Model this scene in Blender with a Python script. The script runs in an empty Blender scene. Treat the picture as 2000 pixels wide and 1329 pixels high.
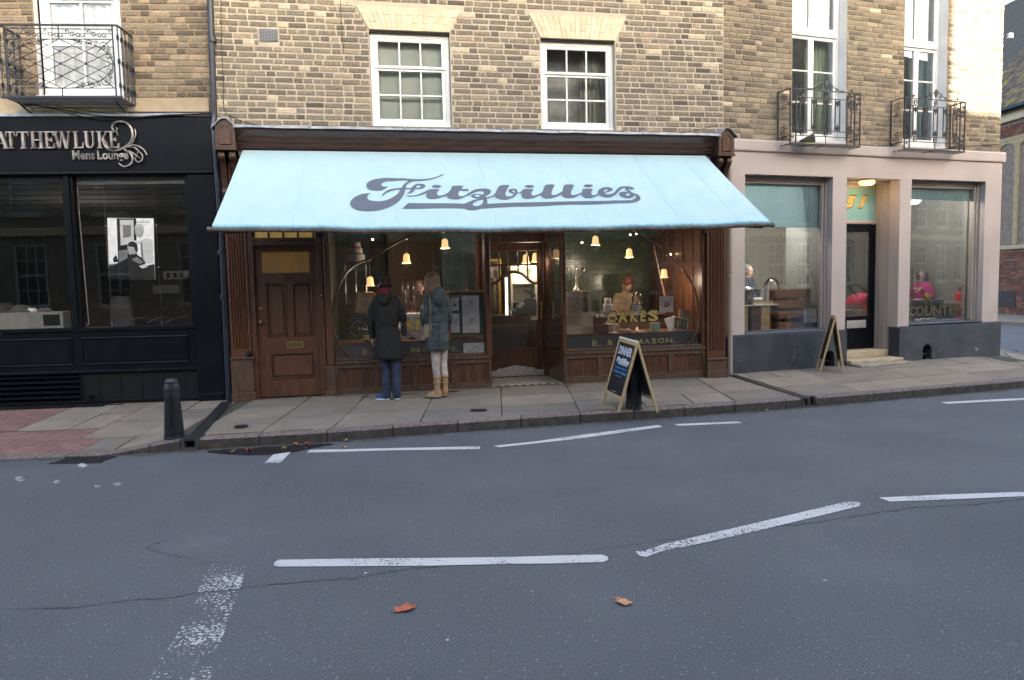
import bpy, bmesh, math, random
from mathutils import Vector, Matrix, noise
random.seed(7)
S = bpy.context.scene
COL = S.collection
R_ = math.radians
# ------------------------------------------------------------------ camera
CAM_Z, F_PX, PITCH, ROLL = 1.60,1450.0, R_(4.596), R_(-1.216)
CROT = Matrix.Rotation(math.pi/2 - PITCH, 3, 'X') @ Matrix.Rotation(ROLL, 3, 'Z')
cd = bpy.data.cameras.new('camera'); cd.sensor_width = 36; cd.lens = 36*F_PX/2000
cd.clip_start = 0.05; cd.clip_end = 500
cam = bpy.data.objects.new('camera', cd); COL.objects.link(cam)
cam.matrix_world = Matrix.Translation((0,0, CAM_Z)) @ CROT.to_4x4()
S.camera = cam
# ------------------------------------------------------------------ world, sun, exposure
OPP_X, OPP_H = 18.5,8.4  # gap edge and low roof height across the street, set to shape the sun patch
SUN_EL, SUN_AZ = 14.0,33.0      # azimuth: degrees from -Y towards +X
w = bpy.data.worlds.new('World'); S.world = w; w.use_nodes = True
nt = w.node_tree; nt.nodes.clear()
sky = nt.nodes.new('ShaderNodeTexSky'); sky.sky_type = 'NISHITA'; sky.sun_disc = False
sky.sun_elevation = R_(SUN_EL); sky.air_density = 1.0; sky.dust_density = 4.0; sky.ozone_density = 1.0
bg = nt.nodes.new('ShaderNodeBackground'); bg.inputs[1].default_value = 0.15
wo = nt.nodes.new('ShaderNodeOutputWorld')
nt.links.new(sky.outputs[0], bg.inputs[0]); nt.links.new(bg.outputs[0], wo.inputs[0])
sd = Vector((math.sin(R_(SUN_AZ))*math.cos(R_(SUN_EL)),-math.cos(R_(SUN_AZ))*math.cos(R_(SUN_EL)), math.sin(R_(SUN_EL))))
sky.sun_rotation = math.atan2(sd.x, sd.y)
sl = bpy.data.lights.new('sun', 'SUN'); sl.energy = 4.0; sl.angle = R_(0.5); sl.color = (1,.9,.76)
so = bpy.data.objects.new('sun', sl); COL.objects.link(so)
so.rotation_euler = sd.to_track_quat('Z', 'Y').to_euler(); so.location = (0,0,30)
S.view_settings.view_transform = 'Standard'; S.view_settings.look = 'None'
S.view_settings.exposure = 2.85; S.view_settings.gamma = 1.0
S.cycles.max_bounces = 7; S.cycles.diffuse_bounces = 4; S.cycles.glossy_bounces = 3
S.cycles.transparent_max_bounces = 24; S.cycles.use_denoising = True
S.cycles.sample_clamp_indirect = 4.0
S.cycles.caustics_reflective = False; S.cycles.caustics_refractive = False
# ------------------------------------------------------------------ survey helpers: photo measurements -> metres on a plane of the place
def ray(px, py):
    return CROT @ Vector(((px-1000)/F_PX, -(py-664.5)/F_PX, -1.0))
def ground(px, py, z=0.0):
    v = ray(px, py); t = (z-CAM_Z)/v.z
    return Vector((v.x*t, v.y*t, z))
class Frame:
    """a facade frame: x along the wall, y into the building, z up"""
    def __init__(s, x, y, yaw):
        s.p = Vector((x, y, 0)); s.yaw = R_(yaw)
        s.m = Matrix.Translation(s.p) @ Matrix.Rotation(s.yaw, 4, 'Z'); s.i = s.m.inverted()
    def at(s, px, py, d=0.0):
        o = s.i @ Vector((0,0, CAM_Z)); v = s.i.to_3x3() @ ray(px, py)
        t = (d-o.y)/v.y
        return (o.x+v.x*t, o.z+v.z*t)
    def loc(s, px, py, z):     # local point of a ground measurement
        return s.i @ ground(px, py, z)
W0 = Frame(0,0,0)
FA = Frame(-3.663,9.427,5.0)
FB = Frame(-0.319,9.989,11.0)
FC = Frame(3.202,10.933,19.4)
g = ground(1950,612,.1)
FD = Frame(g.x, g.y, -86.0)
FO = Frame(-2.0,-4.2,8.0)      # the far side of the street, behind the camera
# ------------------------------------------------------------------ materials
MATS = {}
def lerp3(a, b, t): return tuple(a[i]*(1-t)+b[i]*t for i in range(3))
def mat(name, col, rough=.6, col2=None, scale=8.0, mix=.5, bump=0.0, bscale=40.0, metal=0.0, spec=.5, coat=0.0,
        emit=0.0, stretch=(1,1,1), contrast=(.35,.65), trans=0.0, detail=4):
    if name in MATS: return MATS[name]
    m = bpy.data.materials.new(name); m.use_nodes = True; n = m.node_tree; L = n.links
    b = n.nodes['Principled BSDF']
    if col2 is None: col2 = tuple(c*.72 for c in col)
    geo = n.nodes.new('ShaderNodeNewGeometry'); mp = n.nodes.new('ShaderNodeMapping'); mp.inputs['Scale'].default_value = stretch
    L.new(geo.outputs['Position'], mp.inputs[0])
    no = n.nodes.new('ShaderNodeTexNoise'); no.inputs['Scale'].default_value = scale; no.inputs['Detail'].default_value = detail
    L.new(mp.outputs[0], no.inputs['Vector'])
    rp = n.nodes.new('ShaderNodeValToRGB'); e = rp.color_ramp.elements
    e[0].position, e[1].position = contrast; e[0].color = (*col2,1); e[1].color = (*col, 1)
    L.new(no.outputs['Fac'], rp.inputs[0]); L.new(rp.outputs[0], b.inputs['Base Color'])
    b.inputs['Roughness'].default_value = rough; b.inputs['Metallic'].default_value = metal
    b.inputs['Specular IOR Level'].default_value = spec; b.inputs['Coat Weight'].default_value = coat
    if emit: b.inputs['Emission Color'].default_value = (*col, 1); b.inputs['Emission Strength'].default_value = emit
    if bump:
        n2 = n.nodes.new('ShaderNodeTexNoise'); n2.inputs['Scale'].default_value = bscale; n2.inputs['Detail'].default_value = 6
        L.new(mp.outputs[0], n2.inputs['Vector'])
        bp = n.nodes.new('ShaderNodeBump'); bp.inputs['Strength'].default_value = bump; bp.inputs['Distance'].default_value = .01
        L.new(n2.outputs['Fac'], bp.inputs['Height']); L.new(bp.outputs[0], b.inputs['Normal'])
    MATS[name] = m; return m
def glass(name, tint=(1,1,1), refl=1.0, rough=0.0):
    if name in MATS: return MATS[name]
    m = bpy.data.materials.new(name); m.use_nodes = True; n = m.node_tree; L = n.links
    n.nodes.remove(n.nodes['Principled BSDF']); out = n.nodes['Material Output']
    tr = n.nodes.new('ShaderNodeBsdfTransparent'); tr.inputs[0].default_value = (*tint, 1)
    gl = n.nodes.new('ShaderNodeBsdfGlossy'); gl.inputs['Roughness'].default_value = rough
    fr = n.nodes.new('ShaderNodeFresnel'); fr.inputs[0].default_value = 1.52
    mu = n.nodes.new('ShaderNodeMath'); mu.operation = 'MULTIPLY'; mu.inputs[1].default_value = refl; mu.use_clamp = True
    # old glass is never quite flat
    geo = n.nodes.new('ShaderNodeNewGeometry'); no = n.nodes.new('ShaderNodeTexNoise'); no.inputs['Scale'].default_value = 1.7
    L.new(geo.outputs['Position'], no.inputs['Vector']); bp = n.nodes.new('ShaderNodeBump'); bp.inputs['Strength'].default_value = .10; bp.inputs['Distance'].default_value = .006
    L.new(no.outputs['Fac'], bp.inputs['Height']); L.new(bp.outputs[0], gl.inputs['Normal'])
    mx = n.nodes.new('ShaderNodeMixShader')
    L.new(fr.outputs[0], mu.inputs[0]); L.new(mu.outputs[0], mx.inputs[0]); L.new(tr.outputs[0], mx.inputs[1]); L.new(gl.outputs[0], mx.inputs[2])
    L.new(mx.outputs[0], out.inputs[0]); MATS[name] = m; return m
def brick_mat(name, face, stain, amount):
    m = bpy.data.materials.new(name); m.use_nodes = True; n = m.node_tree; L = n.links; b = n.nodes['Principled BSDF']
    geo = n.nodes.new('ShaderNodeNewGeometry'); mp = n.nodes.new('ShaderNodeMapping'); mp.inputs['Scale'].default_value = (1,1,2.2)
    L.new(geo.outputs['Position'], mp.inputs[0])
    a = n.nodes.new('ShaderNodeTexNoise'); a.inputs['Scale'].default_value = 22; a.inputs['Detail'].default_value = 7; a.inputs['Roughness'].default_value = .72
    L.new(mp.outputs[0], a.inputs['Vector'])
    r = n.nodes.new('ShaderNodeValToRGB'); r.color_ramp.elements[0].position = .5-amount*.45-.05; r.color_ramp.elements[1].position = .5-amount*.45+.13
    r.color_ramp.elements[0].color = (face[0]*1.10, face[1]*1.07, face[2]*1.03,1); r.color_ramp.elements[1].color = (stain[0]*1.08, stain[1]*1.05, stain[2]*1.0,1)
    # the burnt blotches keep to the middle of a brick: 'core' is 0 on its edges, 1 inside
    at = n.nodes.new('ShaderNodeAttribute'); at.attribute_name = 'core'
    mm = n.nodes.new('ShaderNodeMath'); mm.operation = 'MULTIPLY_ADD'; mm.inputs[1].default_value = .20; mm.inputs[2].default_value = -.14
    sm = n.nodes.new('ShaderNodeMath'); sm.operation = 'ADD'
    L.new(at.outputs['Fac'], mm.inputs[0]); L.new(mm.outputs[0], sm.inputs[0]); L.new(a.outputs['Fac'], sm.inputs[1]); L.new(sm.outputs[0], r.inputs[0])
    c = n.nodes.new('ShaderNodeTexNoise'); c.inputs['Scale'].default_value = 75; c.inputs['Detail'].default_value = 5
    L.new(geo.outputs['Position'], c.inputs['Vector'])
    r2 = n.nodes.new('ShaderNodeValToRGB'); r2.color_ramp.elements[0].position = .3; r2.color_ramp.elements[1].position = .7
    r2.color_ramp.elements[0].color = (.50,.50,.50,1); r2.color_ramp.elements[1].color = (1.45,1.42,1.34,1)
    L.new(c.outputs['Fac'], r2.inputs[0])
    mx = n.nodes.new('ShaderNodeMix'); mx.data_type = 'RGBA'; mx.blend_type = 'MULTIPLY'; mx.inputs[0].default_value = 1
    L.new(r.outputs[0], mx.inputs[6]); L.new(r2.outputs[0], mx.inputs[7]); L.new(mx.outputs[2], b.inputs['Base Color'])
    b.inputs['Roughness'].default_value = .9; b.inputs['Specular IOR Level'].default_value = .2
    bp = n.nodes.new('ShaderNodeBump'); bp.inputs['Strength'].default_value = .7; bp.inputs['Distance'].default_value = .006
    L.new(c.outputs['Fac'], bp.inputs['Height']); L.new(bp.outputs[0], b.inputs['Normal'])
    return m
MORT = (.565,.485,.37)
BRT = [brick_mat('brick_tan', (.44,.375,.29),(.225,.195,.155),.46),
       brick_mat('brick_brown', (.42,.35,.27),(.19,.162,.13),.52),
       brick_mat('brick_dark', (.39,.33,.255),(.145,.128,.108),.60),
       brick_mat('brick_grey', (.41,.36,.29),(.205,.185,.155),.53),
       brick_mat('brick_buff', (.50,.43,.33),(.30,.25,.19),.44),
       brick_mat('brick_cream', (.62,.545,.43),(.50,.42,.32),.32),
       brick_mat('brick_black', (.33,.285,.225),(.105,.094,.083),.68)]
mortar = mat('mortar', MORT, .95,(.47,.40,.30),6, bump=.6, bscale=120)
cream = mat('gauged_brick', (.78,.65,.43),.85,(.62,.50,.33),9, bump=.3, bscale=150)
cream2 = mat('gauged_brick_warm', (.72,.56,.38),.85,(.60,.47,.31),9, bump=.3, bscale=150)
white = mat('white_gloss_paint', (.80,.79,.76),.35,(.70,.69,.66),3, contrast=(.3,.6))
whitecool = mat('white_window_paint', (.82,.83,.84),.35,(.74,.75,.76),3)
wood = mat('oak_stain', (.105,.042,.020),.38,(.048,.019,.010),5, stretch=(6,6,.8), bump=.12, bscale=60, coat=.25)
woodh = mat('oak_stain_horizontal', (.085,.036,.020),.42,(.038,.017,.011),5, stretch=(.6,3,7), bump=.12, bscale=40, coat=.25)
woodr = mat('oak_stain_red', (.115,.043,.019),.42,(.062,.024,.012),7, stretch=(6,6,.8), bump=.1, bscale=60, coat=.3)
woodp = mat('oak_stain_dull', (.10,.058,.036),.5,(.058,.032,.020),6, stretch=(5,5,1), bump=.1, bscale=60)
blackp = mat('black_gloss_paint', (.0065,.0075,.0105),.34,(.004,.0045,.007),4, bump=.05, bscale=30, spec=.18)
blackm = mat('black_matt_paint', (.007,.0075,.009),.6,(.005,.005,.006),5, spec=.25)
navy = mat('navy_masonry_paint', (.050,.056,.071),.55,(.028,.031,.041),3, bump=.25, bscale=26)
navyl = mat('navy_sill_paint', (.085,.095,.12),.4,(.06,.068,.085),5)
pink = mat('pink_masonry_paint', (.45,.38,.345),.7,(.375,.315,.285),1.2, bump=.12, bscale=50, contrast=(.3,.6))
pinkw = mat('pink_joinery_paint', (.36,.31,.27),.45,(.31,.265,.23),3)
lead = mat('lead_sheet', (.34,.36,.40),.5,(.20,.215,.24),9, metal=.25, bump=.2, bscale=20)
stone = mat('sill_stone', (.22,.19,.14),.9,(.11,.10,.075),14, bump=.4, bscale=60)
stonel = mat('limestone', (.46,.37,.25),.9,(.36,.28,.18),5, bump=.3, bscale=60)
iron = mat('black_wrought_iron', (.020,.022,.028),.42,(.012,.013,.016),30, spec=.6)
ironr = mat('rusty_wrought_iron', (.026,.025,.028),.5,(.018,.013,.012),40)
gl = glass('shop_glass', (1,1,1),.8)
glu = glass('window_glass', (1,1,1),1.5)
brass = mat('brass', (.55,.38,.16),.3,(.30,.21,.10),30, metal=.9)
chrome = mat('brushed_steel', (.62,.62,.63),.28,(.50,.50,.52),20, metal=.9)
gold = mat('gold_leaf', (.62,.46,.13),.42,(.42,.29,.07),60, metal=.35, bump=.1, bscale=90)
goldd = mat('dull_gold_leaf', (.34,.27,.11),.5,(.22,.17,.07),60, metal=.3)
# ------------------------------------------------------------------ mesh builder
OFF = {}
class MB:
    def __init__(s): s.v = []; s.f = []; s.m = []; s.ms = []; s.sm = []
    def mi(s, m):
        if m not in s.ms: s.ms.append(m)
        return s.ms.index(m)
    def add(s, vs, fs, m, smooth=False):
        k = len(s.v); s.v += [Vector(v) for v in vs]; i = s.mi(m)
        for f in fs: s.f.append([k+a for a in f]); s.m.append(i); s.sm.append(smooth)
        return s
    def box(s, x0, x1, y0, y1, z0, z1, m, b=0.0, M=None):
        if x0 > x1: x0, x1 = x1, x0
        if y0 > y1: y0, y1 = y1, y0
        if z0 > z1: z0, z1 = z1, z0
        if b <= 0:
            vs = [(x, y, z) for z in (z0, z1) for y in (y0, y1) for x in (x0, x1)]
            fs = [(0,2,3,1),(4,5,7,6),(0,1,5,4),(2,6,7,3),(0,4,6,2),(1,3,7,5)]
        else:
            b = min(b, (x1-x0)*.45,(y1-y0)*.45,(z1-z0)*.45)
            vs = []; idx = {}
            for sx in (0,1):
                for sy in (0,1):
                    for sz in (0,1):
                        X, Y, Z = (x0, x1)[sx],(y0, y1)[sy],(z0, z1)[sz]
                        dx, dy, dz = (b, -b)[sx],(b, -b)[sy],(b, -b)[sz]
                        for a, p in enumerate(((X, Y+dy, Z+dz),(X+dx, Y, Z+dz),(X+dx, Y+dy, Z))):
                            idx[sx, sy, sz, a] = len(vs); vs.append(p)
            I = idx; fs = []
            for q in (0,1):
                fs.append((I[q,0,0,0], I[q,1,0,0], I[q,1,1,0], I[q,0,1,0]) if q else (I[q,0,0,0], I[q,0,1,0], I[q,1,1,0], I[q,1,0,0]))
                fs.append((I[0,q,0,1], I[0,q,1,1], I[1,q,1,1], I[1,q,0,1]) if q else (I[0,q,0,1], I[1,q,0,1], I[1,q,1,1], I[0,q,1,1]))
                fs.append((I[0,0,q,2], I[1,0,q,2], I[1,1,q,2], I[0,1,q,2]) if q else (I[0,0,q,2], I[0,1,q,2], I[1,1,q,2], I[1,0,q,2]))
            for p in (0,1):
                for q in (0,1):
                    fs.append((I[p,q,0,0], I[p,q,1,0], I[p,q,1,1], I[p,q,0,1]))
                    fs.append((I[p,0,q,0], I[p,1,q,0], I[p,1,q,2], I[p,0,q,2]))
                    fs.append((I[0,p,q,1], I[1,p,q,1], I[1,p,q,2], I[0,p,q,2]))
                    for r in (0,1): fs.append((I[p,q,r,0], I[p,q,r,1], I[p,q,r,2]))
        if M is not None: vs = [M @ Vector(v) for v in vs]
        return s.add(vs, fs, m)
    def quad(s, a, b, c, d, m): return s.add([a, b, c, d],[(0,1,2,3)], m)
    def prism(s, poly, y0, y1, m, smooth=False):       # poly of (x, z), extruded along y
        n = len(poly); vs = [(x, y0, z) for x, z in poly]+[(x, y1, z) for x, z in poly]
        fs = [list(range(n))[::-1], list(range(n, 2*n))]+[(i, (i+1) % n, n+(i+1) % n, n+i) for i in range(n)]
        return s.add(vs, fs, m, smooth)
    def extr(s, prof, x0, x1, m):                        # prof of (y, z), extruded along x
        n = len(prof); vs = [(x0, y, z) for y, z in prof]+[(x1, y, z) for y, z in prof]
        fs = [list(range(n)), list(range(n, 2*n))[::-1]]+[(i, n+i, n+(i+1) % n, (i+1) % n) for i in range(n)]
        return s.add(vs, fs, m)
    def lathe(s, prof, c, m, seg=16, axis='Z', smooth=True, ang=0.0, sx=1.0, sy=1.0):
        vs = []; n = len(prof)
        for r, h in prof:
            for k in range(seg):
                a = ang+2*math.pi*k/seg; p, q = r*math.cos(a)*sx, r*math.sin(a)*sy
                vs.append({'Z': (c[0]+p, c[1]+q, c[2]+h), 'Y': (c[0]+p, c[1]+h, c[2]+q), 'X': (c[0]+h, c[1]+p, c[2]+q)}[axis])
        fs = [(i*seg+k, i*seg+(k+1) % seg, (i+1)*seg+(k+1) % seg, (i+1)*seg+k) for i in range(n-1) for k in range(seg)]
        fs += [tuple(range(seg))[::-1], tuple(range((n-1)*seg, n*seg))]
        return s.add(vs, fs, m, smooth)
    def tube(s, pts, r, m, seg=8, smooth=True, closed=False, flat=1.0):
        pts = [Vector(p) for p in pts]; n = len(pts)
        if n < 2: return s
        rs = r if isinstance(r, (list, tuple)) else [r]*n
        vs = []; up = None
        for i, p in enumerate(pts):
            a = pts[(i-1) % n] if (i or closed) else p; b = pts[(i+1) % n] if (i < n-1 or closed) else p
            t = (b-a).normalized() if (b-a).length > 1e-9 else Vector((0,0,1))
            if up is None: up = t.orthogonal().normalized()
            up = (up-t*up.dot(t)); up = up.normalized() if up.length > 1e-6 else t.orthogonal().normalized()
            q = t.cross(up)
            for k in range(seg):
                an = 2*math.pi*(k+.5)/seg
                vs.append(p+(up*math.cos(an)+q*math.sin(an)*flat)*rs[i])
        rg = n if closed else n-1
        fs = [(i*seg+k, i*seg+(k+1) % seg, ((i+1) % n)*seg+(k+1) % seg, ((i+1) % n)*seg+k) for i in range(rg) for k in range(seg)]
        if not closed: fs += [tuple(range(seg))[::-1], tuple(range((n-1)*seg, n*seg))]
        return s.add(vs, fs, m, smooth)
    def sphere(s, c, r, m, seg=14, sx=1, sy=1, sz=1):
        n = seg//2; prof = [(max(1e-4, r*math.sin(math.pi*i/n)),-r*math.cos(math.pi*i/n)*sz) for i in range(n+1)]
        return s.lathe(prof, c, m, seg, sx=sx, sy=sy)
    def build(s, name, parent=None, F=None, label=None, cat=None, group=None, kind=None, angle=35, recentre=True):
        me = bpy.data.meshes.new(name)
        if recentre and s.v:
            lo = Vector([min(v[i] for v in s.v) for i in range(3)]); hi = Vector([max(v[i] for v in s.v) for i in range(3)])
            c = Vector(((lo.x+hi.x)/2,(lo.y+hi.y)/2, lo.z))
        else: c = Vector((0,0,0))
        me.from_pydata([v-c for v in s.v],[], s.f)
        for m in s.ms: me.materials.append(m)
        me.polygons.foreach_set('material_index', s.m)
        if any(s.sm):
            me.polygons.foreach_set('use_smooth', s.sm); me.set_sharp_from_angle(angle=R_(angle))
        me.update()
        o = bpy.data.objects.new(name, me); COL.objects.link(o)
        place(o, c, parent, F); tag(o, label, cat, group, kind); return o
def place(o, c, parent, F):
    OFF[o.name] = c.copy()
    if parent is not None:
        o.parent = parent; o.location = c-OFF[parent.name]
    else:
        o.matrix_world = (F or W0).m @ Matrix.Translation(c)
def tag(o, label=None, cat=None, group=None, kind=None):
    if label: o['label'] = label
    if cat: o['category'] = cat
    if group: o['group'] = group
    if kind: o['kind'] = kind
    return o
def thing(name, c, F, label, cat, group=None):
    o = bpy.data.objects.new(name, None); o.empty_display_size = .1; COL.objects.link(o)
    place(o, Vector(c), None, F); return tag(o, label, cat, group)
def part(name, c, parent):
    o = bpy.data.objects.new(name, None); o.empty_display_size = .05; COL.objects.link(o); place(o, Vector(c), parent, None); return o
# text -> verts/faces in the x,z plane
def text_geo(s, h=1.0, width=None, bold=0.0, italic=0.0, depth=.004, res=3, space=1.0):
    cu = bpy.data.curves.new('t', 'FONT'); cu.body = s; cu.size = 1; cu.offset = bold; cu.extrude = .5; cu.resolution_u = res
    cu.shear = italic; cu.space_character = space
    o = bpy.data.objects.new('t', cu); COL.objects.link(o)
    dg = bpy.context.evaluated_depsgraph_get(); me = bpy.data.meshes.new_from_object(o.evaluated_get(dg))
    vs = [v.co.copy() for v in me.vertices]; fs = [tuple(p.vertices) for p in me.polygons]
    bpy.data.objects.remove(o); bpy.data.curves.remove(cu); bpy.data.meshes.remove(me)
    x0 = min(v.x for v in vs); x1 = max(v.x for v in vs); y0 = min(v.y for v in vs); y1 = max(v.y for v in vs)
    kz = h/(y1-y0); kx = width/(x1-x0) if width else kz
    return [Vector(((v.x-x0)*kx, -v.z*depth, (v.y-y0)*kz)) for v in vs], fs
def add_text(mb, s, x, y, z, m, h, width=None, M=None, **k):
    vs, fs = text_geo(s, h, width, **k)
    if M is None: vs = [v+Vector((x, y, z)) for v in vs]
    else: vs = [M @ v for v in vs]
    return mb.add(vs, fs, m)
def catmull(P, n=5, closed=False):
    P = [Vector(p) for p in P]; N = len(P); out = []
    for i in range(N if closed else N-1):
        a, b, c, d = (P[(i-1) % N] if closed or i else P[0]), P[i], P[(i+1) % N],(P[(i+2) % N] if closed or i+2 < N else P[-1])
        for k in range(n):
            t = k/n
            out.append(.5*((2*b)+(c-a)*t+(2*a-5*b+4*c-d)*t*t+(3*b-a-3*c+d)*t*t*t))
    if not closed: out.append(P[-1])
    return out
def fill2d(loops):
    """filled outline with holes -> verts, faces (2d)"""
    cu = bpy.data.curves.new('f', 'CURVE'); cu.dimensions = '2D'; cu.fill_mode = 'FRONT'
    for lp in loops:
        sp = cu.splines.new('POLY'); sp.points.add(len(lp)-1); sp.use_cyclic_u = True
        for i, p in enumerate(lp): sp.points[i].co = (p[0], p[1],0,1)
    o = bpy.data.objects.new('f', cu); COL.objects.link(o)
    dg = bpy.context.evaluated_depsgraph_get(); me = bpy.data.meshes.new_from_object(o.evaluated_get(dg))
    vs = [v.co.copy() for v in me.vertices]; fs = [tuple(p.vertices) for p in me.polygons]
    bpy.data.objects.remove(o); bpy.data.curves.remove(cu); bpy.data.meshes.remove(me)
    return vs, fs
# ================================================================== GROUND
KB = [(-14,6.6),(-9,6.78),(-6,6.88),(-4.9,6.95),(-3.82,7.06),(-3.2,7.2),(-2.58,7.32),(-1.89,7.45),(-1.26,7.63),(-.62,7.8),(.09,7.98),(.75,8.14),
      (1.99,8.43),(2.63,8.60),(3.73,8.92),(5.25,9.42),(6.9,9.97),(8.0,10.5),(8.7,11.3),(8.95,12.4),(9.35,14.2),(10.5,19),(12.5,28),(14,36)]
KP = catmull([(x, y, 0) for x, y in KB],8)
def kerb_y(x):
    for a, b in zip(KP, KP[1:]):
        if a.x <= x <= b.x: return a.y+(b.y-a.y)*(x-a.x)/max(1e-6, b.x-a.x)
    return KP[0].y
def kh(x):      # kerb height: dropped crossing at the left
    t = min(1, max(0,(x+4.0)/.75)); t = t*t*(3-2*t)
    return .022+.09*t
def wall_line(x):
    if x < -3.5: return FA.m @ Vector(((x+3.663)/math.cos(FA.yaw),0,0))
    if x < 3.12: return FB.m @ Vector(((x+.319)/math.cos(FB.yaw),0,0))
    return FC.m @ Vector(((x-3.202)/math.cos(FC.yaw),0,0))
# road: one sheet to the horizon, finer near the camera
rb = MB()
asph = bpy.data.materials.new('asphalt'); asph.use_nodes = True
n = asph.node_tree; L = n.links; b = n.nodes['Principled BSDF']
geo = n.nodes.new('ShaderNodeNewGeometry')
n1 = n.nodes.new('ShaderNodeTexNoise'); n1.inputs['Scale'].default_value = .8; n1.inputs['Detail'].default_value = 6
n2 = n.nodes.new('ShaderNodeTexVoronoi'); n2.inputs['Scale'].default_value = 95
n3 = n.nodes.new('ShaderNodeTexNoise'); n3.inputs['Scale'].default_value = 160; n3.inputs['Detail'].default_value = 4
for q in (n1, n2, n3): L.new(geo.outputs['Position'], q.inputs['Vector'])
ra = n.nodes.new('ShaderNodeValToRGB'); ra.color_ramp.elements[0].position = .3; ra.color_ramp.elements[1].position = .7
ra.color_ramp.elements[0].color = (.082,.090,.104,1); ra.color_ramp.elements[1].color = (.112,.120,.134,1)
L.new(n1.outputs['Fac'], ra.inputs[0])
rc = n.nodes.new('ShaderNodeValToRGB'); rc.color_ramp.elements[0].position = .35; rc.color_ramp.elements[1].position = .68
rc.color_ramp.elements[0].color = (.42,.42,.43,1); rc.color_ramp.elements[1].color = (1.5,1.5,1.5,1)
L.new(n3.outputs['Fac'], rc.inputs[0])
mx = n.nodes.new('ShaderNodeMix'); mx.data_type = 'RGBA'; mx.blend_type = 'MULTIPLY'; mx.inputs[0].default_value = 1
L.new(ra.outputs[0], mx.inputs[6]); L.new(rc.outputs[0], mx.inputs[7])
# pale chippings: a few voronoi cells are light
wn = n.nodes.new('ShaderNodeTexVoronoi'); wn.inputs['Scale'].default_value = 38; wn.inputs['Randomness'].default_value = 1
L.new(geo.outputs['Position'], wn.inputs['Vector'])
sep = n.nodes.new('ShaderNodeSeparateColor'); L.new(wn.outputs['Color'], sep.inputs[0])
ds = n.nodes.new('ShaderNodeMath'); ds.operation = 'LESS_THAN'; ds.inputs[1].default_value = .0047
dd = n.nodes.new('ShaderNodeMath'); dd.operation = 'DIVIDE'; dd.inputs[1].default_value = 38.0   # distance in metres
L.new(wn.outputs['Distance'], dd.inputs[0]); L.new(dd.outputs[0], ds.inputs[0])
cs = n.nodes.new('ShaderNodeMath'); cs.operation = 'GREATER_THAN'; cs.inputs[1].default_value = .72; L.new(sep.outputs[0], cs.inputs[0])
mm = n.nodes.new('ShaderNodeMath'); mm.operation = 'MULTIPLY'; L.new(ds.outputs[0], mm.inputs[0]); L.new(cs.outputs[0], mm.inputs[1])
m5 = n.nodes.new('ShaderNodeMath'); m5.operation = 'MULTIPLY'; m5.inputs[1].default_value = .5; L.new(mm.outputs[0], m5.inputs[0])
mc = n.nodes.new('ShaderNodeMix'); mc.data_type = 'RGBA'; mc.inputs[7].default_value = (.38,.38,.39,1)
L.new(m5.outputs[0], mc.inputs[0]); L.new(mx.outputs[2], mc.inputs[6]); L.new(mc.outputs[2], b.inputs['Base Color'])
b.inputs['Roughness'].default_value = .75; b.inputs['Specular IOR Level'].default_value = .35
bp = n.nodes.new('ShaderNodeBump'); bp.inputs['Strength'].default_value = .8; bp.inputs['Distance'].default_value = .004
L.new(n2.outputs['Distance'], bp.inputs['Height']); L.new(bp.outputs[0], b.inputs['Normal'])
rb.quad((-150,-150,0),(150,-150,0),(150,150,0),(-150,150,0), asph)
road = rb.build('road', kind='structure', label='grey speckled asphalt road', recentre=False)
def paint_mat(name, wear, sc=9.0):
    m = bpy.data.materials.new(name); m.use_nodes = True; n = m.node_tree; L = n.links; b = n.nodes['Principled BSDF']
    b.inputs['Base Color'].default_value = (.50,.50,.51,1); b.inputs['Roughness'].default_value = .7
    geo = n.nodes.new('ShaderNodeNewGeometry')
    a = n.nodes.new('ShaderNodeTexNoise'); a.inputs['Scale'].default_value = 70; a.inputs['Detail'].default_value = 3
    c = n.nodes.new('ShaderNodeTexNoise'); c.inputs['Scale'].default_value = 2.2; c.inputs['Detail'].default_value = 2
    L.new(geo.outputs['Position'], a.inputs['Vector']); L.new(geo.outputs['Position'], c.inputs['Vector'])
    ad = n.nodes.new('ShaderNodeMath'); ad.operation = 'MULTIPLY_ADD'; ad.inputs[1].default_value = .75; L.new(c.outputs['Fac'], ad.inputs[0]); L.new(a.outputs['Fac'], ad.inputs[2])
    r = n.nodes.new('ShaderNodeValToRGB'); r.color_ramp.elements[0].position = wear-.02; r.color_ramp.elements[1].position = wear+.02
    sc2 = n.nodes.new('ShaderNodeMath'); sc2.operation = 'MULTIPLY'; sc2.inputs[1].default_value = .57; L.new(ad.outputs[0], sc2.inputs[0]); L.new(sc2.outputs[0], r.inputs[0])
    L.new(r.outputs[0], b.inputs['Alpha'])
    return m
pw1, pw2, pw3 = paint_mat('road_paint', .405), paint_mat('worn_road_paint', .44), paint_mat('ghost_road_paint', .567)
def marking(pts, m, label, z=.004, nm='lane_marking'):
    P = [ground(x, y, z) for x, y in pts]; q = MB(); q.add(P, [tuple(range(len(P)))], m)
    o = q.build(nm, parent=road);
    if label: o['label'] = label
OFF[road.name] = Vector((0,0,0))
marking([(599,884.5),(606,879),(938,872),(937,877.5),(760,880)], pw1, 'thin white edge line by the puddle')
marking([(964,871),(975,874),(1130,857),(1294,834),(1286,830.3),(1140,849),(1050,862)], pw1, 'thin white edge line below the chalkboard')
marking([(1316,828.7),(1327,832),(1450,826.5),(1440,823.5)], pw1, 'short white edge line')
marking([(1838,785.7),(1849,789),(2060,778.5),(2060,774.5)], pw1, 'white edge line at the right')
marking([(516,905),(534,888),(568,883),(548,904)], pw1, 'white block marking by the kerb')
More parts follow.
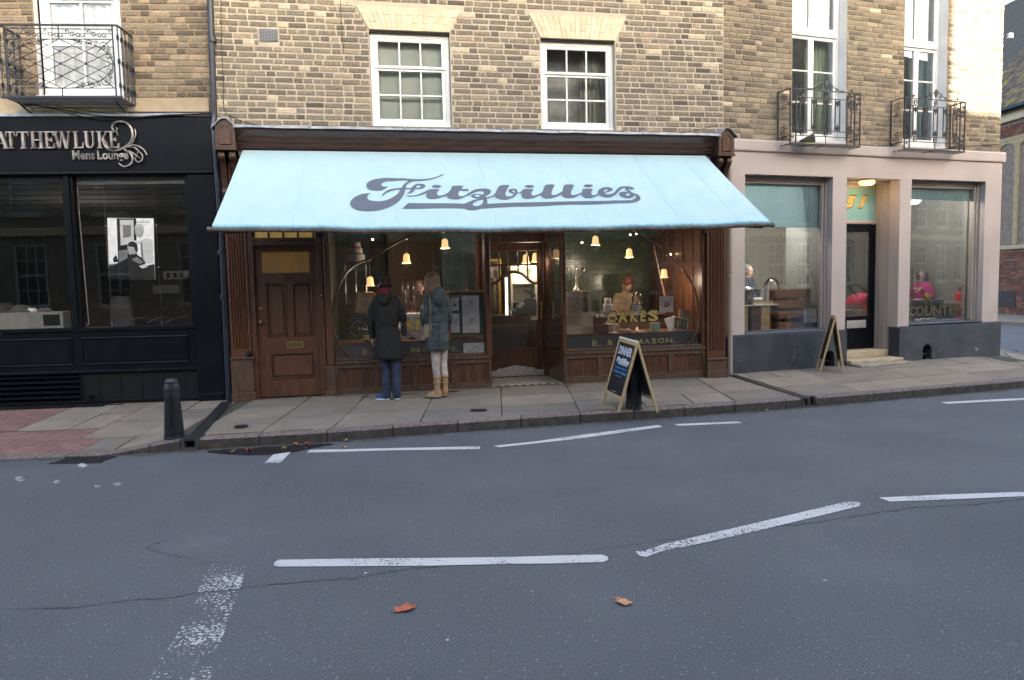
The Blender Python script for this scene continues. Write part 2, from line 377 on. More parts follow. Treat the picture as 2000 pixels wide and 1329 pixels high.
c1 = [(536,1098),(545,1093.5),(700,1091),(850,1090),(1000,1088),(1100,1085),(1175,1083.5),(1186,1087),(1188,1093),(1180,1098),(1080,1101),(1000,1101.5),(850,1105),(700,1106),(545,1107),(535,1105)]
marking(c1, pw1, 'long white centre line with rounded ends')
marking([(1240,1077),(1256,1077),(1300,1062),(1440,1030),(1560,1002),(1655,979.5),(1670,979),(1682,984),(1678,989),(1600,1008),(1480,1037),(1340,1068),(1300,1075),(1275,1083),(1262,1088),(1250,1086)], pw2, 'worn white centre line slanting up to the right')
marking([(1716,972),(1738,980),(1850,976),(2080,966),(2080,958),(1850,966)], pw1, 'white centre line at the right edge')
marking([(412,1103),(482,1100),(470,1149),(383,1158)], paint_mat('faded_road_paint', .52), 'faded white patch')
marking([(392,1160),(466,1152),(440,1230),(408,1335),(280,1335),(340,1250)], pw3, 'almost worn away white mark')
for x, y, r in [(110,941,13),(190,950,12),(228,945,14),(40,936,16),(160,909,15),(714,1119,5),(1612,1133,6),(1312,1218,8),(45,980,10),(874,1250,6)]:
    marking([(x+.75*r*math.cos(a)*random.uniform(.6,1.1), y+r*.32*math.sin(a)*random.uniform(.6,1.1)) for a in [k*.7 for k in range(9)]], paint_mat('fleck_paint', .50) if 'fleck_paint' not in bpy.data.materials else bpy.data.materials['fleck_paint'], None, nm='paint_fleck')
crm = mat('crack_tar', (.022,.022,.025),.8)
def crack(pts, wpx=1.3, jit=2.0):
    P = catmull([(x, y, 0) for x, y in pts],14); q = MB(); vs = []; k = 0
    for i, p in enumerate(P):
        jy = jit*noise.noise(Vector((p.x*.09, p.y*.09,3)))*2; wd = wpx*.7*(.25+abs(noise.noise(Vector((p.x*.05,8,1))))*1.8)
        jx = jit*noise.noise(Vector((p.x*.1,5, p.y*.1)))
        vs += [ground(p.x+jx, p.y+jy-wd/2,.0025), ground(p.x+jx, p.y+jy+wd/2,.0025)]
    fs = [(2*i, 2*i+2,2*i+3,2*i+1) for i in range(len(P)-1)]
    q.add(vs, fs, crm); q.build('crack', parent=road)
crack([(0,1191),(70,1189),(150,1186),(240,1174),(330,1168),(400,1156),(470,1149),(560,1139),(700,1127),(800,1112),(900,1103)],1.7)
crack([(1100,1084),(1180,1072),(1250,1062),(1330,1050),(1400,1040),(1470,1024),(1560,1003)],1.4)
crack([(1500,1029),(1600,1020),(1700,1003),(1790,992),(1900,985),(2010,973)],1.8)
crack([(385,1156),(395,1130),(408,1110),(390,1092),(340,1086),(280,1070)],1.0)
crack([(280,1120),(275,1100),(285,1072),(330,1050),(345,1030)],.9)
crack([(60,1250),(40,1220),(75,1196)],.9)
crack([(1085,1000),(1110,1025),(1135,1050),(1145,1062)],.9)
crack([(1000,962),(1060,956),(1130,955),(1200,957)],.7)
# paving bed and slabs
bedm = mat('joint_dirt', (.075,.066,.052),.95,(.040,.040,.026),9, bump=.4)
SLM = [mat('york_stone_%d' % i, c, .8, tuple(k*.78 for k in c),3.5, bump=.35, bscale=45, contrast=(.3,.65)) for i, c in
       enumerate([(.252,.206,.160),(.218,.182,.144),(.272,.222,.172),(.196,.166,.136),(.234,.194,.152)])]
KW = .15
def kin(x): return Vector((x+.03, kerb_y(x)+KW, kh(x)))
XL, XR = -13.0,8.85
def wall_pt(x):
    if x <= 8.28: q = wall_line(x); q.z = .158; return q
    return Vector((8.3+(x-8.28)*.9,12.75+(x-8.28)*7.5,.15))
def pav(x, t, dz=0.0):
    a, b = kin(x), wall_pt(x)
    q = a.lerp(b, t);
    hb = b.z if b.z else .15
    q.z = kh(x)+(.158-kh(x))*min(1, t*1.0)+dz; return q
pb = MB(); xs = [XL+(XR-XL)*i/120 for i in range(121)]
vs = [pav(x, t, -.012) for x in xs for t in (-.02,0,.33,.66,1.02)]
pb.add(vs, [(i*5+j, (i+1)*5+j, (i+1)*5+j+1, i*5+j+1) for i in range(120) for j in range(4)], bedm)
# raised ground under the pavement joins it to the buildings
pavement = pb.build('pavement', kind='structure', label='pavement of large worn stone slabs', recentre=False)
slabs = []
def slab(x0, x1, t0, t1, m, gap=.007, tilt=0, name='paving_slab', h=.012, skew=0):
    w = max(.3,(wall_pt(x0)-kin(x0)).length); gt = gap*2.4/w; q = MB()
    xa, xb = x0+gap, x1-gap
    j = [random.uniform(-.006,.006) for _ in range(8)]
    c = [pav(xa+j[0]+skew*t0, t0+gt), pav(xb+j[1]+skew*t0, t0+gt), pav(xb+j[2]+skew*t1, t1-gt), pav(xa+j[3]+skew*t1, t1-gt)]
    ds = [random.uniform(-.0025,.0025) for _ in range(4)]
    b = .004; cen = sum(c, Vector())/4
    top = [p+(cen-p).normalized()*b+Vector((0,0, ds[i])) for i, p in enumerate(c)]
    mid = [p+Vector((0,0,-b*.8+ds[i])) for i, p in enumerate(c)]; bot = [p-Vector((0,0, h)) for p in c]
    q.add(top+mid+bot, [(0,1,2,3)]+[(4+i, 4+(i+1) % 4,(i+1) % 4, i) for i in range(4)]+[(8+i, 8+(i+1) % 4,4+(i+1) % 4,4+i) for i in range(4)], m)
    return q.build(name, parent=pavement)
x = -3.30
rr = random.Random(3)
col = 0
while x < XR-.1:
    wdt = rr.uniform(.62,.92) if x < 1.2 else rr.uniform(.75,1.25)
    if x+wdt > XR: wdt = XR-x
    W = (wall_pt(x)-kin(x)).length
    if x < -1.5: cuts = [0,.36+rr.uniform(-.03,.03),.68+rr.uniform(-.03,.03),1]
    else:
        k = max(3, round(W/rr.uniform(.55,.72))); cuts = [i/k+(rr.uniform(-.05,.05) if 0 < i < k else 0) for i in range(k+1)]
    for a, bb in zip(cuts, cuts[1:]):
        if rr.random() < .18 and x > -1:
            mid = x+wdt*rr.uniform(.4,.6)
            slab(x, mid, a, bb, rr.choice(SLM)); slab(mid, x+wdt, a, bb, rr.choice(SLM))
        else: slab(x, x+wdt, a, bb, rr.choice(SLM))
    x += wdt; col += 1
# left of the drain: slabs, then red block paving of the crossing
def band(x0, x1, cuts, split=None):
    for a, bb in zip(cuts, cuts[1:]): slab(x0, x1, a, bb, rr.choice(SLM), skew=.0)
band(-3.96,-3.5,[0,.22,.5,.78,1]); band(-4.55,-3.96,[0.22,.55,1]) ; band(-4.9,-4.55,[.42,.72,1]); band(-5.45,-4.9,[.42,.95])
slab(-4.3,-3.96,0,.22, SLM[3])
redm = [mat('red_block_%d' % i, c, .85, tuple(k*.8 for k in c),20, bump=.3, bscale=90) for i, c in enumerate([(.225,.118,.108),(.20,.108,.10),(.25,.135,.122)])]
rbk = MB()
def redblocks(x0, x1, t0, t1):
    y = t0
    Wd = 2.35; dt = .105/Wd; r = 0
    while y < t1-dt*.5:
        xx = x0+(.1 if r % 2 else 0)-.1
        while xx < x1:
            a, bb = max(x0, xx)+.003, min(x1, xx+.2)-.003
            if bb-a > .03:
                g1, g2 = y+.003/Wd, min(t1, y+dt)-.003/Wd
                c = [pav(a, g1), pav(bb, g1), pav(bb, g2), pav(a, g2)]; dz = random.uniform(-.002,.001)
                top = [p+Vector((0,0, dz)) for p in c]; bot = [p-Vector((0,0,.011)) for p in c]
                rbk.add(top+bot, [(0,1,2,3)]+[(4+i, 4+(i+1) % 4,(i+1) % 4, i) for i in range(4)], random.choice(redm))
            xx += .2
        y += dt; r += 1
redblocks(-12.9,-4.3,0.0,.22); redblocks(-12.9,-4.55,.22,.42); redblocks(-12.9,-5.45,.42,.95)
rbk.build('red_block_paving', parent=pavement, kind='stuff', label='red block paving of the dropped crossing')
# kerb stones
kerbm = [mat('kerb_granite_%d' % i, tuple(k*1.25 for k in c),.8, tuple(k*.62 for k in c),30, bump=.5, bscale=70) for i, c in enumerate([(.165,.125,.112),(.15,.12,.108),(.18,.14,.125)])]
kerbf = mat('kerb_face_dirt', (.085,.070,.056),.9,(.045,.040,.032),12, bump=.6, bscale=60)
kbm = MB(); kv = []
for p in KP[8:]:
    kv.append(p)
kroot = bpy.data.objects.new('kerb', None); COL.objects.link(kroot); OFF[kroot.name] = Vector((0,0,0)); tag(kroot, 'line of worn granite kerb stones', None, None, 'structure')
jx = [ground(a, c, .1).x for a, c in [(508,851),(638,845),(766,836),(893,828),(1018,820),(1135,812),(1241,806),(1341,800),(1441,793),(1541,785)]]
js = [-13,-12,-11,-10.1,-9.2,-8.3,-7.4,-6.5,-5.6,-4.95,-4.3,-3.55,-3.28]+[-3.12]+jx+[ground(1580,782,.1).x]+[ground(a, c, .1).x for a, c in [(1600,780),(1715,771),(1796,765),(1876,758),(1952,753)]]+[7.1,7.8,8.4]
skip = {(-3.28,-3.12)}
for a, bb in zip(js, js[1:]):
    if (a, bb) in skip: continue
    if abs(a-ground(1580,782,.1).x) < 1e-6: continue
    q = MB(); N = 5; vs = []; gp = .006
    mt = random.choice(kerbm)
    for i in range(N+1):
        xx = a+gp+(bb-a-2*gp)*i/N; y = kerb_y(xx); h = kh(xx); e = .004*noise.noise(Vector((xx*9,1,2)))
        if h > .03: wv = .006*noise.noise(Vector((xx*6,7,2)))
        else: wv = 0
        vs += [Vector((xx, y+wv, -.05)), Vector((xx, y+wv, max(.004, h-.018+e))), Vector((xx, y+.018+wv, h+e)), Vector((xx, y+KW-.006, h+.001)), Vector((xx, y+KW-.006,-.05))]
    fs = []
    for i in range(N):
        for j in range(4): fs.append((i*5+j, (i+1)*5+j, (i+1)*5+j+1, i*5+j+1))
    fs += [(0,1,2,3,4), tuple(N*5+j for j in (4,3,2,1,0))]
    q.add(vs, fs, mt);
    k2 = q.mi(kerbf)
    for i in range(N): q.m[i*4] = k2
    q.build('kerb_stone', parent=kroot)
q = MB(); vs = []
cp = [p for p in KP if p.x > 8.35]
for p, p2 in zip(cp, cp[1:]+[cp[-1]+Vector((.1,1,0))]):
    d = (p2-p).normalized(); nn = Vector((-d.y, d.x, 0))
    vs += [p+Vector((0,0,-.05)), p+Vector((0,0,.10)), p+nn*.02+Vector((0,0,.112)), p+nn*.16+Vector((0,0,.112)), p+nn*.16+Vector((0,0,-.05))]
q.add(vs, [(i*5+j, (i+1)*5+j, (i+1)*5+j+1, i*5+j+1) for i in range(len(cp)-1) for j in range(4)], kerbm[0]); q.build('kerb_stone', parent=kroot, label='curved kerb round the corner')
# side pavement along the side street
q = MB(); sp = [p for p in KP if p.y > 12.4]
vs = []
for i, p in enumerate(sp): vs += [p+Vector((-.14,0,.11)), p+Vector((-1.2-i*.02,.3,.11))]
q.add(vs, [(2*i, 2*i+2,2*i+3,2*i+1) for i in range(len(sp)-1)], SLM[1]); q.build('side_pavement', kind='structure', label='narrow pavement along the side street')
# green moss in the kerb joint
q = MB(); mossm = mat('moss', (.07,.095,.02),.95,(.035,.045,.012),50, bump=.6, bscale=200)
for x0, x1 in ((-3.1,-2.5),(-2.5,-2.1),(.75,2.0),(-2.62,-2.45)):
    x = x0
    while x < x1:
        if noise.noise(Vector((x*5,2,2))) > -.15:
            a = kin(x)+Vector((0,.0,.002)); r = random.uniform(.005,.013)
            q.add([a+Vector((r*1.6*math.cos(k), r*math.sin(k),0)) for k in (0,1.2,2.3,3.5,4.7)]+[a+Vector((0,0,.006))],[(i, (i+1) % 5,5) for i in range(5)], mossm)
        x += .012
q.build('moss', kind='stuff', label='green moss growing along the back of the kerb stones')
# drains
drm = mat('drain_iron', (.030,.029,.032),.55,(.018,.017,.018),30, metal=.3, bump=.2)
def channel(a, b2, wd, label, outlet):
    r = thing('drain_channel', (a+b2)/2, None, label, 'drain', 'drainage channels across the pavement')
    d = (b2-a).normalized(); nn = Vector((-d.y, d.x, 0)); q = MB()
    L_ = (b2-a).length; N = 16
    vs = []
    for i in range(N+1):
        p = a.lerp(b2, i/N)+Vector((0,0,.004)); vs += [p-nn*wd/2, p+nn*wd/2]
    q.add(vs, [(2*i, 2*i+1,2*i+3,2*i+2) for i in range(N)], drm)
    for sgn in (-1,1):
        q.tube([a.lerp(b2, i/N)+nn*sgn*wd/2+Vector((0,0,.004)) for i in range(N+1)],.006, drm, 4)
    q.build('cover', parent=r)
    q = MB(); c = b2; x, y = c.x, kerb_y(c.x)
    hw = outlet
    for s1 in (-1,1): q.box(x+s1*hw-.018, x+s1*hw+.018, y-.015, y+.2,-.02, kh(x)+.004, kerbf, .004)
    q.box(x-hw-.018, x+hw+.018, y-.012, y+.2, kh(x)-.022, kh(x)+.007, drm, .004)
    q.box(x-hw-.018, x+hw+.018, y-.02, y+.2,-.02,.022, kerbf, .004)
    q.box(x-hw, x+hw, y+.08, y+.2,.0, kh(x)-.01, blackm)
    q.build('outlet', parent=r)
pA0 = ground(443,785,.16); pA1 = ground(361,862,.115); pA1.y = kerb_y(pA1.x)+.16
channel(pA0, pA1,.115, 'dark iron drain channel beside the bollard, running from the drainpipe to the kerb', .068)
pC0 = ground(1428,733,.16); pC1 = ground(1590,785,.11); pC1.y = kerb_y(pC1.x)+.1
channel(pC0, pC1,.10, 'dark drain channel running from the brown corner pilaster to the kerb', .042)
# gully grating in the road
r = thing('gully_grate', ground(158,902,0), None, 'dark iron gully grating with slanting bars at the dropped kerb', 'drain grate')
q = MB(); x0, x1, y0, y1 = -4.22,-3.86,6.62,6.84
x0 = ground(105,905,0).x; x1 = ground(212,897,0).x
y1 = kerb_y(x0)-.03; y0 = y1-.22
q.box(x0, x1, y0, y1,-.02,.003, blackm); q.box(x0-.02, x1+.02, y0-.02, y0,-.01,.012, drm, .003); q.box(x0-.02, x1+.02, y1, y1+.02,-.01,.012, drm, .003)
q.build('frame', parent=r)
k = x0
while k < x1-.02:
    q = MB(); q.prism([(0,0),(.022,0),(.022,.012),(0,.012)],0,1, drm)
    q.v = [Vector((k+v.x+v.y*.05, y0+v.y*(y1-y0), v.z)) for v in q.v]; q.build('bar', parent=r); k += .045
# cellar grate at the foot of the black shopfront
r = thing('cellar_grate', (-5.0,.0,.16), FA, 'long dark cellar grating let into the pavement below the black louvres', 'grate')
q = MB(); q.box(-3.9,-1.45,-.20,-.015,.10,.158, blackm)
for i in range(82): q.box(-3.9+i*.03,-3.888+i*.03,-.20,-.015,.158,.168, drm)
q.build('grille', parent=r, F=FA, kind='stuff')
# iron covers and air bricks in the pavement
for px, py, rx, ry, lb in ((471,833,11,3.2, 'small oval iron cover in the slab right of the bollard'),):
    c = ground(px, py, .13); q = MB(); q.lathe([(.072,0),(.072,.006),(.055,.007),(.054,.004),(.03,.005),(.03,.007),(.001,.007)], c, drm, 14, smooth=False)
    q.build('stopcock_cover', F=None, label=lb, cat='cover')
c = ground(935,801,.135); q = MB(); q.box(c.x-.09, c.x+.09, c.y-.035, c.y+.035, c.z-.01, c.z+.005, drm)
for i in range(5): q.box(c.x-.08+i*.035, c.x-.06+i*.035, c.y-.03, c.y+.03, c.z+.004, c.z+.008, drm)
q.build('stopcock_cover', label='small rectangular iron cover in the slabs before the shop door', cat='cover')
for px in (714,744,792,811,838,880,890):
    c = ground(px, 775.5-(px-714)*.06,.155); q = MB()
    for rr_ in range(2):
        for cc in range(3): q.box(c.x-.055+cc*.036, c.x-.028+cc*.036, c.y-.03+rr_*.032, c.y-.01+rr_*.032, c.z+.001, c.z+.004, blackm)
    q.build('air_grate', label='slotted air grating under the left display window, ' + {714: 'nearest the front door', 744: 'just left of the blue trainers', 792: 'just right of the blue trainers', 811: 'midway between the two people', 838: 'behind the toe of the tan boot', 880: 'just right of the tan boots', 890: 'nearest the doorway'}[px], cat='grate', group='air gratings below the display window')
# puddle
wet = mat('wet_asphalt', (.016,.016,.018),.12,(.022,.022,.024),3, spec=.5)
q = MB(); P = [(405,881),(440,878),(520,873),(640,866),(655,868),(600,878),(575,884),(530,889),(480,890),(430,887),(405,884)]
q.add([ground(x, y, .0022) for x, y in P],[tuple(range(len(P)))], wet); q.build('puddle', kind='structure', label='thin dark puddle in the gutter')
# bollards
bolm = mat('cast_iron_paint', (.022,.023,.028),.38,(.012,.013,.016),12, bump=.15, bscale=50)
def bollard(c, label, h=.60):
    r = thing('bollard', c, None, label, 'bollard', 'ribbed black iron bollards on the pavement')
    q = MB(); prof = [(.098,0),(.098,.03)]; z = .035
    while z < .62:
        rad = .097-.024*(z/.62); prof += [(rad, z),(rad, z+.009),(rad-.006, z+.012),(rad-.006, z+.0165)]; z += .0185
    prof += [(.074,.625),(.072,.70),(.078,.705),(.078,.735),(.073,.74)]
    q.lathe(prof, c, bolm, 12, smooth=False); q.v = [Vector((v.x, v.y, c.z+(v.z-c.z)*h/.876)) for v in q.v]; q.build('shaft', parent=r)
    q = MB(); q.lathe([(.071,.74),(.071,.76),(.066,.80),(.066,.835),(.054,.862),(.03,.874),(.001,.876)], c, bolm, 8, smooth=False); q.v = [Vector((v.x, v.y, c.z+(v.z-c.z)*h/.876)) for v in q.v]; q.build('cap', parent=r)
    return r
cb = ground(341,857,.10); cb.z = .105
bollard(cb, 'ribbed black iron bollard standing alone by the drain channel in front of the black shopfront')
cb2 = ground(1238,797,.12); cb2.z = .112
bollard(cb2, 'black iron bollard hidden inside the chalkboard stand')
# leaves
def leaf(px, py, size, cols, label, rot, grp=None, curl=.02, z0=.004):
    c = ground(px, py, z0); m = mat('leaf_%s' % label[:28].replace(' ', '_'), cols[0],.7, cols[1],60, bump=.3, bscale=90)
    N = 22; q = MB(); vs = [Vector((0,0,.01*size*8))]
    for k in range(N):
        a = 2*math.pi*k/N; rad = size*(.55+.45*abs(math.cos(2.5*a+.3))**.6)*random.uniform(.85,1.05)
        x, y = rad*math.cos(a), rad*math.sin(a)*.75; vs.append(Vector((x, y, curl*(.3+abs(math.sin(a*1.5+rot)))*rad/size)))
    fs = [(0,1+k, 1+(k+1) % N) for k in range(N)]
    M = Matrix.Translation(c) @ Matrix.Rotation(rot, 4, 'Z')
    q.add([M @ v for v in vs], fs, m, True); q.tube([M @ Vector((size*.5,0,.012)), M @ Vector((size*1.25, size*.15,.006))],.002, m, 4)
    return q.build('fallen_leaf', label=label, cat='leaf', group=grp)
leaf(789,1190,.060,((.52,.13,.06),(.36,.08,.04)), 'red fallen leaf lying alone on the road, left of the two near ones', .4, curl=.009)
leaf(1217,1177,.052,((.60,.30,.16),(.42,.19,.09)), 'pale orange fallen leaf lying alone on the road, right of the two near ones', 2.2, curl=.010)
LB = [((.35,.03,.02),(.18,.02,.02), 'dark red'),((.55,.10,.07),(.3,.05,.04), 'bright red'),((.5,.2,.05),(.3,.1,.03), 'orange'),((.42,.26,.10),(.25,.15,.06), 'tan')]
for i, (px, py, k, lb) in enumerate([(486,880,1, 'pinkish red leaf in the puddle, leftmost red one'),(455,884,3, 'tan leaf at the left end of the puddle'),(578,869,2, 'orange leaf in the gutter beside a red one'),(600,868,1, 'bright red leaf in the middle of the gutter pile'),(607,864,2, 'orange leaf against the kerb in the gutter pile'),
     (626,863,0, 'dark red leaf against the kerb'),(675,862,3, 'small tan leaf right of the gutter pile'),(674,876,3, 'tiny tan leaf below the kerb by the white line'),(555,877,3, 'pale leaf fragment above the white block marking'),
     (1112,753,2, 'brown leaf on the slabs at the foot of the right display window'),(1497,803,3, 'pale leaf on the road edge right of the short white line')]):
    leaf(px, py, .033 if k else .03, LB[k][:2], lb, i*1.3, 'small leaves in the gutter' if px < 700 else None, .02,.16 if px == 1112 else .004)
# ================================================================== BUILDINGS
def wall_holes(mb, x0, x1, z0, z1, holes, y, m, rev=.12, mr=None, ztop=None):
    """one wall face with openings and their reveals; holes = (x0, x1, z0, z1)"""
    xs = sorted({x0, x1, *[min(max(h[i], x0), x1) for h in holes for i in (0,1)]}); zs = sorted({z0, z1, *[min(max(h[i], z0), z1) for h in holes for i in (2,3)]})
    for a, b_ in zip(xs, xs[1:]):
        for c, d in zip(zs, zs[1:]):
            cx, cz = (a+b_)/2,(c+d)/2
            if any(h[0] < cx < h[1] and h[2] < cz < h[3] for h in holes): continue
            mb.quad((a, y, c),(b_, y, c),(b_, y, d),(a, y, d), m)
    mr = mr or m
    for h in holes:
        a, b_, c, d = max(h[0], x0), min(h[1], x1), max(h[2], z0), min(h[3], z1); low = h[2] <= z0; top = h[3] >= z1
        mb.quad((a, y, c),(a, y, d),(a, y+rev, d),(a, y+rev, c), mr); mb.quad((b_, y, d),(b_, y, c),(b_, y+rev, c),(b_, y+rev, d), mr)
        if not top: mb.quad((a, y, d),(b_, y, d),(b_, y+rev, d),(a, y+rev, d), mr)
        if not low: mb.quad((a, y+rev, c),(b_, y+rev, c),(b_, y, c),(a, y, c), mr)
def brick_geo(L, H, seed, D=.016):
    r = random.Random(seed); j = lambda s: r.uniform(-s, s)
    c = [(-L/2+j(.002),-H/2+j(.002)),(L/2+j(.002),-H/2+j(.002)),(L/2+j(.002), H/2+j(.002)),(-L/2+j(.002), H/2+j(.002))]
    b = .004
    ins = min(.016, L*.3); yf = -.002*r.random(); fr = [(x*(1-b/abs(x)), yf, z-math.copysign(b, z)) for x, z in c]; co = [(x-math.copysign(ins, x), yf-.0005, z-math.copysign(.015, z)) for x, z in c]; md = [(x, .004, z) for x, z in c]; bk = [(x, D, z) for x, z in c]
    return co+fr+md+bk, [(0,1,2,3)]+[(k+i, k+(i+1) % 4, k-4+(i+1) % 4, k-4+i) for k in (4,8,12) for i in range(4)]
def core_attr(me):
    at = me.attributes.new('core', 'FLOAT', 'POINT'); at.data.foreach_set('value', [1.0 if i % 16 < 4 else 0.0 for i in range(len(me.vertices))])
BM = {}
for nm, L_, ns in (('s', .215,4),('h', .102,3)):
    for k in range(ns):
        for im, m in enumerate(BRT):
            vs, fs = brick_geo(L_, .0550, k*7+im); me = bpy.data.meshes.new('brick'); me.from_pydata(vs, [], fs); me.materials.append(m); core_attr(me); BM[nm, k, im] = me
def lay_bricks(root, F, x0, x1, z0, z1, blocked, weights, seed, y=-.001, keep=300, centre=(0,4), course=.0745, vis=None, tints=None):
    """blocked(x0, x1, z) -> list of free spans; the nearest `keep` bricks are parts, the rest one stuff part"""
    r = random.Random(seed); bricks = []; row = 0; z = z0+course/2
    while z < z1:
        x = x0-r.uniform(0,.1)-(.06 if row % 2 else 0); k = row % 2
        while x < x1:
            t = 's' if (k % 2 == 0) ^ (r.random() < .16) else 'h'; k += 1
            Lb = {'s': .215, 'h': .102}[t]*r.uniform(.97,1.03); a, b_ = x, x+Lb; x = b_+.0165
            for (p, q) in blocked(max(a, x0), min(b_, x1), z):
                if q-p > .022: bricks.append((p, q, z+r.uniform(-.0015,.0015), t))
        z += course; row += 1
    bricks.sort(key=lambda b_: (abs((b_[0]+b_[1])/2-centre[0])*.55)**2+(b_[2]-centre[1])**2 if vis is None or vis(b_) else 99)
    names = list(range(7)); st = MB()
    for i, (p, q, z, t) in enumerate(bricks):
        w_ = tints((p+q)/2, z, r) if tints else None
        im = w_ if w_ is not None else r.choices(names, weights)[0]
        k = r.randrange(4 if t == 's' else 3); L0 = .215 if t == 's' else .102
        yy = y+r.uniform(-.003,.002)
        if i < keep:
            o = bpy.data.objects.new('brick', BM[t, k, im]); COL.objects.link(o); o.parent = root
            o.location = Vector(((p+q)/2, yy, z))-OFF[root.name]; o.scale = ((q-p)/L0,1, r.uniform(.97,1.04)); o.rotation_euler = (0, r.uniform(-.006,.006),0)
        else:
            vs, fs = brick_geo(L0,.0550, k*7+im); sx = (q-p)/L0
            st.add([((p+q)/2+v[0]*sx, yy+v[1], z+v[2]) for v in vs], fs, BRT[im])
    if st.v: core_attr(st.build('brickwork', parent=root, kind='stuff').data)
    return len(bricks)
def spans(a, b_, cuts):
    out = [(a, b_)]
    for c, d in cuts:
        nx = []
        for p, q in out:
            if d <= p or c >= q: nx.append((p, q)); continue
            if c > p: nx.append((p, c-.008))
            if d < q: nx.append((d+.008, q))
        out = nx
    return out
def flat_arch(root, x0, x1, z0, h, splay, F, nb=17, mats=(cream, cream2), y=-.012):
    """gauged brick flat arch of tapered voussoirs, each in one to two pieces"""
    xm = (x0+x1)/2; r = random.Random(int(x0*100))
    for i in range(nb):
        a0, a1 = x0+(x1-x0)*i/nb, x0+(x1-x0)*(i+1)/nb; b0, b1 = x0-splay+(x1-x0+2*splay)*i/nb, x0-splay+(x1-x0+2*splay)*(i+1)/nb
        cut = h*(.33 if i % 2 else .66)
        for lo, hi in ((0, cut),(cut, h)):
            f = lambda t, p, q: p+(q-p)*t/h
            q = MB(); g_ = .0022
            q.prism([(f(lo, a0, b0)+g_, z0+lo+g_),(f(lo, a1, b1)-g_, z0+lo+g_),(f(hi, a1, b1)-g_, z0+hi-g_),(f(hi, a0, b0)+g_, z0+hi-g_)], y+r.uniform(-.002,.002),.03, r.choice(mats))
            q.build('voussoir', parent=root)
def grid_window(root, x0, x1, z0, z1, y, cols, rows, wm, label, meet=None, jamb=.055, bar=.018, stile=.045, sillh=.05, name='sash_window', pane_label=None, topstile=None, glassm=None, bot=.075):
    """frame > panes and glazing bars; meet: fraction of height of the meeting rail"""
    q = MB()
    q.box(x0, x0+jamb, y, y+.09, z0, z1, wm, .004); q.box(x1-jamb, x1, y, y+.09, z0, z1, wm, .004)
    q.box(x0+jamb, x1-jamb, y, y+.09, z1-jamb, z1, wm, .004); q.box(x0-.0, x1+.0, y-.025, y+.1, z0-sillh, z0, wm, .006)
    fr = q.build(name, parent=root, label=label)
    X0, X1 = x0+jamb, x1-jamb; Z0, Z1 = z0, z1-jamb
    zm = Z0+(Z1-Z0)*(meet if meet else 0)
    secs = [(Z0, zm, y+.022, rows[0]),(zm, Z1, y-.0+.005, rows[1])] if meet else [(Z0, Z1, y+.015, rows[0])]
    sw = stile
    for si, (a, b_, yy, nr) in enumerate(secs):
        q = MB(); bt = bot if si == 0 else .035; tp = .032 if (meet and si == 0) else .045
        q.box(X0, X0+sw, yy, yy+.04, a, b_, wm, .003); q.box(X1-sw, X1, yy, yy+.04, a, b_, wm, .003)
        q.box(X0+sw, X1-sw, yy, yy+.04, a, a+bt, wm, .003); q.box(X0+sw, X1-sw, yy, yy+.04, b_-tp, b_, wm, .003)
        q.build('sash', parent=fr)
        gx0, gx1, gz0, gz1 = X0+sw, X1-sw, a+bt, b_-tp
        zz = gz0
        cells_z = [gz0+(gz1-gz0)*k/nr for k in range(nr+1)]; cells_x = [gx0+(gx1-gx0)*k/cols for k in range(cols+1)]
        for k in range(1, cols): MB().box(cells_x[k]-bar/2, cells_x[k]+bar/2, yy+.004, yy+.036, gz0, gz1, wm, .003).build('glazing_bar', parent=fr)
        for k in range(1, nr):
            for c in range(cols): MB().box(cells_x[c]+(bar/2 if c else 0), cells_x[c+1]-(bar/2 if c < cols-1 else 0), yy+.006, yy+.034, cells_z[k]-bar/2, cells_z[k]+bar/2, wm, .003).build('glazing_bar', parent=fr)
        for k in range(nr):
            for c in range(cols):
                MB().box(cells_x[c], cells_x[c+1], yy+.018, yy+.022, cells_z[k], cells_z[k+1], glassm or glu).build('pane', parent=fr)
    return fr
def curtain(mb, x0, x1, y, z0, z1, m, folds=9, amp=.025):
    N = folds*6; vs = []
    for i in range(N+1):
        x = x0+(x1-x0)*i/N; yy = y+amp*math.sin(i/N*folds*2*math.pi)+amp*.4*noise.noise(Vector((x*7, y, 1)))
        vs += [(x, yy, z0),(x, yy*1+0*y, z1)]
    mb.add(vs, [(2*i, 2*i+2,2*i+3,2*i+1) for i in range(N)], m, True)
paleroom = mat('pale_room_plaster', (.60,.62,.58),.9)
# ------------------------------------------------------------------ middle building
BB = thing('brick_building', (0,0,.1), FB, 'buff brick building in the middle with oak cafe shopfront and two sash windows', 'building')
HB = [(-1.442,-.412,3.60,4.815),(.794,1.832,3.60,4.80)]
q = MB(); wall_holes(q, -3.34,3.42,3.3,9.5, HB, .006, mortar, .16, mortar)
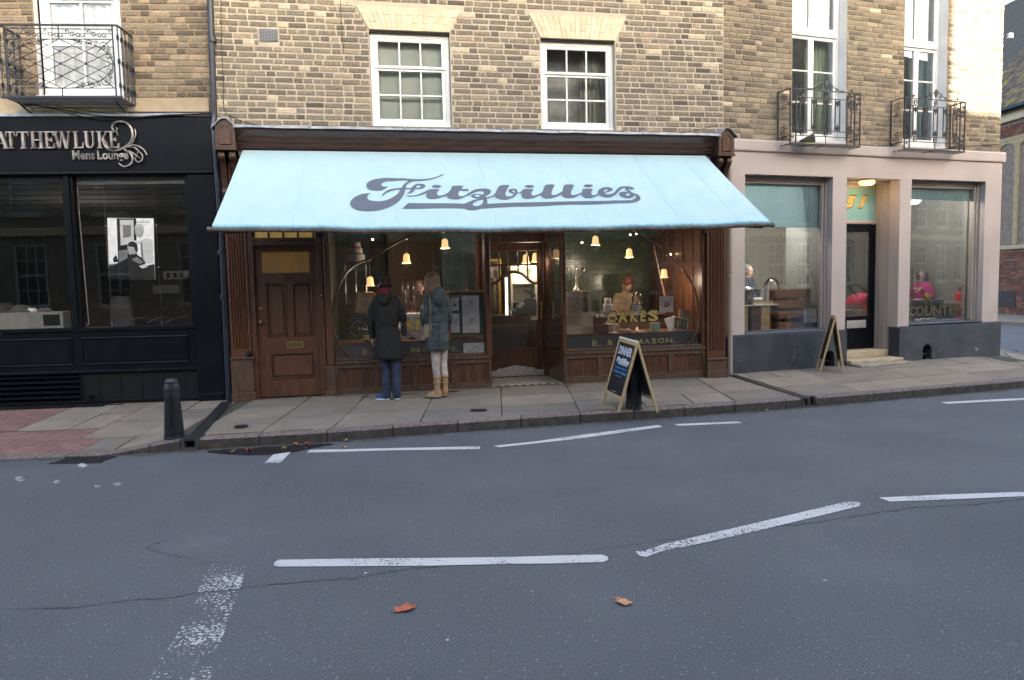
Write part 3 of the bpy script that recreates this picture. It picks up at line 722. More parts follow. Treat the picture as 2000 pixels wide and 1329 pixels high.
# parapet, sides and back so that it stands as a building
q.quad((-3.34,.006,9.5),(3.42,.006,9.5),(3.42,8,9.5),(-3.34,8,9.5), mortar); q.quad((-3.34,8,0),(-3.34,8,9.5),(3.42,8,9.5),(3.42,8,0), mortar)
q.quad((-3.34,.006,0),(-3.34,.006,9.5),(-3.34,8,9.5),(-3.34,8,0), mortar); q.quad((3.42,.006,9.5),(3.42,.006,0),(3.42,8,0),(3.42,8,9.5), mortar)
q.build('wall', parent=BB)
ARB = [(-1.442,-.412,4.815,.285,.15),(.794,1.832,4.80,.30,.15)]
def blockB(a, b_, z):
    cuts = []
    for h in HB:
        if h[2]-.02 < z+.03 and z-.03 < h[3]: cuts.append((h[0]-.004, h[1]+.004))
    for x0, x1, z0, h, s in ARB:
        if z0 < z+.034 and z-.034 < z0+h:
            k = s*min(1, max(0,(z-z0)/h)); cuts.append((x0-k-.012, x1+k+.012))
    if 4.60 < z < 4.79: cuts.append((-2.785,-2.545))
    return spans(a, b_, cuts)
nb = lay_bricks(BB, FB, -3.33,3.41,3.52,6.6, blockB, (27,24,16,16,9,5,3.5),11, centre=(0,4.3), vis=lambda b_: b_[2] < 5.25)
for x0, x1, z0, h, s in ARB: flat_arch(BB, x0, x1, z0, h, s, FB)
for i, h in enumerate(HB):
    fr = grid_window(BB, h[0]+.006, h[1]-.006, h[2]+.05, h[3]-.02,.075,3,(2,1), white, ['nine-pane white sash window with pale blind, above the left of the awning', 'nine-pane white sash window with dark panes and a curtain, above the right of the awning'][i], meet=.655, bar=.022)
    q = MB(); q.box(h[0]-.075, h[1]+.085,-.085,.07, h[2]-.062, h[2]-.004, stone, .006); q.build('window_sill', parent=BB)
    q = MB(); q.box(h[0], h[1],.03,.16, h[3]-.02, h[3]-.002, woodp); q.build('lintel_board', parent=BB)  # brown board across the top of the window opening
q = MB(); bl = mat('pale_blind', (.66,.76,.70),.8,(.58,.68,.63),2.5); q.box(-1.40,-.45,.2,.21,3.6,4.80, bl); q.build('roller_blind', parent=BB)
q = MB(); cur = mat('cream_green_curtain', (.50,.52,.42),.9,(.30,.38,.33),12, stretch=(6,6,.3)); curtain(q, 1.42,1.70,.30,3.65,4.75, cur, 4); curtain(q, .83,.95,.30,3.65,4.75, mat('blue_curtain', (.06,.11,.22),.9),2); q.build('curtain', parent=BB)
q = MB()
q.box(.80,1.83,.42,.45,3.5,5, paleroom); q.box(.75,.8,.15,2.2,3.5,5, paleroom); q.box(1.83,1.9,.15,2.2,3.5,5, paleroom); q.box(.75,1.9,.15,2.2,3.5,3.55, paleroom)  # pale back wall set close behind the glass to brighten the panes
q.build('room_wall', parent=BB)
# vent grille
q = MB(); vm = mat('vent_metal', (.30,.31,.33),.5); x0, x1, z0, z1 = -2.775,-2.555,4.62,4.765
q.box(x0, x1,-.004,.004, z0, z1, blackm)
for i in range(13): q.box(x0+i*(x1-x0-.006)/12, x0+i*(x1-x0-.006)/12+.006,-.012,-.004, z0, z1, vm)
for i in range(9): q.box(x0, x1,-.0135,-.005, z0+i*(z1-z0-.006)/8, z0+i*(z1-z0-.006)/8+.006, vm)
q.build('vent_grille', parent=BB)
# shop cornice (a sub-assembly of the building): lead flashing, mouldings, end blocks
q = MB(); cor = [(-.02,3.29),(-.13,3.29),(-.14,3.315),(-.16,3.33),(-.17,3.36),(-.20,3.375),(-.22,3.42),(-.26,3.45),(-.30,3.475),(-.31,3.505),(-.02,3.505)]
q.extr(cor, -3.07,3.19, woodh); co = q.build('cornice', parent=BB)
q = MB()
N = 60; vs = []
for i in range(N+1):
    x = -3.09+6.3*i/N; e = .006*noise.noise(Vector((x*3,1,1)))
    vs += [(x, .0,3.585+e),(x, -.10,3.553+e),(x, -.325,3.528+e),(x, -.333,3.50+e*2)]
q.add(vs, [(i*4+j, i*4+j+1,(i+1)*4+j+1,(i+1)*4+j) for i in range(N) for j in range(3)], lead, True)
for x in (-2.2,-1.05,.2,.95,2.1): q.tube([(x, -.0,3.60),(x, -.1,3.568),(x, -.325,3.542),(x, -.337,3.51)],.011, lead, 6)
q.build('lead_flashing', parent=co)
q = MB(); q.box(-3.07,3.19,-.12,0,3.10,3.29, blackm); q.build('fascia_board', parent=co)
def ear(cx, lab):
    q = MB(); w = .115; D0 = -.30
    q.box(cx-w, cx+w, D0,-.004,3.262,3.52, woodh, .004)
    ap = [(cx-w, 3.52)]+[(cx-w+2*w*i/10,3.52+.085*math.sin(math.pi*i/10)) for i in range(11)]+[(cx+w, 3.52)]
    q.prism(ap[1:-1], D0,-.004, woodh)
    pn = [(cx-.065,3.30),(cx+.065,3.30),(cx+.065,3.46)]+[(cx+.065-.13*i/8,3.46+.055*math.sin(math.pi*i/8)) for i in range(1,8)]+[(cx-.065,3.46)]
    q.prism(pn, D0-.008, D0, wood)
    pts = [(x, D0-.009, z) for x, z in pn]; q.tube(pts, .006, wood, 4, closed=True)
    q.box(cx-w-.012, cx+w+.012, D0-.012,-.004,3.235,3.262, woodh, .004)
    e = q.build('end_block', parent=BB, label=lab)
    q = MB(); pf = [(cx-w-.03,3.50),(cx-w-.02,3.525)]+[(cx-w+2*w*i/10,3.53+.092*math.sin(math.pi*i/10)) for i in range(11)]+[(cx+w+.02,3.525),(cx+w+.03,3.50)]
    up = pf+[(x, z-.018) for x, z in pf[::-1]]
    n_ = len(pf); vs = [(x, y_, z) for y_ in (D0-.035,0) for x, z in up]
    q.add(vs, [(i, i+1,2*n_+i+1,2*n_+i) for i in range(n_-1)]+[(i, i+1,2*n_+i+1,2*n_+i) for i in range(n_, 2*n_-1)]+[(i, 2*n_-1-i, 2*n_-2-i, i+1) for i in range(n_-1)], lead, True)
    q.build('lead_cap', parent=e)
    for s in (-1,1):
        q = MB(); x = cx+s*.062; q.lathe([(.001,-.036),(.052,-.036),(.056,-.03),(.056,.03),(.052,.036),(.001,.036)],(x, -.215,3.175), woodh, 14, 'X')
        q.lathe([(.001,-.038),(.03,-.038),(.03,.038),(.001,.038)],(x, -.215,3.175), wood, 12, 'X')
        pr = [(-.02,3.235),(-.25,3.235),(-.265,3.19),(-.25,3.13),(-.20,3.10),(-.15,3.02),(-.11,2.90),(-.095,2.80),(-.13,2.75),(-.11,2.70),(-.02,2.68)]
        q.extr(pr, x-.032, x+.032, woodh); q.build('scroll_bracket', parent=e)
ear(-3.19, 'left end block of the cornice with lead cap'); ear(3.315, 'right end block of the cornice with lead cap')
# pilasters with flutes
def pilaster(x0, x1, z0, zt, base_z, m, lab, flutes=6, ybk=.02, proud=.06):
    q = MB(); n = flutes; w = (x1-x0); pad = .022; fw = (w-2*pad)/n
    pr = [(x0,-.0)]; P = [(x0, ybk),(x0,-proud),(x0+pad, -proud)]
    for i in range(n):
        a = x0+pad+i*fw;
        for k in range(1,6): P.append((a+fw*.12+fw*.76*(k-1)/4,-proud+.017*math.sin(math.pi*(k-1)/4)))
        P.append((a+fw, -proud))
    P += [(x1,-proud),(x1, ybk)]
    zs = (base_z+.11, zt); vs = [(x, y, z) for z in zs for x, y in P]; k = len(P)
    q.add(vs, [(i, i+1, k+i+1, k+i) for i in range(k-1)], m)
    q.box(x0, x1,-proud, ybk, base_z, base_z+.11, m)
    p_ = q.build('pilaster', parent=BB, label=lab)
    q = MB(); q.box(x0-.012, x1+.018,-proud-.03, ybk, z0+.10, base_z-.012, woodp, .006); q.box(x0-.018, x1+.03,-proud-.05, ybk, base_z-.02, base_z+.01, woodp, .006); q.box(x0-.018, x1+.035,-proud-.055, ybk, z0-.12, z0+.10, woodp, .006)
    q.build('plinth', parent=p_)
pilaster(-3.285,-3.045,.16,3.26,.70, woodr, 'fluted oak pilaster beside the black drainpipe')
pilaster(3.142,3.42,.17,3.26,.425, woodr, 'fluted oak pilaster at the right end of the shopfront')
# door to the flat
q = MB(); q.box(-3.045,-2.975,-.035,.16,.13,3.1, wood, .006); q.box(-2.21,-2.13,-.035,.16,.13,3.1, wood, .006); q.box(-2.12,-2.03,-.055,.12,.55,3.1, woodr, .012); q.box(-2.135,-2.02,-.07,.12,.13,.55, woodp, .008); q.box(-2.15,-2.005,-.085,.12,.12,.22, woodp, .008)
q.box(-2.975,-2.21,-.05,.14,2.10,2.15, wood, .008); q.box(-2.975,-2.21,-.02,.14,2.15,2.20, wood, .004)
q.box(-2.975,-2.21,.0,.14,2.36,3.1, wood)
for k in range(5): q.box(-2.975+k*.18+(0 if k < 4 else .01),-2.95+k*.18+(0 if k < 4 else .01),.02,.06,2.2,2.36, wood)
dfr = q.build('door_frame', parent=BB)
q = MB(); amber = mat('lit_amber_fanlight', (.75,.48,.14),.6,(.45,.26,.07),2, emit=.03)  # glow put into the fanlight glass, as if lit from behind
q.box(-2.975,-2.21,.07,.075,2.2,2.36, amber); q.build('fanlight_glass', parent=dfr)
dx0, dx1, dz0, dz1 = -2.975,-2.212,.165,2.098; yd = .05
q = MB()
wall_holes(q, dx0, dx1, dz0, dz1,[(-2.885,-2.30,1.757,2.022),(-2.84,-2.61,.94,1.62),(-2.52,-2.285,.94,1.62),(-2.82,-2.29,.40,.72)], yd, woodr, .022)
q.box(dx0, dx1, yd+.022, yd+.05, dz0,1.74, wood); q.box(dx0, dx1, yd+.022, yd+.05,2.03, dz1, wood)
door = q.build('front_door', parent=BB, label='dark oak panelled front door numbered 52a')
for a, b_, c, d in ((-2.84,-2.61,.94,1.62),(-2.52,-2.285,.94,1.62),(-2.82,-2.29,.40,.72)):
    MB().box(a+.03, b_-.03, yd+.008, yd+.022, c+.03, d-.03, woodr, .008).build('door_panel', parent=door)
    q = MB(); q.tube([(a, yd, c),(b_, yd, c),(b_, yd, d),(a, yd, d)],.011, wood, 4, False, True); q.build('panel_moulding', parent=door)
q = MB(); frost = mat('frosted_amber_glow', (.26,.125,.03),.28,(.09,.06,.03),1.8, emit=.03, stretch=(1.5,1.5,.3)); q.box(-2.885,-2.30, yd+.018, yd+.024,1.757,2.022, frost); q.build('frosted_pane', parent=door)  # emission and colour gradient imitate light behind the frosted pane
q = MB(); q.box(-2.63,-2.41, yd-.012, yd, .78,.875, brass, .004); q.box(-2.605,-2.435, yd-.015, yd-.011,.80,.855, mat('tarnished_brass', (.16,.12,.06),.45, metal=.6),.003); q.build('letter_plate', parent=door)
q = MB(); q.lathe([(.001,-.05),(.02,-.048),(.027,-.035),(.022,-.02),(.01,-.012),(.012,0)],(-2.93, yd, 1.14), brass, 14, 'Y'); q.build('door_knob', parent=door)
q = MB(); q.lathe([(.001,-.008),(.018,-.008),(.02,0)],(-2.925, yd, 1.315), brass, 14, 'Y'); q.build('lock', parent=door)
q = MB(); numm = mat('dark_bronze', (.07,.05,.035),.4, metal=.7); add_text(q, '52a', -2.625, yd-.003,1.675, numm, .05,.1, depth=.005, bold=.02); q.build('door_number', parent=door)
q = MB(); q.box(-2.17,-2.15,-.05,-.035,1.43,1.50, blackm, .003); q.box(-2.168,-2.152,-.055,-.05,1.455,1.475, chrome); q.build('bell_push', parent=dfr)
q = MB(); q.sphere((-3.07,-.10,.745),.038, blackm, 12); q.build('pilaster_knob', parent=BB)
# display windows of the cafe (left and right) with stallriser
GY = .05
def display(x0, x1, base, lab, npan):
    q = MB(); q.box(x0, x1,-.045,.10,.555,.60, woodp, .008); q.box(x0, x1,-.02,.10,.60,.635, woodp, .005)
    q.box(x0, x1,-.0,.1, base-.15,.555, woodp)
    q.box(x0, x1,-.03,.0, base-.1, base+.045, woodp, .004)
    fr = q.build('display_window', parent=BB, label=lab)
    xe = [x0+(x1-x0)*k/npan for k in range(npan+1)]
    for a, b_ in zip(xe, xe[1:]):
        q = MB(); q.box(a, a+.035,-.028,0, base+.045,.555, woodp, .003); q.box(b_-.035, b_, -.028,0, base+.045,.555, woodp, .003); q.box(a+.035, b_-.035,-.028,0,.50,.555, woodp, .003); q.box(a+.035, b_-.035,-.028,0, base+.045, base+.08, woodp, .003)
        q.box(a+.035, b_-.035,-.006,0, base+.08,.50, wood); q.build('stallriser_panel', parent=fr)
    MB().box(x0+.02, x1-.02, GY, GY+.006,.635,2.95, gl).build('glass', parent=fr)
    return fr
DL = display(-2.02,.03,.165, 'left display window under the awning, lettered in gold', 4)
DR = display(1.045,3.13,.175, 'right display window under the awning, lettered CAKES', 4)
q = MB(); q.box(-.03,.045,-.04,.12,.60,3.1, woodr, .008); q.build('mullion', parent=DL); q = MB(); q.box(1.035,1.085,-.04,.12,.60,3.1, woodr, .008); q.build('mullion', parent=DR)
q = MB(); q.box(3.085,3.142,-.02,.12,.60,3.1, woodr, .008); q.build('mullion', parent=DR)
q = MB(); q.box(-2.02,3.14,0,.12,2.95,3.25, wood); q.build('transom', parent=BB)
# gravel-grey shelf panel behind the lower glass carrying the gilt name
shelfm = mat('grey_signboard_glass', (.105,.10,.088),.35,(.085,.08,.07),4); shelfw = mat('display_shelf_wood', (.17,.075,.04),.4,(.10,.045,.025),8, stretch=(1,4,6))
for fr_, x0, x1 in ((DL, -1.98,-.03),(DR, 1.09,3.07)):
    q = MB(); q.box(x0, x1, GY+.012, GY+.02,.635,.80, shelfm); q.build('sign_panel', parent=fr_)
    q = MB(); q.box(x0, x1, GY+.03,.75,.80,.825, shelfw, .004); q.build('display_shelf', parent=fr_)
def glyphs(parent, items, m, mo=None, y=GY-.004, bold=.03, d=.002, nm='letter'):
    for s, x, z, h, w_ in items:
        q = MB()
        if mo: add_text(q, s, x-w_*.09, y+.0015, z-h*.09, mo, h*1.18, w_*1.18, bold=bold, depth=d)
        add_text(q, s, x, y, z, m, h, w_, bold=bold, depth=d); q.build(nm, parent=parent)
ink = mat('black_letter_outline', (.012,.011,.010),.5)
# CAKES
zc0, zc1 = FB.at(1190,631, GY)[1], FB.at(1190,609, GY)[1]
lx = [(1184.5,1204),(1206,1226.5),(1230,1246),(1249.5,1262),(1264.5,1286.5)]
its = []
for ch, (a, b_) in zip('CAKES', lx):
    u0, u1 = FB.at(a+1,620, GY)[0], FB.at(b_-1,620, GY)[0]; its.append((ch, u0, zc0+(u0-1.6)*.004, zc1-zc0, u1-u0))
glyphs(DR, its, goldd if False else mat('gold_letter', (.55,.44,.13),.45,(.28,.22,.07),60, metal=.3), ink)
# ·AF· on the left window (CAFE, partly hidden by the passers-by)
zf0, zf1 = FB.at(800,646, GY)[1], FB.at(800,624, GY)[1]
cw = .155
its = [(ch, FB.at(a, 635, GY)[0], zf0, zf1-zf0, w_) for ch, a, w_ in (('C', 768,.12),('A', 789,.13),('F', 811,.085),('E', 829,.085))]
glyphs(DL, its, mat('gold_letter_yellow', (.60,.42,.08),.4,(.45,.31,.06),60, metal=.2), ink)
def mason(parent, a, b_, py0, py1, s='E. & A. MASON.'):
    u0, u1 = FB.at(a, py0, GY)[0], FB.at(b_, py0, GY)[0]; z0 = .665; h = .072
    wts = {'.': .3, ' ': .55, '&': 1.1, 'M': 1.4, 'A': 1.15, 'S': .9, 'O': 1.2, 'N': 1.2, 'E': .95}
    tot = sum(wts[c]+.28 for c in s); u = u0; k = (u1-u0)/tot
    for c in s:
        w_ = wts[c]*k
        if c != ' ': glyphs(parent, [(c, u, z0, h*(.2 if c == '.' else 1), w_)], goldd, bold=.012)
        u += w_+.28*k
mason(DL, 708,898,690,690); mason(DR, 1157,1322,672,672)
# curved glazing ribs of the shopfront arch
def rib(px, fr_, r=.017):
    P = [FB.at(x, y, -.01) for x, y in px]; P = catmull([(u, -.005, z) for u, z in P],6)
    q = MB(); q.tube(P, r, wood, 8, flat=.8); q.build('arched_rib', parent=fr_)
rib([(698,706),(672,685),(655,655),(650,618),(656,578),(668,545),(690,520),(722,505),(760,483),(795,464),(830,452),(880,445)], DL)
rib([(1240,452),(1262,466),(1285,480),(1304,496),(1328,518),(1350,550),(1361,580),(1366,620),(1360,650),(1348,668),(1335,676)], DR)
for px, fr_, y1 in ((721, DL, 506),(1304, DR, 496)):
    u, z = FB.at(px, y1,-.01); q = MB(); q.box(u-.012, u+.012,-.02,.0, z, 2.95, wood, .003); q.sphere((u, -.012, z),.03, wood, 10); q.build('rib_post', parent=fr_)
u, z = FB.at(794,464,-.01); MB().sphere((u, -.012, z),.028, wood, 10).build('rib_boss', parent=DL)
# recessed entrance: side return, tiled step, shop door
RY = .80
q = MB(); rx = 1.04
x_r0 = .93
# angled return window on the right: from (1.04,0) to (.86, RY)
def rp(t): return Vector((1.045-.055*t, .02+(RY-.02)*t, 0))
A_, B_ = rp(0), rp(1)
q.quad((A_.x, A_.y, .18),(B_.x, B_.y, .18),(B_.x, B_.y, .62),(A_.x, A_.y, .62), wood)
for t in (0.0,.93):
    p, p2 = rp(t), rp(t+.07); q.add([(p.x, p.y, .6),(p2.x, p2.y, .6),(p2.x, p2.y, 3),(p.x, p.y, 3),(p.x+.05, p.y, .6),(p2.x+.05, p2.y, .6),(p2.x+.05, p2.y, 3),(p.x+.05, p.y, 3)],[(0,1,2,3),(4,7,6,5),(0,3,7,4),(1,5,6,2)], wood)
ret = q.build('entrance_return', parent=BB)
q = MB(); q.add([(A_.x+.02, A_.y, .62),(B_.x+.02, B_.y, .62),(B_.x+.02, B_.y, 2.95),(A_.x+.02, A_.y, 2.95),(A_.x+.025, A_.y, .62),(B_.x+.025, B_.y, .62),(B_.x+.025, B_.y, 2.95),(A_.x+.025, A_.y, 2.95)],[(0,1,2,3),(7,6,5,4)], gl); q.build('glass', parent=ret)
q = MB(); q.box(-.03,.02,.12, RY, .15,.62, wood); q.box(-.03,.02,.12,.17,.62,3.0, wood); q.box(-.03,.02, RY-.05, RY, .62,3, wood); q.box(-.006,-.001,.17, RY-.05,.62,3, gl); q.build('entrance_return', parent=BB)
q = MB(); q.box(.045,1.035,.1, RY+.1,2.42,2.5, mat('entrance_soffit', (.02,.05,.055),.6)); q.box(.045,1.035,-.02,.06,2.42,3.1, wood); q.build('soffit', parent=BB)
# door
ex0, ex1 = .09,.965; ez0, ez1 = .19,2.15; yd = RY
q = MB(); q.box(.02,.09, yd-.03, yd+.07,.18,2.42, wood, .005); q.box(ex1, ex1+.035, yd-.03, yd+.07,.18,2.42, wood, .005); q.box(.09, ex1, yd-.03, yd+.07,2.15,2.42, wood, .005); sdf = q.build('shop_door_frame', parent=BB)
a0, a1 = FB.at(958,520, yd), FB.at(1052,520, yd)
gx0, gx1 = ex0+.085, ex1-.085; gz0 = .605
q = MB(); q.box(ex0+.005, gx0, yd, yd+.045, ez0, ez1-.01, wood, .004); q.box(gx1, ex1-.005, yd, yd+.045, ez0, ez1-.01, wood, .004); q.box(gx0, gx1, yd, yd+.045, ez0, gz0, wood, .004); q.box(gx0, gx1, yd, yd+.045, ez1-.12, ez1-.01, wood, .004)
sd_ = q.build('shop_door', parent=BB, label='glazed oak shop door with arched bar')
zt = ez1-.12; zb = zt-.205
q = MB(); q.box(gx0, gx1, yd+.005, yd+.04, zb-.012, zb+.012, wood, .003)
for k in range(1,5):
    x = gx0+(gx1-gx0)*k/5; q.box(x-.01, x+.01, yd+.006, yd+.039, zb-.10 if k in (2,3) else zb-.21, zt, wood, .003)
q.build('glazing_bar', parent=sd_)
gw = gx1-gx0; P = catmull([(gx0+gw*f, yd+.02, zb-d) for f, d in ((0,.275),(.09,.265),(.19,.22),(.32,.135),(.5,.10),(.68,.135),(.81,.22),(.91,.265),(1,.275))],5)
q = MB(); q.tube(P, .022, wood, 6, True, flat=1); q.build('arched_bar', parent=sd_)
MB().box(gx0, gx1, yd+.02, yd+.025, gz0, zt, gl).build('glass', parent=sd_)
q = MB(); kp = [(ex0+.01,.195),(ex1-.01,.195),(ex1-.01,.275),(ex1-.14,.278),(ex1-.17,.31),(ex1-.24,.315),(ex1-.33,.335),((ex0+ex1)/2,.352),(ex0+.33,.335),(ex0+.24,.315),(ex0+.17,.31),(ex0+.14,.278),(ex0+.01,.275)]
q.prism(kp[::1], yd-.006, yd, chrome); q.build('kick_plate', parent=sd_, label='scalloped steel kick plate')
q = MB(); hx = gx1+.04; q.tube([(hx, yd-.045,1.02),(hx, yd-.045,1.28)],.009, brass, 8); q.tube([(hx, yd, 1.04),(hx, yd-.045,1.04)],.007, brass, 6); q.tube([(hx, yd, 1.26),(hx, yd-.045,1.26)],.007, brass, 6); q.build('pull_handle', parent=sd_)
# tiled step: harlequin tiles
td = mat('black_floor_tile', (.022,.022,.024),.4,(.03,.03,.03),8); tw_ = mat('cream_floor_tile', (.52,.48,.40),.4,(.44,.40,.33),8)
q = MB(); tl = .058; i = 0
MB().box(.03,1.06,-.03, RY+.05,.05,.172, kerbf).build('door_step', parent=BB, label='tiled step of the recessed entrance')
for i in range(19):
    for j in range(16):
        x = .035+i*tl; y = -.028+j*tl
        if x+tl > 1.055 or y+tl > RY: continue
        vs, fs = None, None
        q.box(x+.001, x+tl-.001, y+.001, y+tl-.001,.172,.178, td if (i+j) % 2 else tw_)
q.build('floor_tiles', parent=BB, kind='stuff', label='black and cream chequered tiles of the doorway')
# bricks and pier between the drainpipe and the pilaster
q = MB(); q.box(-3.34,-3.285,-.0,.1,.1,3.3, mat('dirty_brown_pier', (.05,.035,.028),.8,(.03,.022,.018),15, bump=.4)); q.build('pier', parent=BB)
# ------------------------------------------------------------------ awning
AW = thing('awning', (0,-.1,3.2), FB, 'long pale blue fabric awning printed with the cafe name in dark script', 'awning')
awm = mat('awning_fabric', (.60,.775,.805),.75,(.52,.72,.775),1.5, stretch=(3.5,3.5,.35), bump=.06, bscale=1.6, contrast=(.3,.7), detail=4)  # soft vertical colour streaks put wrinkle shading into the cloth
for n_ in awm.node_tree.nodes:
    if n_.type == 'BUMP': n_.inputs['Strength'].default_value = .55; n_.inputs['Distance'].default_value = .03
nn_ = awm.node_tree; bs = nn_.nodes['Principled BSDF']; tr = nn_.nodes.new('ShaderNodeBsdfTranslucent'); tr.inputs[0].default_value = (.45,.66,.72,1)
mxs = nn_.nodes.new('ShaderNodeMixShader'); mxs.inputs[0].default_value = .28; ou = nn_.nodes['Material Output']
nn_.links.new(bs.outputs[0], mxs.inputs[1]); nn_.links.new(tr.outputs[0], mxs.inputs[2]); nn_.links.new(mxs.outputs[0], ou.inputs[0])
TY, TZ, BY, BZ = -.13,3.262,-1.33,2.262
def aw(u, t):     # u in 0..1 along, t 0 top..1 bottom
    x0 = -3.02+(-3.195+3.02)*t; x1 = 3.085+(3.37-3.085)*t; x = x0+(x1-x0)*u
    sag = (-.045*math.sin(math.pi*u)-.004*math.sin(u*31)-.003*math.sin(u*57+1))*t
    fold = .0030*noise.noise(Vector((x*2.6+t*1.2, t*.6,4)))*(.3+t*.7)
    bow = -.012*math.sin(math.pi*t)
    return Vector((x, TY+(BY-TY)*t+fold, TZ+(BZ-TZ)*t+sag+bow+fold))
NU, NT = 120,16; vs = [aw(i/NU, j/NT) for i in range(NU+1) for j in range(NT+1)]; vs2 = [v+Vector((0,.0015,-.002)) for v in vs]
q = MB(); q.add(vs+vs2,[(i*(NT+1)+j, i*(NT+1)+j+1,(i+1)*(NT+1)+j+1,(i+1)*(NT+1)+j) for i in range(NU) for j in range(NT)]+[((NU+1)*(NT+1)+i*(NT+1)+j, (NU+1)*(NT+1)+(i+1)*(NT+1)+j, (NU+1)*(NT+1)+(i+1)*(NT+1)+j+1,(NU+1)*(NT+1)+i*(NT+1)+j+1) for i in range(NU) for j in range(NT)], awm, True)
q.build('canopy', parent=AW)
seam = mat('awning_seam', (.49,.72,.77),.8)
for u in (.126,.30,.475,.65,.825,.94):
    q = MB(); q.tube([aw(u, j/NT)+Vector((0,-.001,.001)) for j in range(NT+1)],.0022, seam, 4); q.build('seam', parent=AW)
# valance hem
q = MB(); vs = []
hem = mat('awning_hem', (.33,.60,.70),.8,(.22,.46,.57),20)
for i in range(NU*2+1):
    p = aw(i/NU/2,1); s = .0015*math.sin(i*1.3)+.003*noise.noise(Vector((i*.3,1,1)))
    vs += [p+Vector((0,.002,.012)), p+Vector((0,-.008+s, -.006)), p+Vector((0,-.004+s, -.022))]
q.add(vs, [(i*3+j, i*3+j+1,(i+1)*3+j+1,(i+1)*3+j) for i in range(NU*2) for j in range(2)], hem, True); q.build('hem', parent=AW)
barm = mat('front_bar_metal', (.13,.115,.105),.5,(.06,.055,.05),16, metal=.3)
q = MB(); P = [aw(i/40,1)+Vector((0,-.006,-.045)) for i in range(41)]; P[0].x -= .03; P[-1].x += .03
q.tube(P, .026, barm, 8); q.lathe([(.001,0),(.031,0),(.031,.03),(.001,.03)], P[0]+Vector((-.02,0,0)), barm, 10, 'X'); q.lathe([(.001,0),(.031,0),(.031,.03),(.001,.03)], P[-1]+Vector((-.01,0,0)), barm, 10, 'X')
q.build('front_bar', parent=AW)
q = MB(); q.lathe([(.001,-3.07),(.055,-3.07),(.055,3.15),(.001,3.15)],(0,-.085,3.21), barm, 12, 'X'); q.build('roller', parent=AW)
for xw, xe in ((-2.15,-3.1),(3.13,3.28)):
    q = MB(); e = aw(.02 if xe < 0 else .985,1)+Vector((0,0,-.07)); el = Vector(((xw+e.x)/2+(.45 if xe < 0 else -.3),-.75,2.27)); w0 = Vector((xw, -.03,2.28))
    q.tube([w0, el],.02, blackm, 6); q.tube([el, e],.018, blackm, 6); q.box(w0.x-.04, w0.x+.04,-.06,.0,2.20,2.36, blackm, .006); q.sphere(el, .03, blackm, 8)
    q.build('folding_arm', parent=AW)
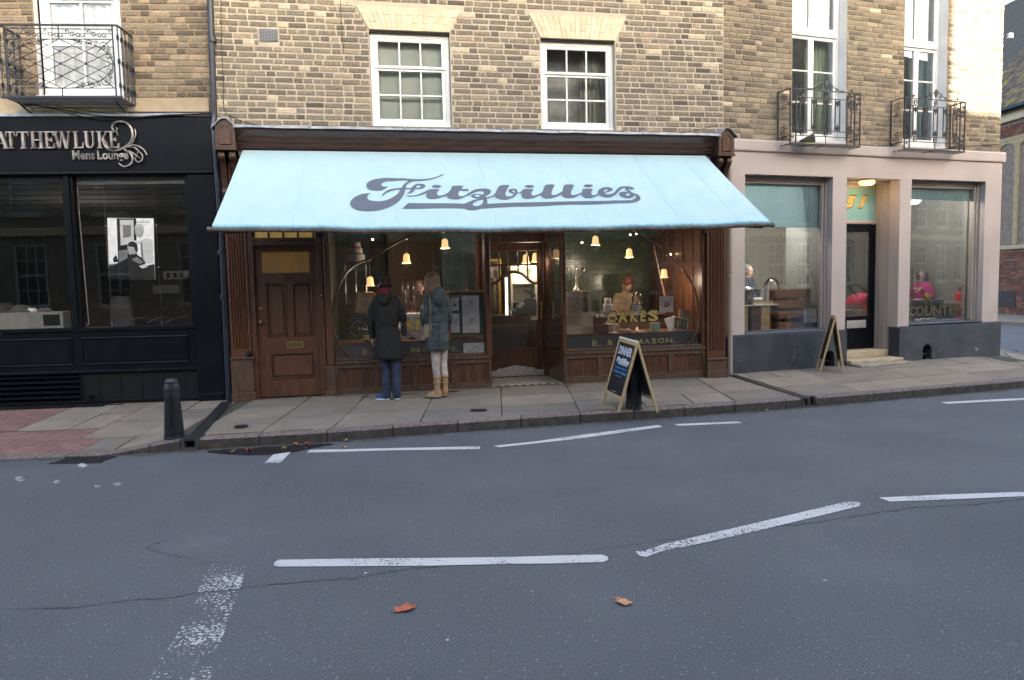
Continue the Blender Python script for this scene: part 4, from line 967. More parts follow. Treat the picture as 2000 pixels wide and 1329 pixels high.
# the printed name: outlines measured on the cloth, 0.1 px units from the photo, laid into the cloth
inkA = mat('awning_print', (.118,.132,.170),.85,(.106,.12,.155),8)
def to_cloth(px, py):
    t = .5
    for _ in range(6):       # intersect with the awning plane
        yy = TY+(BY-TY)*t; x, z = FB.at(px, py, yy)
        dz = z-(TZ+(BZ-TZ)*t-.012*math.sin(math.pi*t)-.045*math.sin(math.pi*max(0, min(1,(x+3.1)/6.3)))*t); t -= dz/1.55
    return x, t
def cloth_pt(x, t, h):
    x0 = -3.02+(-3.195+3.02)*t; x1 = 3.085+(3.37-3.085)*t
    p = aw((x-x0)/(x1-x0), t); return p+Vector((0,-.6*h, .8*h))
G = {
'F': (680,[[(1190,240),(1150,268),(1100,300),(1060,350),(1030,395),(1010,435),(980,480),(940,520),(890,555),(830,590),(750,620),(680,635),(600,640),(500,632),(430,618),(390,595),(372,565),(380,530),(410,495),(455,472),(400,480),(300,490),(220,510),(140,550),(80,600),(45,650),(38,700),(65,740),(110,775),(180,805),(280,822),(420,828),(560,820),(680,800),(800,760),(900,710),(980,655),(1040,590),(1085,520),(1105,450),(1120,400),(1130,360),(1150,320),(1190,285),(1240,262),(1310,238)]]),
'Fbar': (680,[[(1870,120),(1830,122),(1740,158),(1640,188),(1520,208),(1440,212),(1300,210),(1180,205),(1090,192),(980,196),(860,190),(720,186),(600,196),(500,215),(420,245),(370,285),(353,325),(365,370),(400,400),(450,420),(540,430),(640,426),(700,408),(750,380),(780,352),(720,358),(680,350),(655,330),(650,305),(670,280),(710,260),(770,248),(850,246),(960,240),(1100,232),(1200,243),(1300,246),(1430,244),(1560,230),(1680,200),(1780,165),(1860,132)]]),
'Fcross': (680,[[(662,535),(668,510),(700,475),(760,435),(830,408),(920,392),(1045,384),(1035,412),(930,422),(850,438),(780,465),(720,500),(680,535)]]),
'Fcurl': (680,[[(1105,384),(1235,382),(1250,360),(1290,325),(1340,305),(1400,300),(1470,308),(1508,335),(1500,365),(1460,390),(1390,405),(1305,405),(1290,440),(1250,470),(1200,490),(1140,498),(1180,475),(1210,440),(1225,408),(1105,408)],[(1320,365),(1350,342),(1390,333),(1418,348),(1400,370),(1350,382)]]),
'i': (680,[[(1145,530),(1180,535),(1260,535),(1340,520),(1420,490),(1520,445),(1600,412),(1780,415),(1745,455),(1735,490),(1745,520),(1780,538),(1820,535),(1880,515),(1950,480),(1985,440),(1990,500),(1920,540),(1850,562),(1780,582),(1700,597),(1630,600),(1570,590),(1530,565),(1520,530),(1530,488),(1440,515),(1340,540),(1240,552),(1180,550),(1150,542)]]),
't': (860,[[(110,500),(150,483),(180,450),(215,393),(245,345),(445,338),(425,370),(415,398),(480,405),(553,400),(530,438),(390,428),(360,465),(350,500),(360,530),(400,542),(450,535),(520,505),(560,478),(560,510),(480,550),(420,580),(350,600),(290,606),(230,605),(160,590),(130,560),(118,528)]]),
'z': (860,[[(500,516),(600,448),(680,408),(780,392),(880,392),(950,405),(988,440),(980,475),(940,510),(885,540),(905,575),(915,620),(918,690),(918,770),(800,775),(740,795),(660,810),(580,812),(520,800),(480,778),(480,690),(530,665),(600,630),(680,605),(760,585),(833,572),(780,575),(700,578),(640,565),(600,540),(610,515),(660,497),(740,495),(820,510),(845,490),(850,460),(820,440),(760,440),(680,462),(600,500),(520,535)],[(670,530),(690,515),(730,510),(780,528),(760,545),(710,552)],[(835,605),(760,620),(680,650),(635,690),(640,715),(670,730),(730,728),(790,705),(830,665)]]),
'b': (860,[[(898,562),(960,555),(1030,525),(1080,470),(1160,340),(1345,332),(1320,380),(1290,440),(1270,490),(1275,525),(1300,545),(1350,552),(1400,540),(1440,505),(1400,495),(1350,470),(1332,440),(1350,412),(1400,400),(1460,402),(1495,420),(1510,460),(1512,482),(1560,465),(1610,425),(1610,474),(1560,488),(1500,498),(1450,555),(1380,590),(1300,612),(1230,615),(1150,600),(1095,575),(1060,540),(1010,562),(912,582)],[(1398,445),(1415,430),(1445,440),(1465,465),(1455,480),(1425,472)]]),
'i2': (860,[[(1590,455),(1630,410),(1810,408),(1790,455),(1778,495),(1795,525),(1840,533),(1900,515),(1960,485),(2000,450),(2010,500),(1960,520),(1900,545),(1830,575),(1750,592),(1680,595),(1620,580),(1590,550),(1582,510)]]),
'l': (1060,[[(-30,475),(0,445),(55,328),(225,322),(195,400),(170,480),(175,510),(205,525),(250,520),(310,495),(365,462),(375,500),(300,545),(240,568),(180,582),(100,590),(30,580),(-20,550),(-40,515)]]),
'l2': (1060,[[(355,480),(385,440),(425,325),(600,318),(575,400),(550,475),(558,505),(590,520),(640,512),(700,490),(765,460),(768,490),(720,515),(660,545),(600,570),(540,578),(480,580),(420,568),(380,540),(360,512)]]),
'i3': (1060,[[(752,480),(770,450),(785,398),(965,396),(950,450),(948,485),(965,512),(1010,520),(1080,494),(1095,520),(1040,545),(980,562),(920,574),(850,572),(800,555),(770,525),(757,498)]]),
'e': (1060,[[(1070,490),(1072,455),(1085,430),(1120,400),(1170,378),(1240,370),(1320,378),(1368,410),(1355,435),(1310,455),(1260,470),(1215,490),(1240,508),(1290,512),(1350,500),(1400,470),(1450,410),(1500,372),(1560,354),(1565,385),(1530,410),(1490,450),(1440,505),(1380,545),(1310,568),(1240,570),(1170,555),(1110,525),(1080,508)],[(1195,450),(1210,422),(1240,408),(1268,420),(1255,445),(1195,468)]]),
's': (1060,[[(1545,360),(1640,350),(1720,360),(1780,385),(1780,405),(1740,412),(1690,400),(1660,385),(1675,415),(1740,470),(1820,495),(1880,530),(1908,575),(1890,620),(1840,650),(1760,668),(1600,680),(1600,632),(1720,620),(1780,600),(1815,565),(1815,540),(1790,520),(1770,555),(1700,580),(1620,582),(1540,560),(1490,520),(1500,485),(1550,460),(1650,458),(1610,415),(1600,378),(1545,398)],[(1620,515),(1650,492),(1690,490),(1705,510),(1680,535),(1640,538)]]),
}
for cx, x0, cy, k in ((1725,680,354, 'd1'),(1740,860,354, 'd2'),(887,1060,335, 'd3')):
    G[k] = (x0,[[(cx+92*math.cos(a*math.pi/10), cy+27*math.sin(a*math.pi/10)) for a in range(20)]])
G['underline'] = (0,[[(7860,790),(7970,682),(8600,690),(9090,690),(9090,780),(8600,780)],])
G['underline2'] = (0,[[(9500,690),(9520,688),(10600,664),(11200,645),(11600,636),(12240,630),(12240,682),(11600,692),(11200,702),(10600,735),(9520,770),(9500,771)],])
NMS = {'Fbar': 'letter_crossbar', 'Fcross': 'letter_stroke', 'Fcurl': 'letter_curl', 'd1': 'letter_dot', 'd2': 'letter_dot', 'd3': 'letter_dot', 'underline': 'underline', 'underline2': 'underline'}
hh = .006
for gi, (k, (X0, loops)) in enumerate(G.items()):
    LP = []
    for lp in loops:
        pts = [(X0+x/10 if X0 else x/10,330+y/10) for x, y in lp]
        C3 = [(p[0], p[1],0) for p in pts] if 'under' in k else [tuple(c) for c in catmull([(p[0], p[1],0) for p in pts],3, True)]
        out = []
        for i_, p in enumerate(C3):      # subdivide long edges so that the print follows the cloth
            p2 = C3[(i_+1) % len(C3)]; n_ = max(1, int(math.hypot(p2[0]-p[0], p2[1]-p[1])/8))
            out += [(p[0]+(p2[0]-p[0])*s/n_, p[1]+(p2[1]-p[1])*s/n_) for s in range(n_)]
        LP.append([to_cloth(*p) for p in out])
    vs, fs = fill2d(LP)
    h_ = hh+.0003*(gi % 3)
    q = MB(); q.add([cloth_pt(v.x, v.y, h_) for v in vs], fs, inkA); q.build(NMS.get(k, 'letter'), parent=AW)
# ================================================================== LEFT BUILDING (black shopfront)
BA = thing('brick_building', (0,0,.1), FA, 'dark brick building at the left with black barber shopfront and iron balcony', 'building')
HA = [(-2.03,-1.03,3.93,6.9)]
q = MB(); wall_holes(q, -9,.325,3.7,10, HA, .006, mat('mortar_tan', (.34,.25,.15),.95,(.26,.19,.12),6, bump=.6, bscale=120),.10, white)
q.quad((.325,.006,0),(.325,8,0),(.325,8,10),(.325,.006,10), mortar); q.quad((-9,.006,0),(-9,.006,10),(-9,8,10),(-9,8,0), mortar); q.quad((-9,8,0),(-9,8,10),(.325,8,10),(.325,8,0), mortar); q.quad((-9,.006,10),(.325,.006,10),(.325,8,10),(-9,8,10), mortar)
q.build('wall', parent=BA)
def blockA(a, b_, z):
    return spans(a, b_, [(h[0]-.01, h[1]+.01) for h in HA if h[2]-.02 < z+.03 and z-.03 < h[3]])
lay_bricks(BA, FA, -4.2,.32,3.935,6.4, blockA, (14,26,30,8,8,1,14),5, centre=(-1,4.4), vis=lambda b_: b_[0] > -2.6 and b_[2] < 5.2)
q = MB(); q.box(-1.0,-.03,-.02,.02,3.76,3.925, stonel, .006); q.build('stone_band', parent=BA)
q = MB(); q.box(-2.12,-1.0,-.03,.03,3.70,3.80, mat('mossy_stone', (.26,.22,.13),.9,(.12,.12,.06),10, bump=.5),.006); q.box(-9,-2.13,-.02,.02,3.73,3.925, stonel, .006); q.build('stone_band', parent=BA)
q = MB(); N = 40; vs = []
for i in range(N+1):
    x = -9+9.0*i/N; e = .008*noise.noise(Vector((x*3,3,1))); vs += [(x, 0,3.745+e),(x, -.10,3.725+e),(x, -.112,3.69+e)]
q.add(vs, [(i*3+j, i*3+j+1,(i+1)*3+j+1,(i+1)*3+j) for i in range(N) for j in range(2)], lead, True); q.build('lead_flashing', parent=BA)
# black fascia
q = MB(); q.box(-9,-.0,-.09,.0,3.04,3.69, blackp, .006); q.box(-9,-.0,-.10,.0,3.005,3.04, blackm, .004); fas = q.build('fascia_board', parent=BA)
q = MB(); q.box(-.335,0,-.055,.05,.15,3.01, blackp, .005); q.box(-.335,-.02,-.075,.0,.13,.25, blackp, .01); q.build('corner_pilaster', parent=BA)
# windows
AG = .04
def shopwin(x0, x1, lab):
    q = MB(); q.box(x0-.005, x1+.0,-.04,.08,1.075,1.125, blackp, .006); q.box(x0, x0+.035,-.02,.07,1.125,3.0, blackp, .004); q.box(x1-.035, x1,-.02,.07,1.125,3.0, blackp, .004); q.box(x0+.035, x1-.035,-.02,.07,2.985,3.01, blackp, .004)
    f = q.build('shop_window', parent=BA, label=lab)
    MB().box(x0+.035, x1-.035, AG, AG+.006,1.125,2.985, gl).build('glass', parent=f); return f
WA1 = shopwin(-1.74,-.34, 'black-framed shop window with the haircut poster'); WA2 = shopwin(-3.5,-1.80, 'black-framed shop window at the left edge')
q = MB(); q.box(-1.80,-1.74,-.05,.07,1.07,3.01, blackp, .005); q.build('mullion', parent=BA)
q = MB(); q.box(-9,-3.5,-.05,.07,1.0,3.01, blackp, .005); q.build('mullion', parent=BA)
# riser with panels, rail, louvres
q = MB(); q.box(-9,-.335,-.02,.06,.55,1.075, blackp); q.box(-9,-.325,-.05,-.02,.55,.585, blackp, .008)
q.box(-1.76,-.335,-.012,.06,.12,.55, blackm); q.box(-1.76,-.03,-.035,-.012,.17,.205, blackp, .006)
ris = q.build('stallriser', parent=BA)
for x0, x1 in ((-1.71,-.44),(-3.2,-1.84)):
    q = MB(); q.tube([(x0,-.024,.665),(x1,-.024,.665),(x1,-.024,.99),(x0,-.024,.99)],.012, blackp, 6, False, True); q.box(x0+.03, x1-.03,-.026,-.02,.69,.965, blackp, .003); q.build('riser_panel', parent=ris)
for k in range(5):
    q = MB(); x = -1.55+k*.26; q.box(x, x+.006,-.018,-.012,.21,.55, blackm); q.build('board_joint', parent=ris)
for k in range(6):
    q = MB(); z = .18+k*.064; q.extr([(-.03, z),(-.042, z+.004),(.02, z+.055),(.03, z+.05)],-9,-1.77, blackp); q.build('louvre', parent=ris)
q = MB(); q.box(-9,-1.76,.04,.06,.12,.56, blackm); q.box(-1.775,-1.75,-.03,.06,.13,.55, blackp, .004); q.build('louvre_back', parent=ris)
q = MB(); q.lathe([(.001,-.03),(.035,-.03),(.04,-.02),(.04,0)],(-1.66,-.012,.245), blackp, 12, 'Y'); q.build('vent_cap', parent=ris)
# tall french window above
fr = grid_window(BA, -2.0,-1.06,3.98,6.8,.085,2,(2,3), whitecool, 'tall white sash window with net curtains behind the balcony', meet=.415, bar=.03, stile=.05, bot=.12)
q = MB(); q.box(-2.05,-1.02,-.06,.10,3.895,3.955, whitecool, .008); q.build('window_sill', parent=BA)
q = MB(); net = mat('net_curtain', (.82,.85,.86),.9,(.68,.72,.74),3, stretch=(5,5,.3), trans=0); curtain(q, -1.98,-1.07,.165,3.9,6.8, net, 7,.02); q.build('net_curtain', parent=BA)
# ---- iron balconies
def spiral(cx, cz, r0, turns, a0, dirn, n=22, y=0):
    return [Vector((cx+r0*(1-.82*i/n)*math.cos(a0+dirn*turns*2*math.pi*i/n), y, cz+r0*(1-.82*i/n)*math.sin(a0+dirn*turns*2*math.pi*i/n))) for i in range(n+1)]
def scroll(mb, x0, z0, x1, z1, y, r, m, flip=1, th=.0055):
    """S shaped scroll between two points"""
    a = Vector((x0, y, z0)); b_ = Vector((x1, y, z1)); d = (b_-a); L_ = d.length; d.normalize(); nn = Vector((-d.z, 0, d.x))*flip
    P = []
    c1_ = a+d*r+nn*0;
    for i in range(16,-1,-1):
        t = i/16; rad = r*(1-.75*t); an = math.pi*1.75*t
        P.append(a+d*r+nn*(rad*math.cos(an)-r*0)-d*rad*math.sin(an))
    Q = []
    for i in range(0,17):
        t = i/16; rad = r*(1-.75*t); an = math.pi*1.75*t
        Q.append(b_-d*r-nn*(rad*math.cos(an))+d*rad*math.sin(an))
    M = [P[-1].lerp(Q[0], k/5) for k in range(1,5)]
    mb.tube(P+M+Q, th, m, 4)
def baluster(mb, x, y, z0, z1, m, r=.009):
    H = z1-z0; pf = [(r, 0),(r, .12*H)]
    for c in (.16,.5,.84): pf += [(r, (c-.04)*H),(r*2,(c-.03)*H),(r*1.3,(c-.015)*H),(r*2.5, c*H),(r*1.3,(c+.015)*H),(r*2,(c+.03)*H),(r, (c+.04)*H)]
    pf += [(r, H)]; mb.lathe(pf, (x, y, z0), m, 8)
bx0, bx1, bd, bz0, bz1 = -2.215,-.905,.42,3.845,4.66
bxm = (bx0+bx1)/2; HBf = bz1-bz0
bal = part('balcony', (bxm, -.2,3.8), BA); bal['label'] = 'black wrought iron balcony with an oval lattice front'
q = MB()
for k in range(7): q.box(bx0, bx1,-bd+.02+k*.06,-bd+.045+k*.06, bz0-.012, bz0, iron)
q.box(bx0-.02, bx1+.02,-bd-.015,-bd+.01, bz0-.02, bz0+.012, iron, .004)
for s in (bx0+.1, bx1-.1): q.tube([(s, 0,3.72),(s, -bd*.8, bz0-.03)],.012, iron, 5)
q.build('floor_plate', parent=bal)
q = MB(); q.box(bx0-.012, bx1+.012,-bd-.012,-bd+.012, bz1-.012, bz1+.01, iron, .003); q.box(bx0-.012, bx0+.012,-bd+.012,.02, bz1-.012, bz1+.01, iron, .003); q.box(bx1-.012, bx1+.012,-bd+.012,.02, bz1-.012, bz1+.01, iron, .003); q.build('top_rail', parent=bal)
y = -bd; pz0, pz1 = bz0+.10, bz1-.045; px0, px1 = bx0+.055, bx1-.055
q = MB()
for zz in (pz0, pz1-.115, pz1): q.box(px0, px1, y-.005, y+.005, zz-.0045, zz+.0045, iron)
for xx in (px0, px1): q.box(xx-.007, xx+.007, y-.007, y+.007, bz0, bz1, iron)
q.box(bxm-.005, bxm+.005, y-.005, y+.005, bz0, pz0, iron); q.box(bxm-.005, bxm+.005, y-.005, y+.005, pz1-.115, bz1, iron)
q.build('front_rails', parent=bal)
q = MB(); ez = (pz0+pz1-.115)/2; ea, eb = (px1-px0)/2-.015,(pz1-.115-pz0)/2+.003
q.tube([(bxm+ea*math.cos(t*math.pi/24), y, ez+eb*math.sin(t*math.pi/24)) for t in range(48)],.0055, iron, 5, closed=True); q.build('oval_ring', parent=bal)
sl_ = .50
for s in (-1,1):
    for k in range(-5,6):
        # line z = ez + s*sl*(x - xm) + k*dz clipped to the ellipse
        dz = k*eb*.5;
        A2 = (sl_**2)*ea**2+eb**2; B2 = 2*s*sl_*dz*ea**2; C2 = (dz*dz-eb*eb)*ea**2; D = B2*B2-4*A2*C2
        if D <= 0 or k % 2 == 0 and abs(k) > 3: continue
        r1, r2 = (-B2-math.sqrt(D))/(2*A2),(-B2+math.sqrt(D))/(2*A2)
        if r2-r1 < .08: continue
        q = MB(); q.tube([(bxm+r1, y+s*.004, ez+s*sl_*r1+dz),(bxm+r2, y+s*.004, ez+s*sl_*r2+dz)],.0045, iron, 4); q.build('lattice_bar', parent=bal)
q = MB()
for dx, dz in ((0,0),(.25*ea, .25*eb*0), ): pass
for dx, dz in ((-.5*eb/sl_, 0),(.5*eb/sl_, 0),(0,.5*eb),(0,-.5*eb),(0,0)):
    q.tube([(bxm+dx+.016*math.cos(t*.785), y-.006, ez+dz+.014*math.sin(t*.785)) for t in range(8)],.004, iron, 4, closed=True)
q.build('collars', parent=bal)
w_ = (px1-px0)/10
for k in range(10):
    q = MB(); a, b_ = px0+k*w_, px0+(k+1)*w_; z_a, z_b = (pz1-.10, pz1-.015) if k % 2 else (pz1-.015, pz1-.10)
    scroll(q, a+.005, z_a+(.012 if z_a < z_b else -.03), b_-.005, z_b-(.0 if z_a < z_b else -.02), y, .028, iron, 1 if k % 2 else -1); q.build('scroll', parent=bal)
for sx in (-1,1):
    for sz in (-1,1):
        cx, cz = bxm+sx*(ea-.0), ez+sz*eb; q = MB()
        for (ox, oz, r, a0, d, tn) in ((.10,.085,.062,2.2,1,1.5),(.25,.045,.042,1,-1,1.4),(.045,.20,.042,2.4,1,1.4),(.36,.035,.030,1,1,1.3),(.17,.045,.028,2,-1,1.2),(.035,.13,.026,2,-1,1.2)):
            q.tube([Vector((cx-sx*(p.x), y, cz-sz*(p.z))) for p in spiral(ox, oz, r, tn, a0, d)],.005, iron, 4)
        q.tube([(cx-sx*.0, y, cz),(cx-sx*.17, y, cz-sz*.15)],.006, iron, 4); q.tube([(cx-sx*.42, y, cz-sz*.02),(cx-sx*.3, y, cz-sz*.07),(cx-sx*.2, y, cz-sz*.02)],.004, iron, 4)
        q.build('corner_scrolls', parent=bal)
for xx, yy in ((bx0,-bd),(bx0,-bd*.66),(bx0,-bd*.33),(bx0,-.02),(bx1,-bd),(bx1,-bd*.75),(bx1,-bd*.5),(bx1,-bd*.25),(bx1,-.02)):
    q = MB(); baluster(q, xx, yy, bz0, bz1-.01, iron); q.build('baluster', parent=bal)
# sagging cables
def cable(F, pts, r, lab, m=blackm, grp='loose cables along the wall'):
    q = MB(); q.tube(catmull(pts, 6), r, m, 5); q.build('cable', F=F, label=lab, cat='cable', group=None)
def apt(F, l, d): return [(*(lambda u: (u[0], d, u[1]))(F.at(x, y, d)),) for x, y in l]
cable(FA, apt(FA, [(40,203),(100,212),(160,228),(215,235),(270,230),(330,226),(410,224)],-.12),.006, 'black cable sagging across the top of the black fascia, lowest of the bundle')
cable(FA, apt(FA, [(40,200),(90,208),(150,220),(210,228),(260,229),(320,225),(412,222)],-.11),.005, 'black cable sagging above the black fascia, middle of the bundle')
cable(FA, apt(FA, [(35,198),(80,203),(130,210),(190,219),(250,225)],-.10),.004, 'thin black cable under the left balcony, topmost of the bundle')
cable(FB, apt(FB, [(431,0),(433,80),(436,160),(438,214),(455,230),(500,245),(560,250),(650,254)],-.03),.004, 'thin black cable dropping beside the drainpipe and running onto the lead flashing')
cable(FB, apt(FB, [(665,0),(667,50),(671,102)],-.02),.0035, 'thin cable hanging down the buff brick wall above the awning')
cable(FB, apt(FB, [(440,222),(480,240),(530,248),(600,252)],-.06),.006, 'black cable lying on the lead flashing at the left end')
cable(FB, apt(FB, [(1300,262),(1345,258),(1380,250),(1402,245)],-.06),.005, 'black cable on the lead flashing at the right end of the cornice')
cable(FC, apt(FC, [(1440,275),(1520,281),(1600,282),(1680,284),(1760,289),(1830,292),(1880,288),(1952,282)],-.05),.007, 'black cable running along the top of the pink shopfront cornice')
# drainpipe
q = MB(); jm = mat('blue_black_pipe_paint', (.022,.028,.045),.3,(.013,.016,.026),10)
P = [FA.at(414,-30,-.10), FA.at(418,225,-.10)]; q.tube([(P[0][0],-.1, P[0][1]+1.5),(P[1][0],-.1, P[1][1])],.038, jm, 12)
u1 = FA.at(421,300,-.12); u2 = FA.at(433,470,-.12); u3 = FA.at(449,783,-.12)
q.tube([(P[1][0],-.1, P[1][1]),(u1[0]-.01,-.13, u1[1]+.35),(u1[0],-.13, u1[1])],.034, jm, 12); q.tube([(u1[0],-.13, u1[1]),(u2[0],-.12, u2[1])],.034, jm, 12); q.tube([(u2[0],-.12, u2[1]),(u3[0]-.01,-.12,.17)],.037, jm, 12)
for z in (4.6,2.02,1.47): q.lathe([(.001,-.03),(.048,-.03),(.05,-.02),(.045,0),(.05,.02),(.048,.03),(.001,.03)],(FA.at(436 if z < 3 else 415,560 if z < 3 else 100,-.12)[0],-.12 if z < 3 else -.1, z), jm, 12)
q.build('drainpipe', F=FA, label='glossy blue-black drainpipe between the black shopfront and the oak shopfront', cat='drainpipe')
# ---- sign lettering: MATTHEW LUKE / Mens Lounge
SG = thing('shop_sign', (-1.6,-.12,3.2), FA, 'metallic raised lettering of the barber shop with a scroll ornament on the black fascia', 'sign')
sgm = mat('weathered_chrome_letter', (.42,.38,.34),.35,(.15,.14,.13),9, metal=.35, contrast=(.38,.58))
sgd = mat('letter_side', (.05,.048,.045),.5)
def serif(ch):
    T, t, sv, sh = .17,.075,.05,.22
    V = lambda x, w: [(x-w/2,0),(x+w/2,0),(x+w/2,1),(x-w/2,1)]
    Sf = lambda x, top, w=sh: [(x-w/2,1-sv),(x+w/2,1-sv),(x+w/2,1),(x-w/2,1)] if top else [(x-w/2,0),(x+w/2,0),(x+w/2, sv),(x-w/2, sv)]
    D = lambda xa, xb, w, za=0, zb=1: [(xa-w/2, za),(xa+w/2, za),(xb+w/2, zb),(xb-w/2, zb)]
    H = lambda xa, xb, z, h=.07: [(xa, z-h/2),(xb, z-h/2),(xb, z+h/2),(xa, z+h/2)]
    return {'T': [V(.5,.2), Sf(.5,0,.42), H(.04,.96,.965),[(.04,.72),(.09,.72),(.16,.93),(.04,.93)],[(.96,.72),(.91,.72),(.84,.93),(.96,.93)]],
     'H': [V(.22,.18), V(.78,.18), H(.2,.8,.5), Sf(.22,0,.4), Sf(.22,1,.4), Sf(.78,0,.4), Sf(.78,1,.4)],
     'E': [V(.25,.2), Sf(.22,0,.4), Sf(.22,1,.4), H(.2,.9,.035), H(.2,.88,.965), H(.2,.68,.5),[(.9,0),(.98,.3),(.92,.3),(.78,.04)],[(.88,1),(.94,.74),(.88,.74),(.76,.96)],[(.62,.38),(.7,.38),(.7,.62),(.62,.62)]],
     'A': [D(.14,.5,.07), D(.84,.5,.2), H(.25,.75,.32), Sf(.14,0,.28), Sf(.84,0,.34)],
     'W': [D(.30,.12,.13), D(.34,.5,.06), D(.70,.5,.13), D(.74,.9,.06), Sf(.12,1,.26), Sf(.5,1,.22), Sf(.9,1,.22)],
     'L': [V(.25,.2), Sf(.25,0,.4), Sf(.25,1,.42), H(.2,.92,.035),[(.92,0),(.99,.34),(.92,.34),(.78,.04)]],
     'U': [[(.12,1),(.32,1),(.32,.3),(.38,.14),(.5,.07),(.5,0),(.36,0),(.2,.08),(.12,.28)],[(.5,0),(.5,.07),(.66,.12),(.75,.3),(.75,1),(.83,1),(.83,.28),(.74,.08),(.6,0)], Sf(.22,1,.4), Sf(.79,1,.3)],
     'K': [V(.22,.2), D(.38,.82,.08,.45), D(.86,.45,.2,0,.6), Sf(.22,0,.4), Sf(.22,1,.4), Sf(.86,0,.34), Sf(.8,1,.32)],
     'M': [D(.14,.16,.07), D(.5,.2,.16), D(.5,.82,.07), V(.84,.18), Sf(.14,0,.24), Sf(.84,0,.32), Sf(.2,1,.26), Sf(.84,1,.3)]}[ch]
zt_, zb_ = FA.at(150,257,-.12)[1], FA.at(150,290,-.12)[1]
LT = [('M', -32,-14),('A', -13,15.5),('T', 11,31),('T', 31.5,58),('H', 58,86),('E', 86,108),('W', 104,139),('L', 142.5,164),('U', 164,186.5),('K', 189,213.5),('E', 212.5,233)]
for i, (ch, a, b_) in enumerate(LT):
    ua, ub = FA.at(a, 275,-.12)[0], FA.at(b_, 275,-.12)[0]; q = MB()
    for j, pl in enumerate(serif(ch)):
        q.prism([(ua+x*(ub-ua), zb_+z*(zt_-zb_)) for x, z in pl],-.125-.0006*j-.002*(i % 3),-.092, sgm)
    q.build('letter', parent=SG)
q = MB(); s0 = FA.at(142,312,-.12); s1 = FA.at(250,312,-.12); ztop = FA.at(150,294,-.12)[1]
for wd, a, b_ in (('Mens', 141.5,185),('Lounge', 190.5,251)):
    ua, ub = FA.at(a, 305,-.11)[0], FA.at(b_, 305,-.11)[0]
    drop = .033 if wd == 'Lounge' else 0
    vs, fs = text_geo(wd, ztop-s0[1]+.0+drop, ub-ua, bold=.02, depth=.02); q.add([v+Vector((ua, -.105, s0[1]-drop+(.0))) for v in vs], fs, sgm)
    # small serifs give it the book face of the sign
    x = ua
q.build('small_lettering', parent=SG)
def sw(pts, r, y=-.135, nm='scroll_ornament'):
    q = MB(); P = catmull([(*(lambda u: (u[0], y, u[1]))(FA.at(px, py, y)),) for px, py in pts],6); n_ = len(P)
    q.tube(P, [r*(.35+.65*math.sin(math.pi*(i+1)/(n_+1))) for i in range(n_)], sgm, 6); q.build(nm, parent=SG)
sw([(226,249),(229,252),(226,256),(221,254),(219,248),(223,241),(232,238),(245,240),(255,249),(259,262),(257,275),(249,284),(237,291),(222,295),(210,291),(203,283),(199,272)],.014)
sw([(263,252),(265,262),(260,276),(252,286),(243,292),(252,298),(258,306),(258,317),(250,324),(240,325),(232,319)],.012,-.128)
sw([(245,289),(258,284),(270,286),(281,293),(287,303)],.010,-.142)
sw([(248,289),(260,288),(270,295),(278,304),(277,313),(269,317),(264,311),(268,306),(275,310)],.010,-.131)
sw([(250,294),(262,301),(272,308)],.008,-.138)
sw([(262,286),(269,293),(268,301),(262,304)],.007,-.126)
# ================================================================== RIGHT BUILDING (pink shopfront)
BC = thing('brick_building', (0,0,.1), FC, 'weathered brick corner building at the right with pink ground floor shopfront', 'building')
CE = 5.40
HC = [(1.11,2.12,3.60,7.4),(3.27,4.17,3.60,7.4)]
mortC = mat('mortar_dark', (.33,.275,.195),.95,(.23,.19,.135),8, bump=.6, bscale=120)
q = MB(); wall_holes(q, -.25, CE, 3.4,11, HC, .006, mortC, .26, white)
q.quad((CE, .006,0),(CE, 8,0),(CE, 8,11),(CE, .006,11), mortC); q.quad((-.25,.006,3),(-.25,.006,11),(-.25,8,11),(-.25,8,3), mortC); q.quad((0,8,0),(0,8,11),(CE, 8,11),(CE, 8,0), mortC); q.quad((.06,.006,11),(CE, .006,11),(CE, 8,11),(.06,8,11), mortC)
q.build('wall', parent=BC)
def blockC(a, b_, z): return spans(a, b_, [(h[0]-.008, h[1]+.008) for h in HC if h[2]-.02 < z+.03 and z-.03 < h[3]])
lay_bricks(BC, FC, -.14, CE, 3.58,6.9, blockC, (20,28,16,14,8,2,8),21, centre=(1.8,4.2), vis=lambda b_: b_[2] < 5.9)
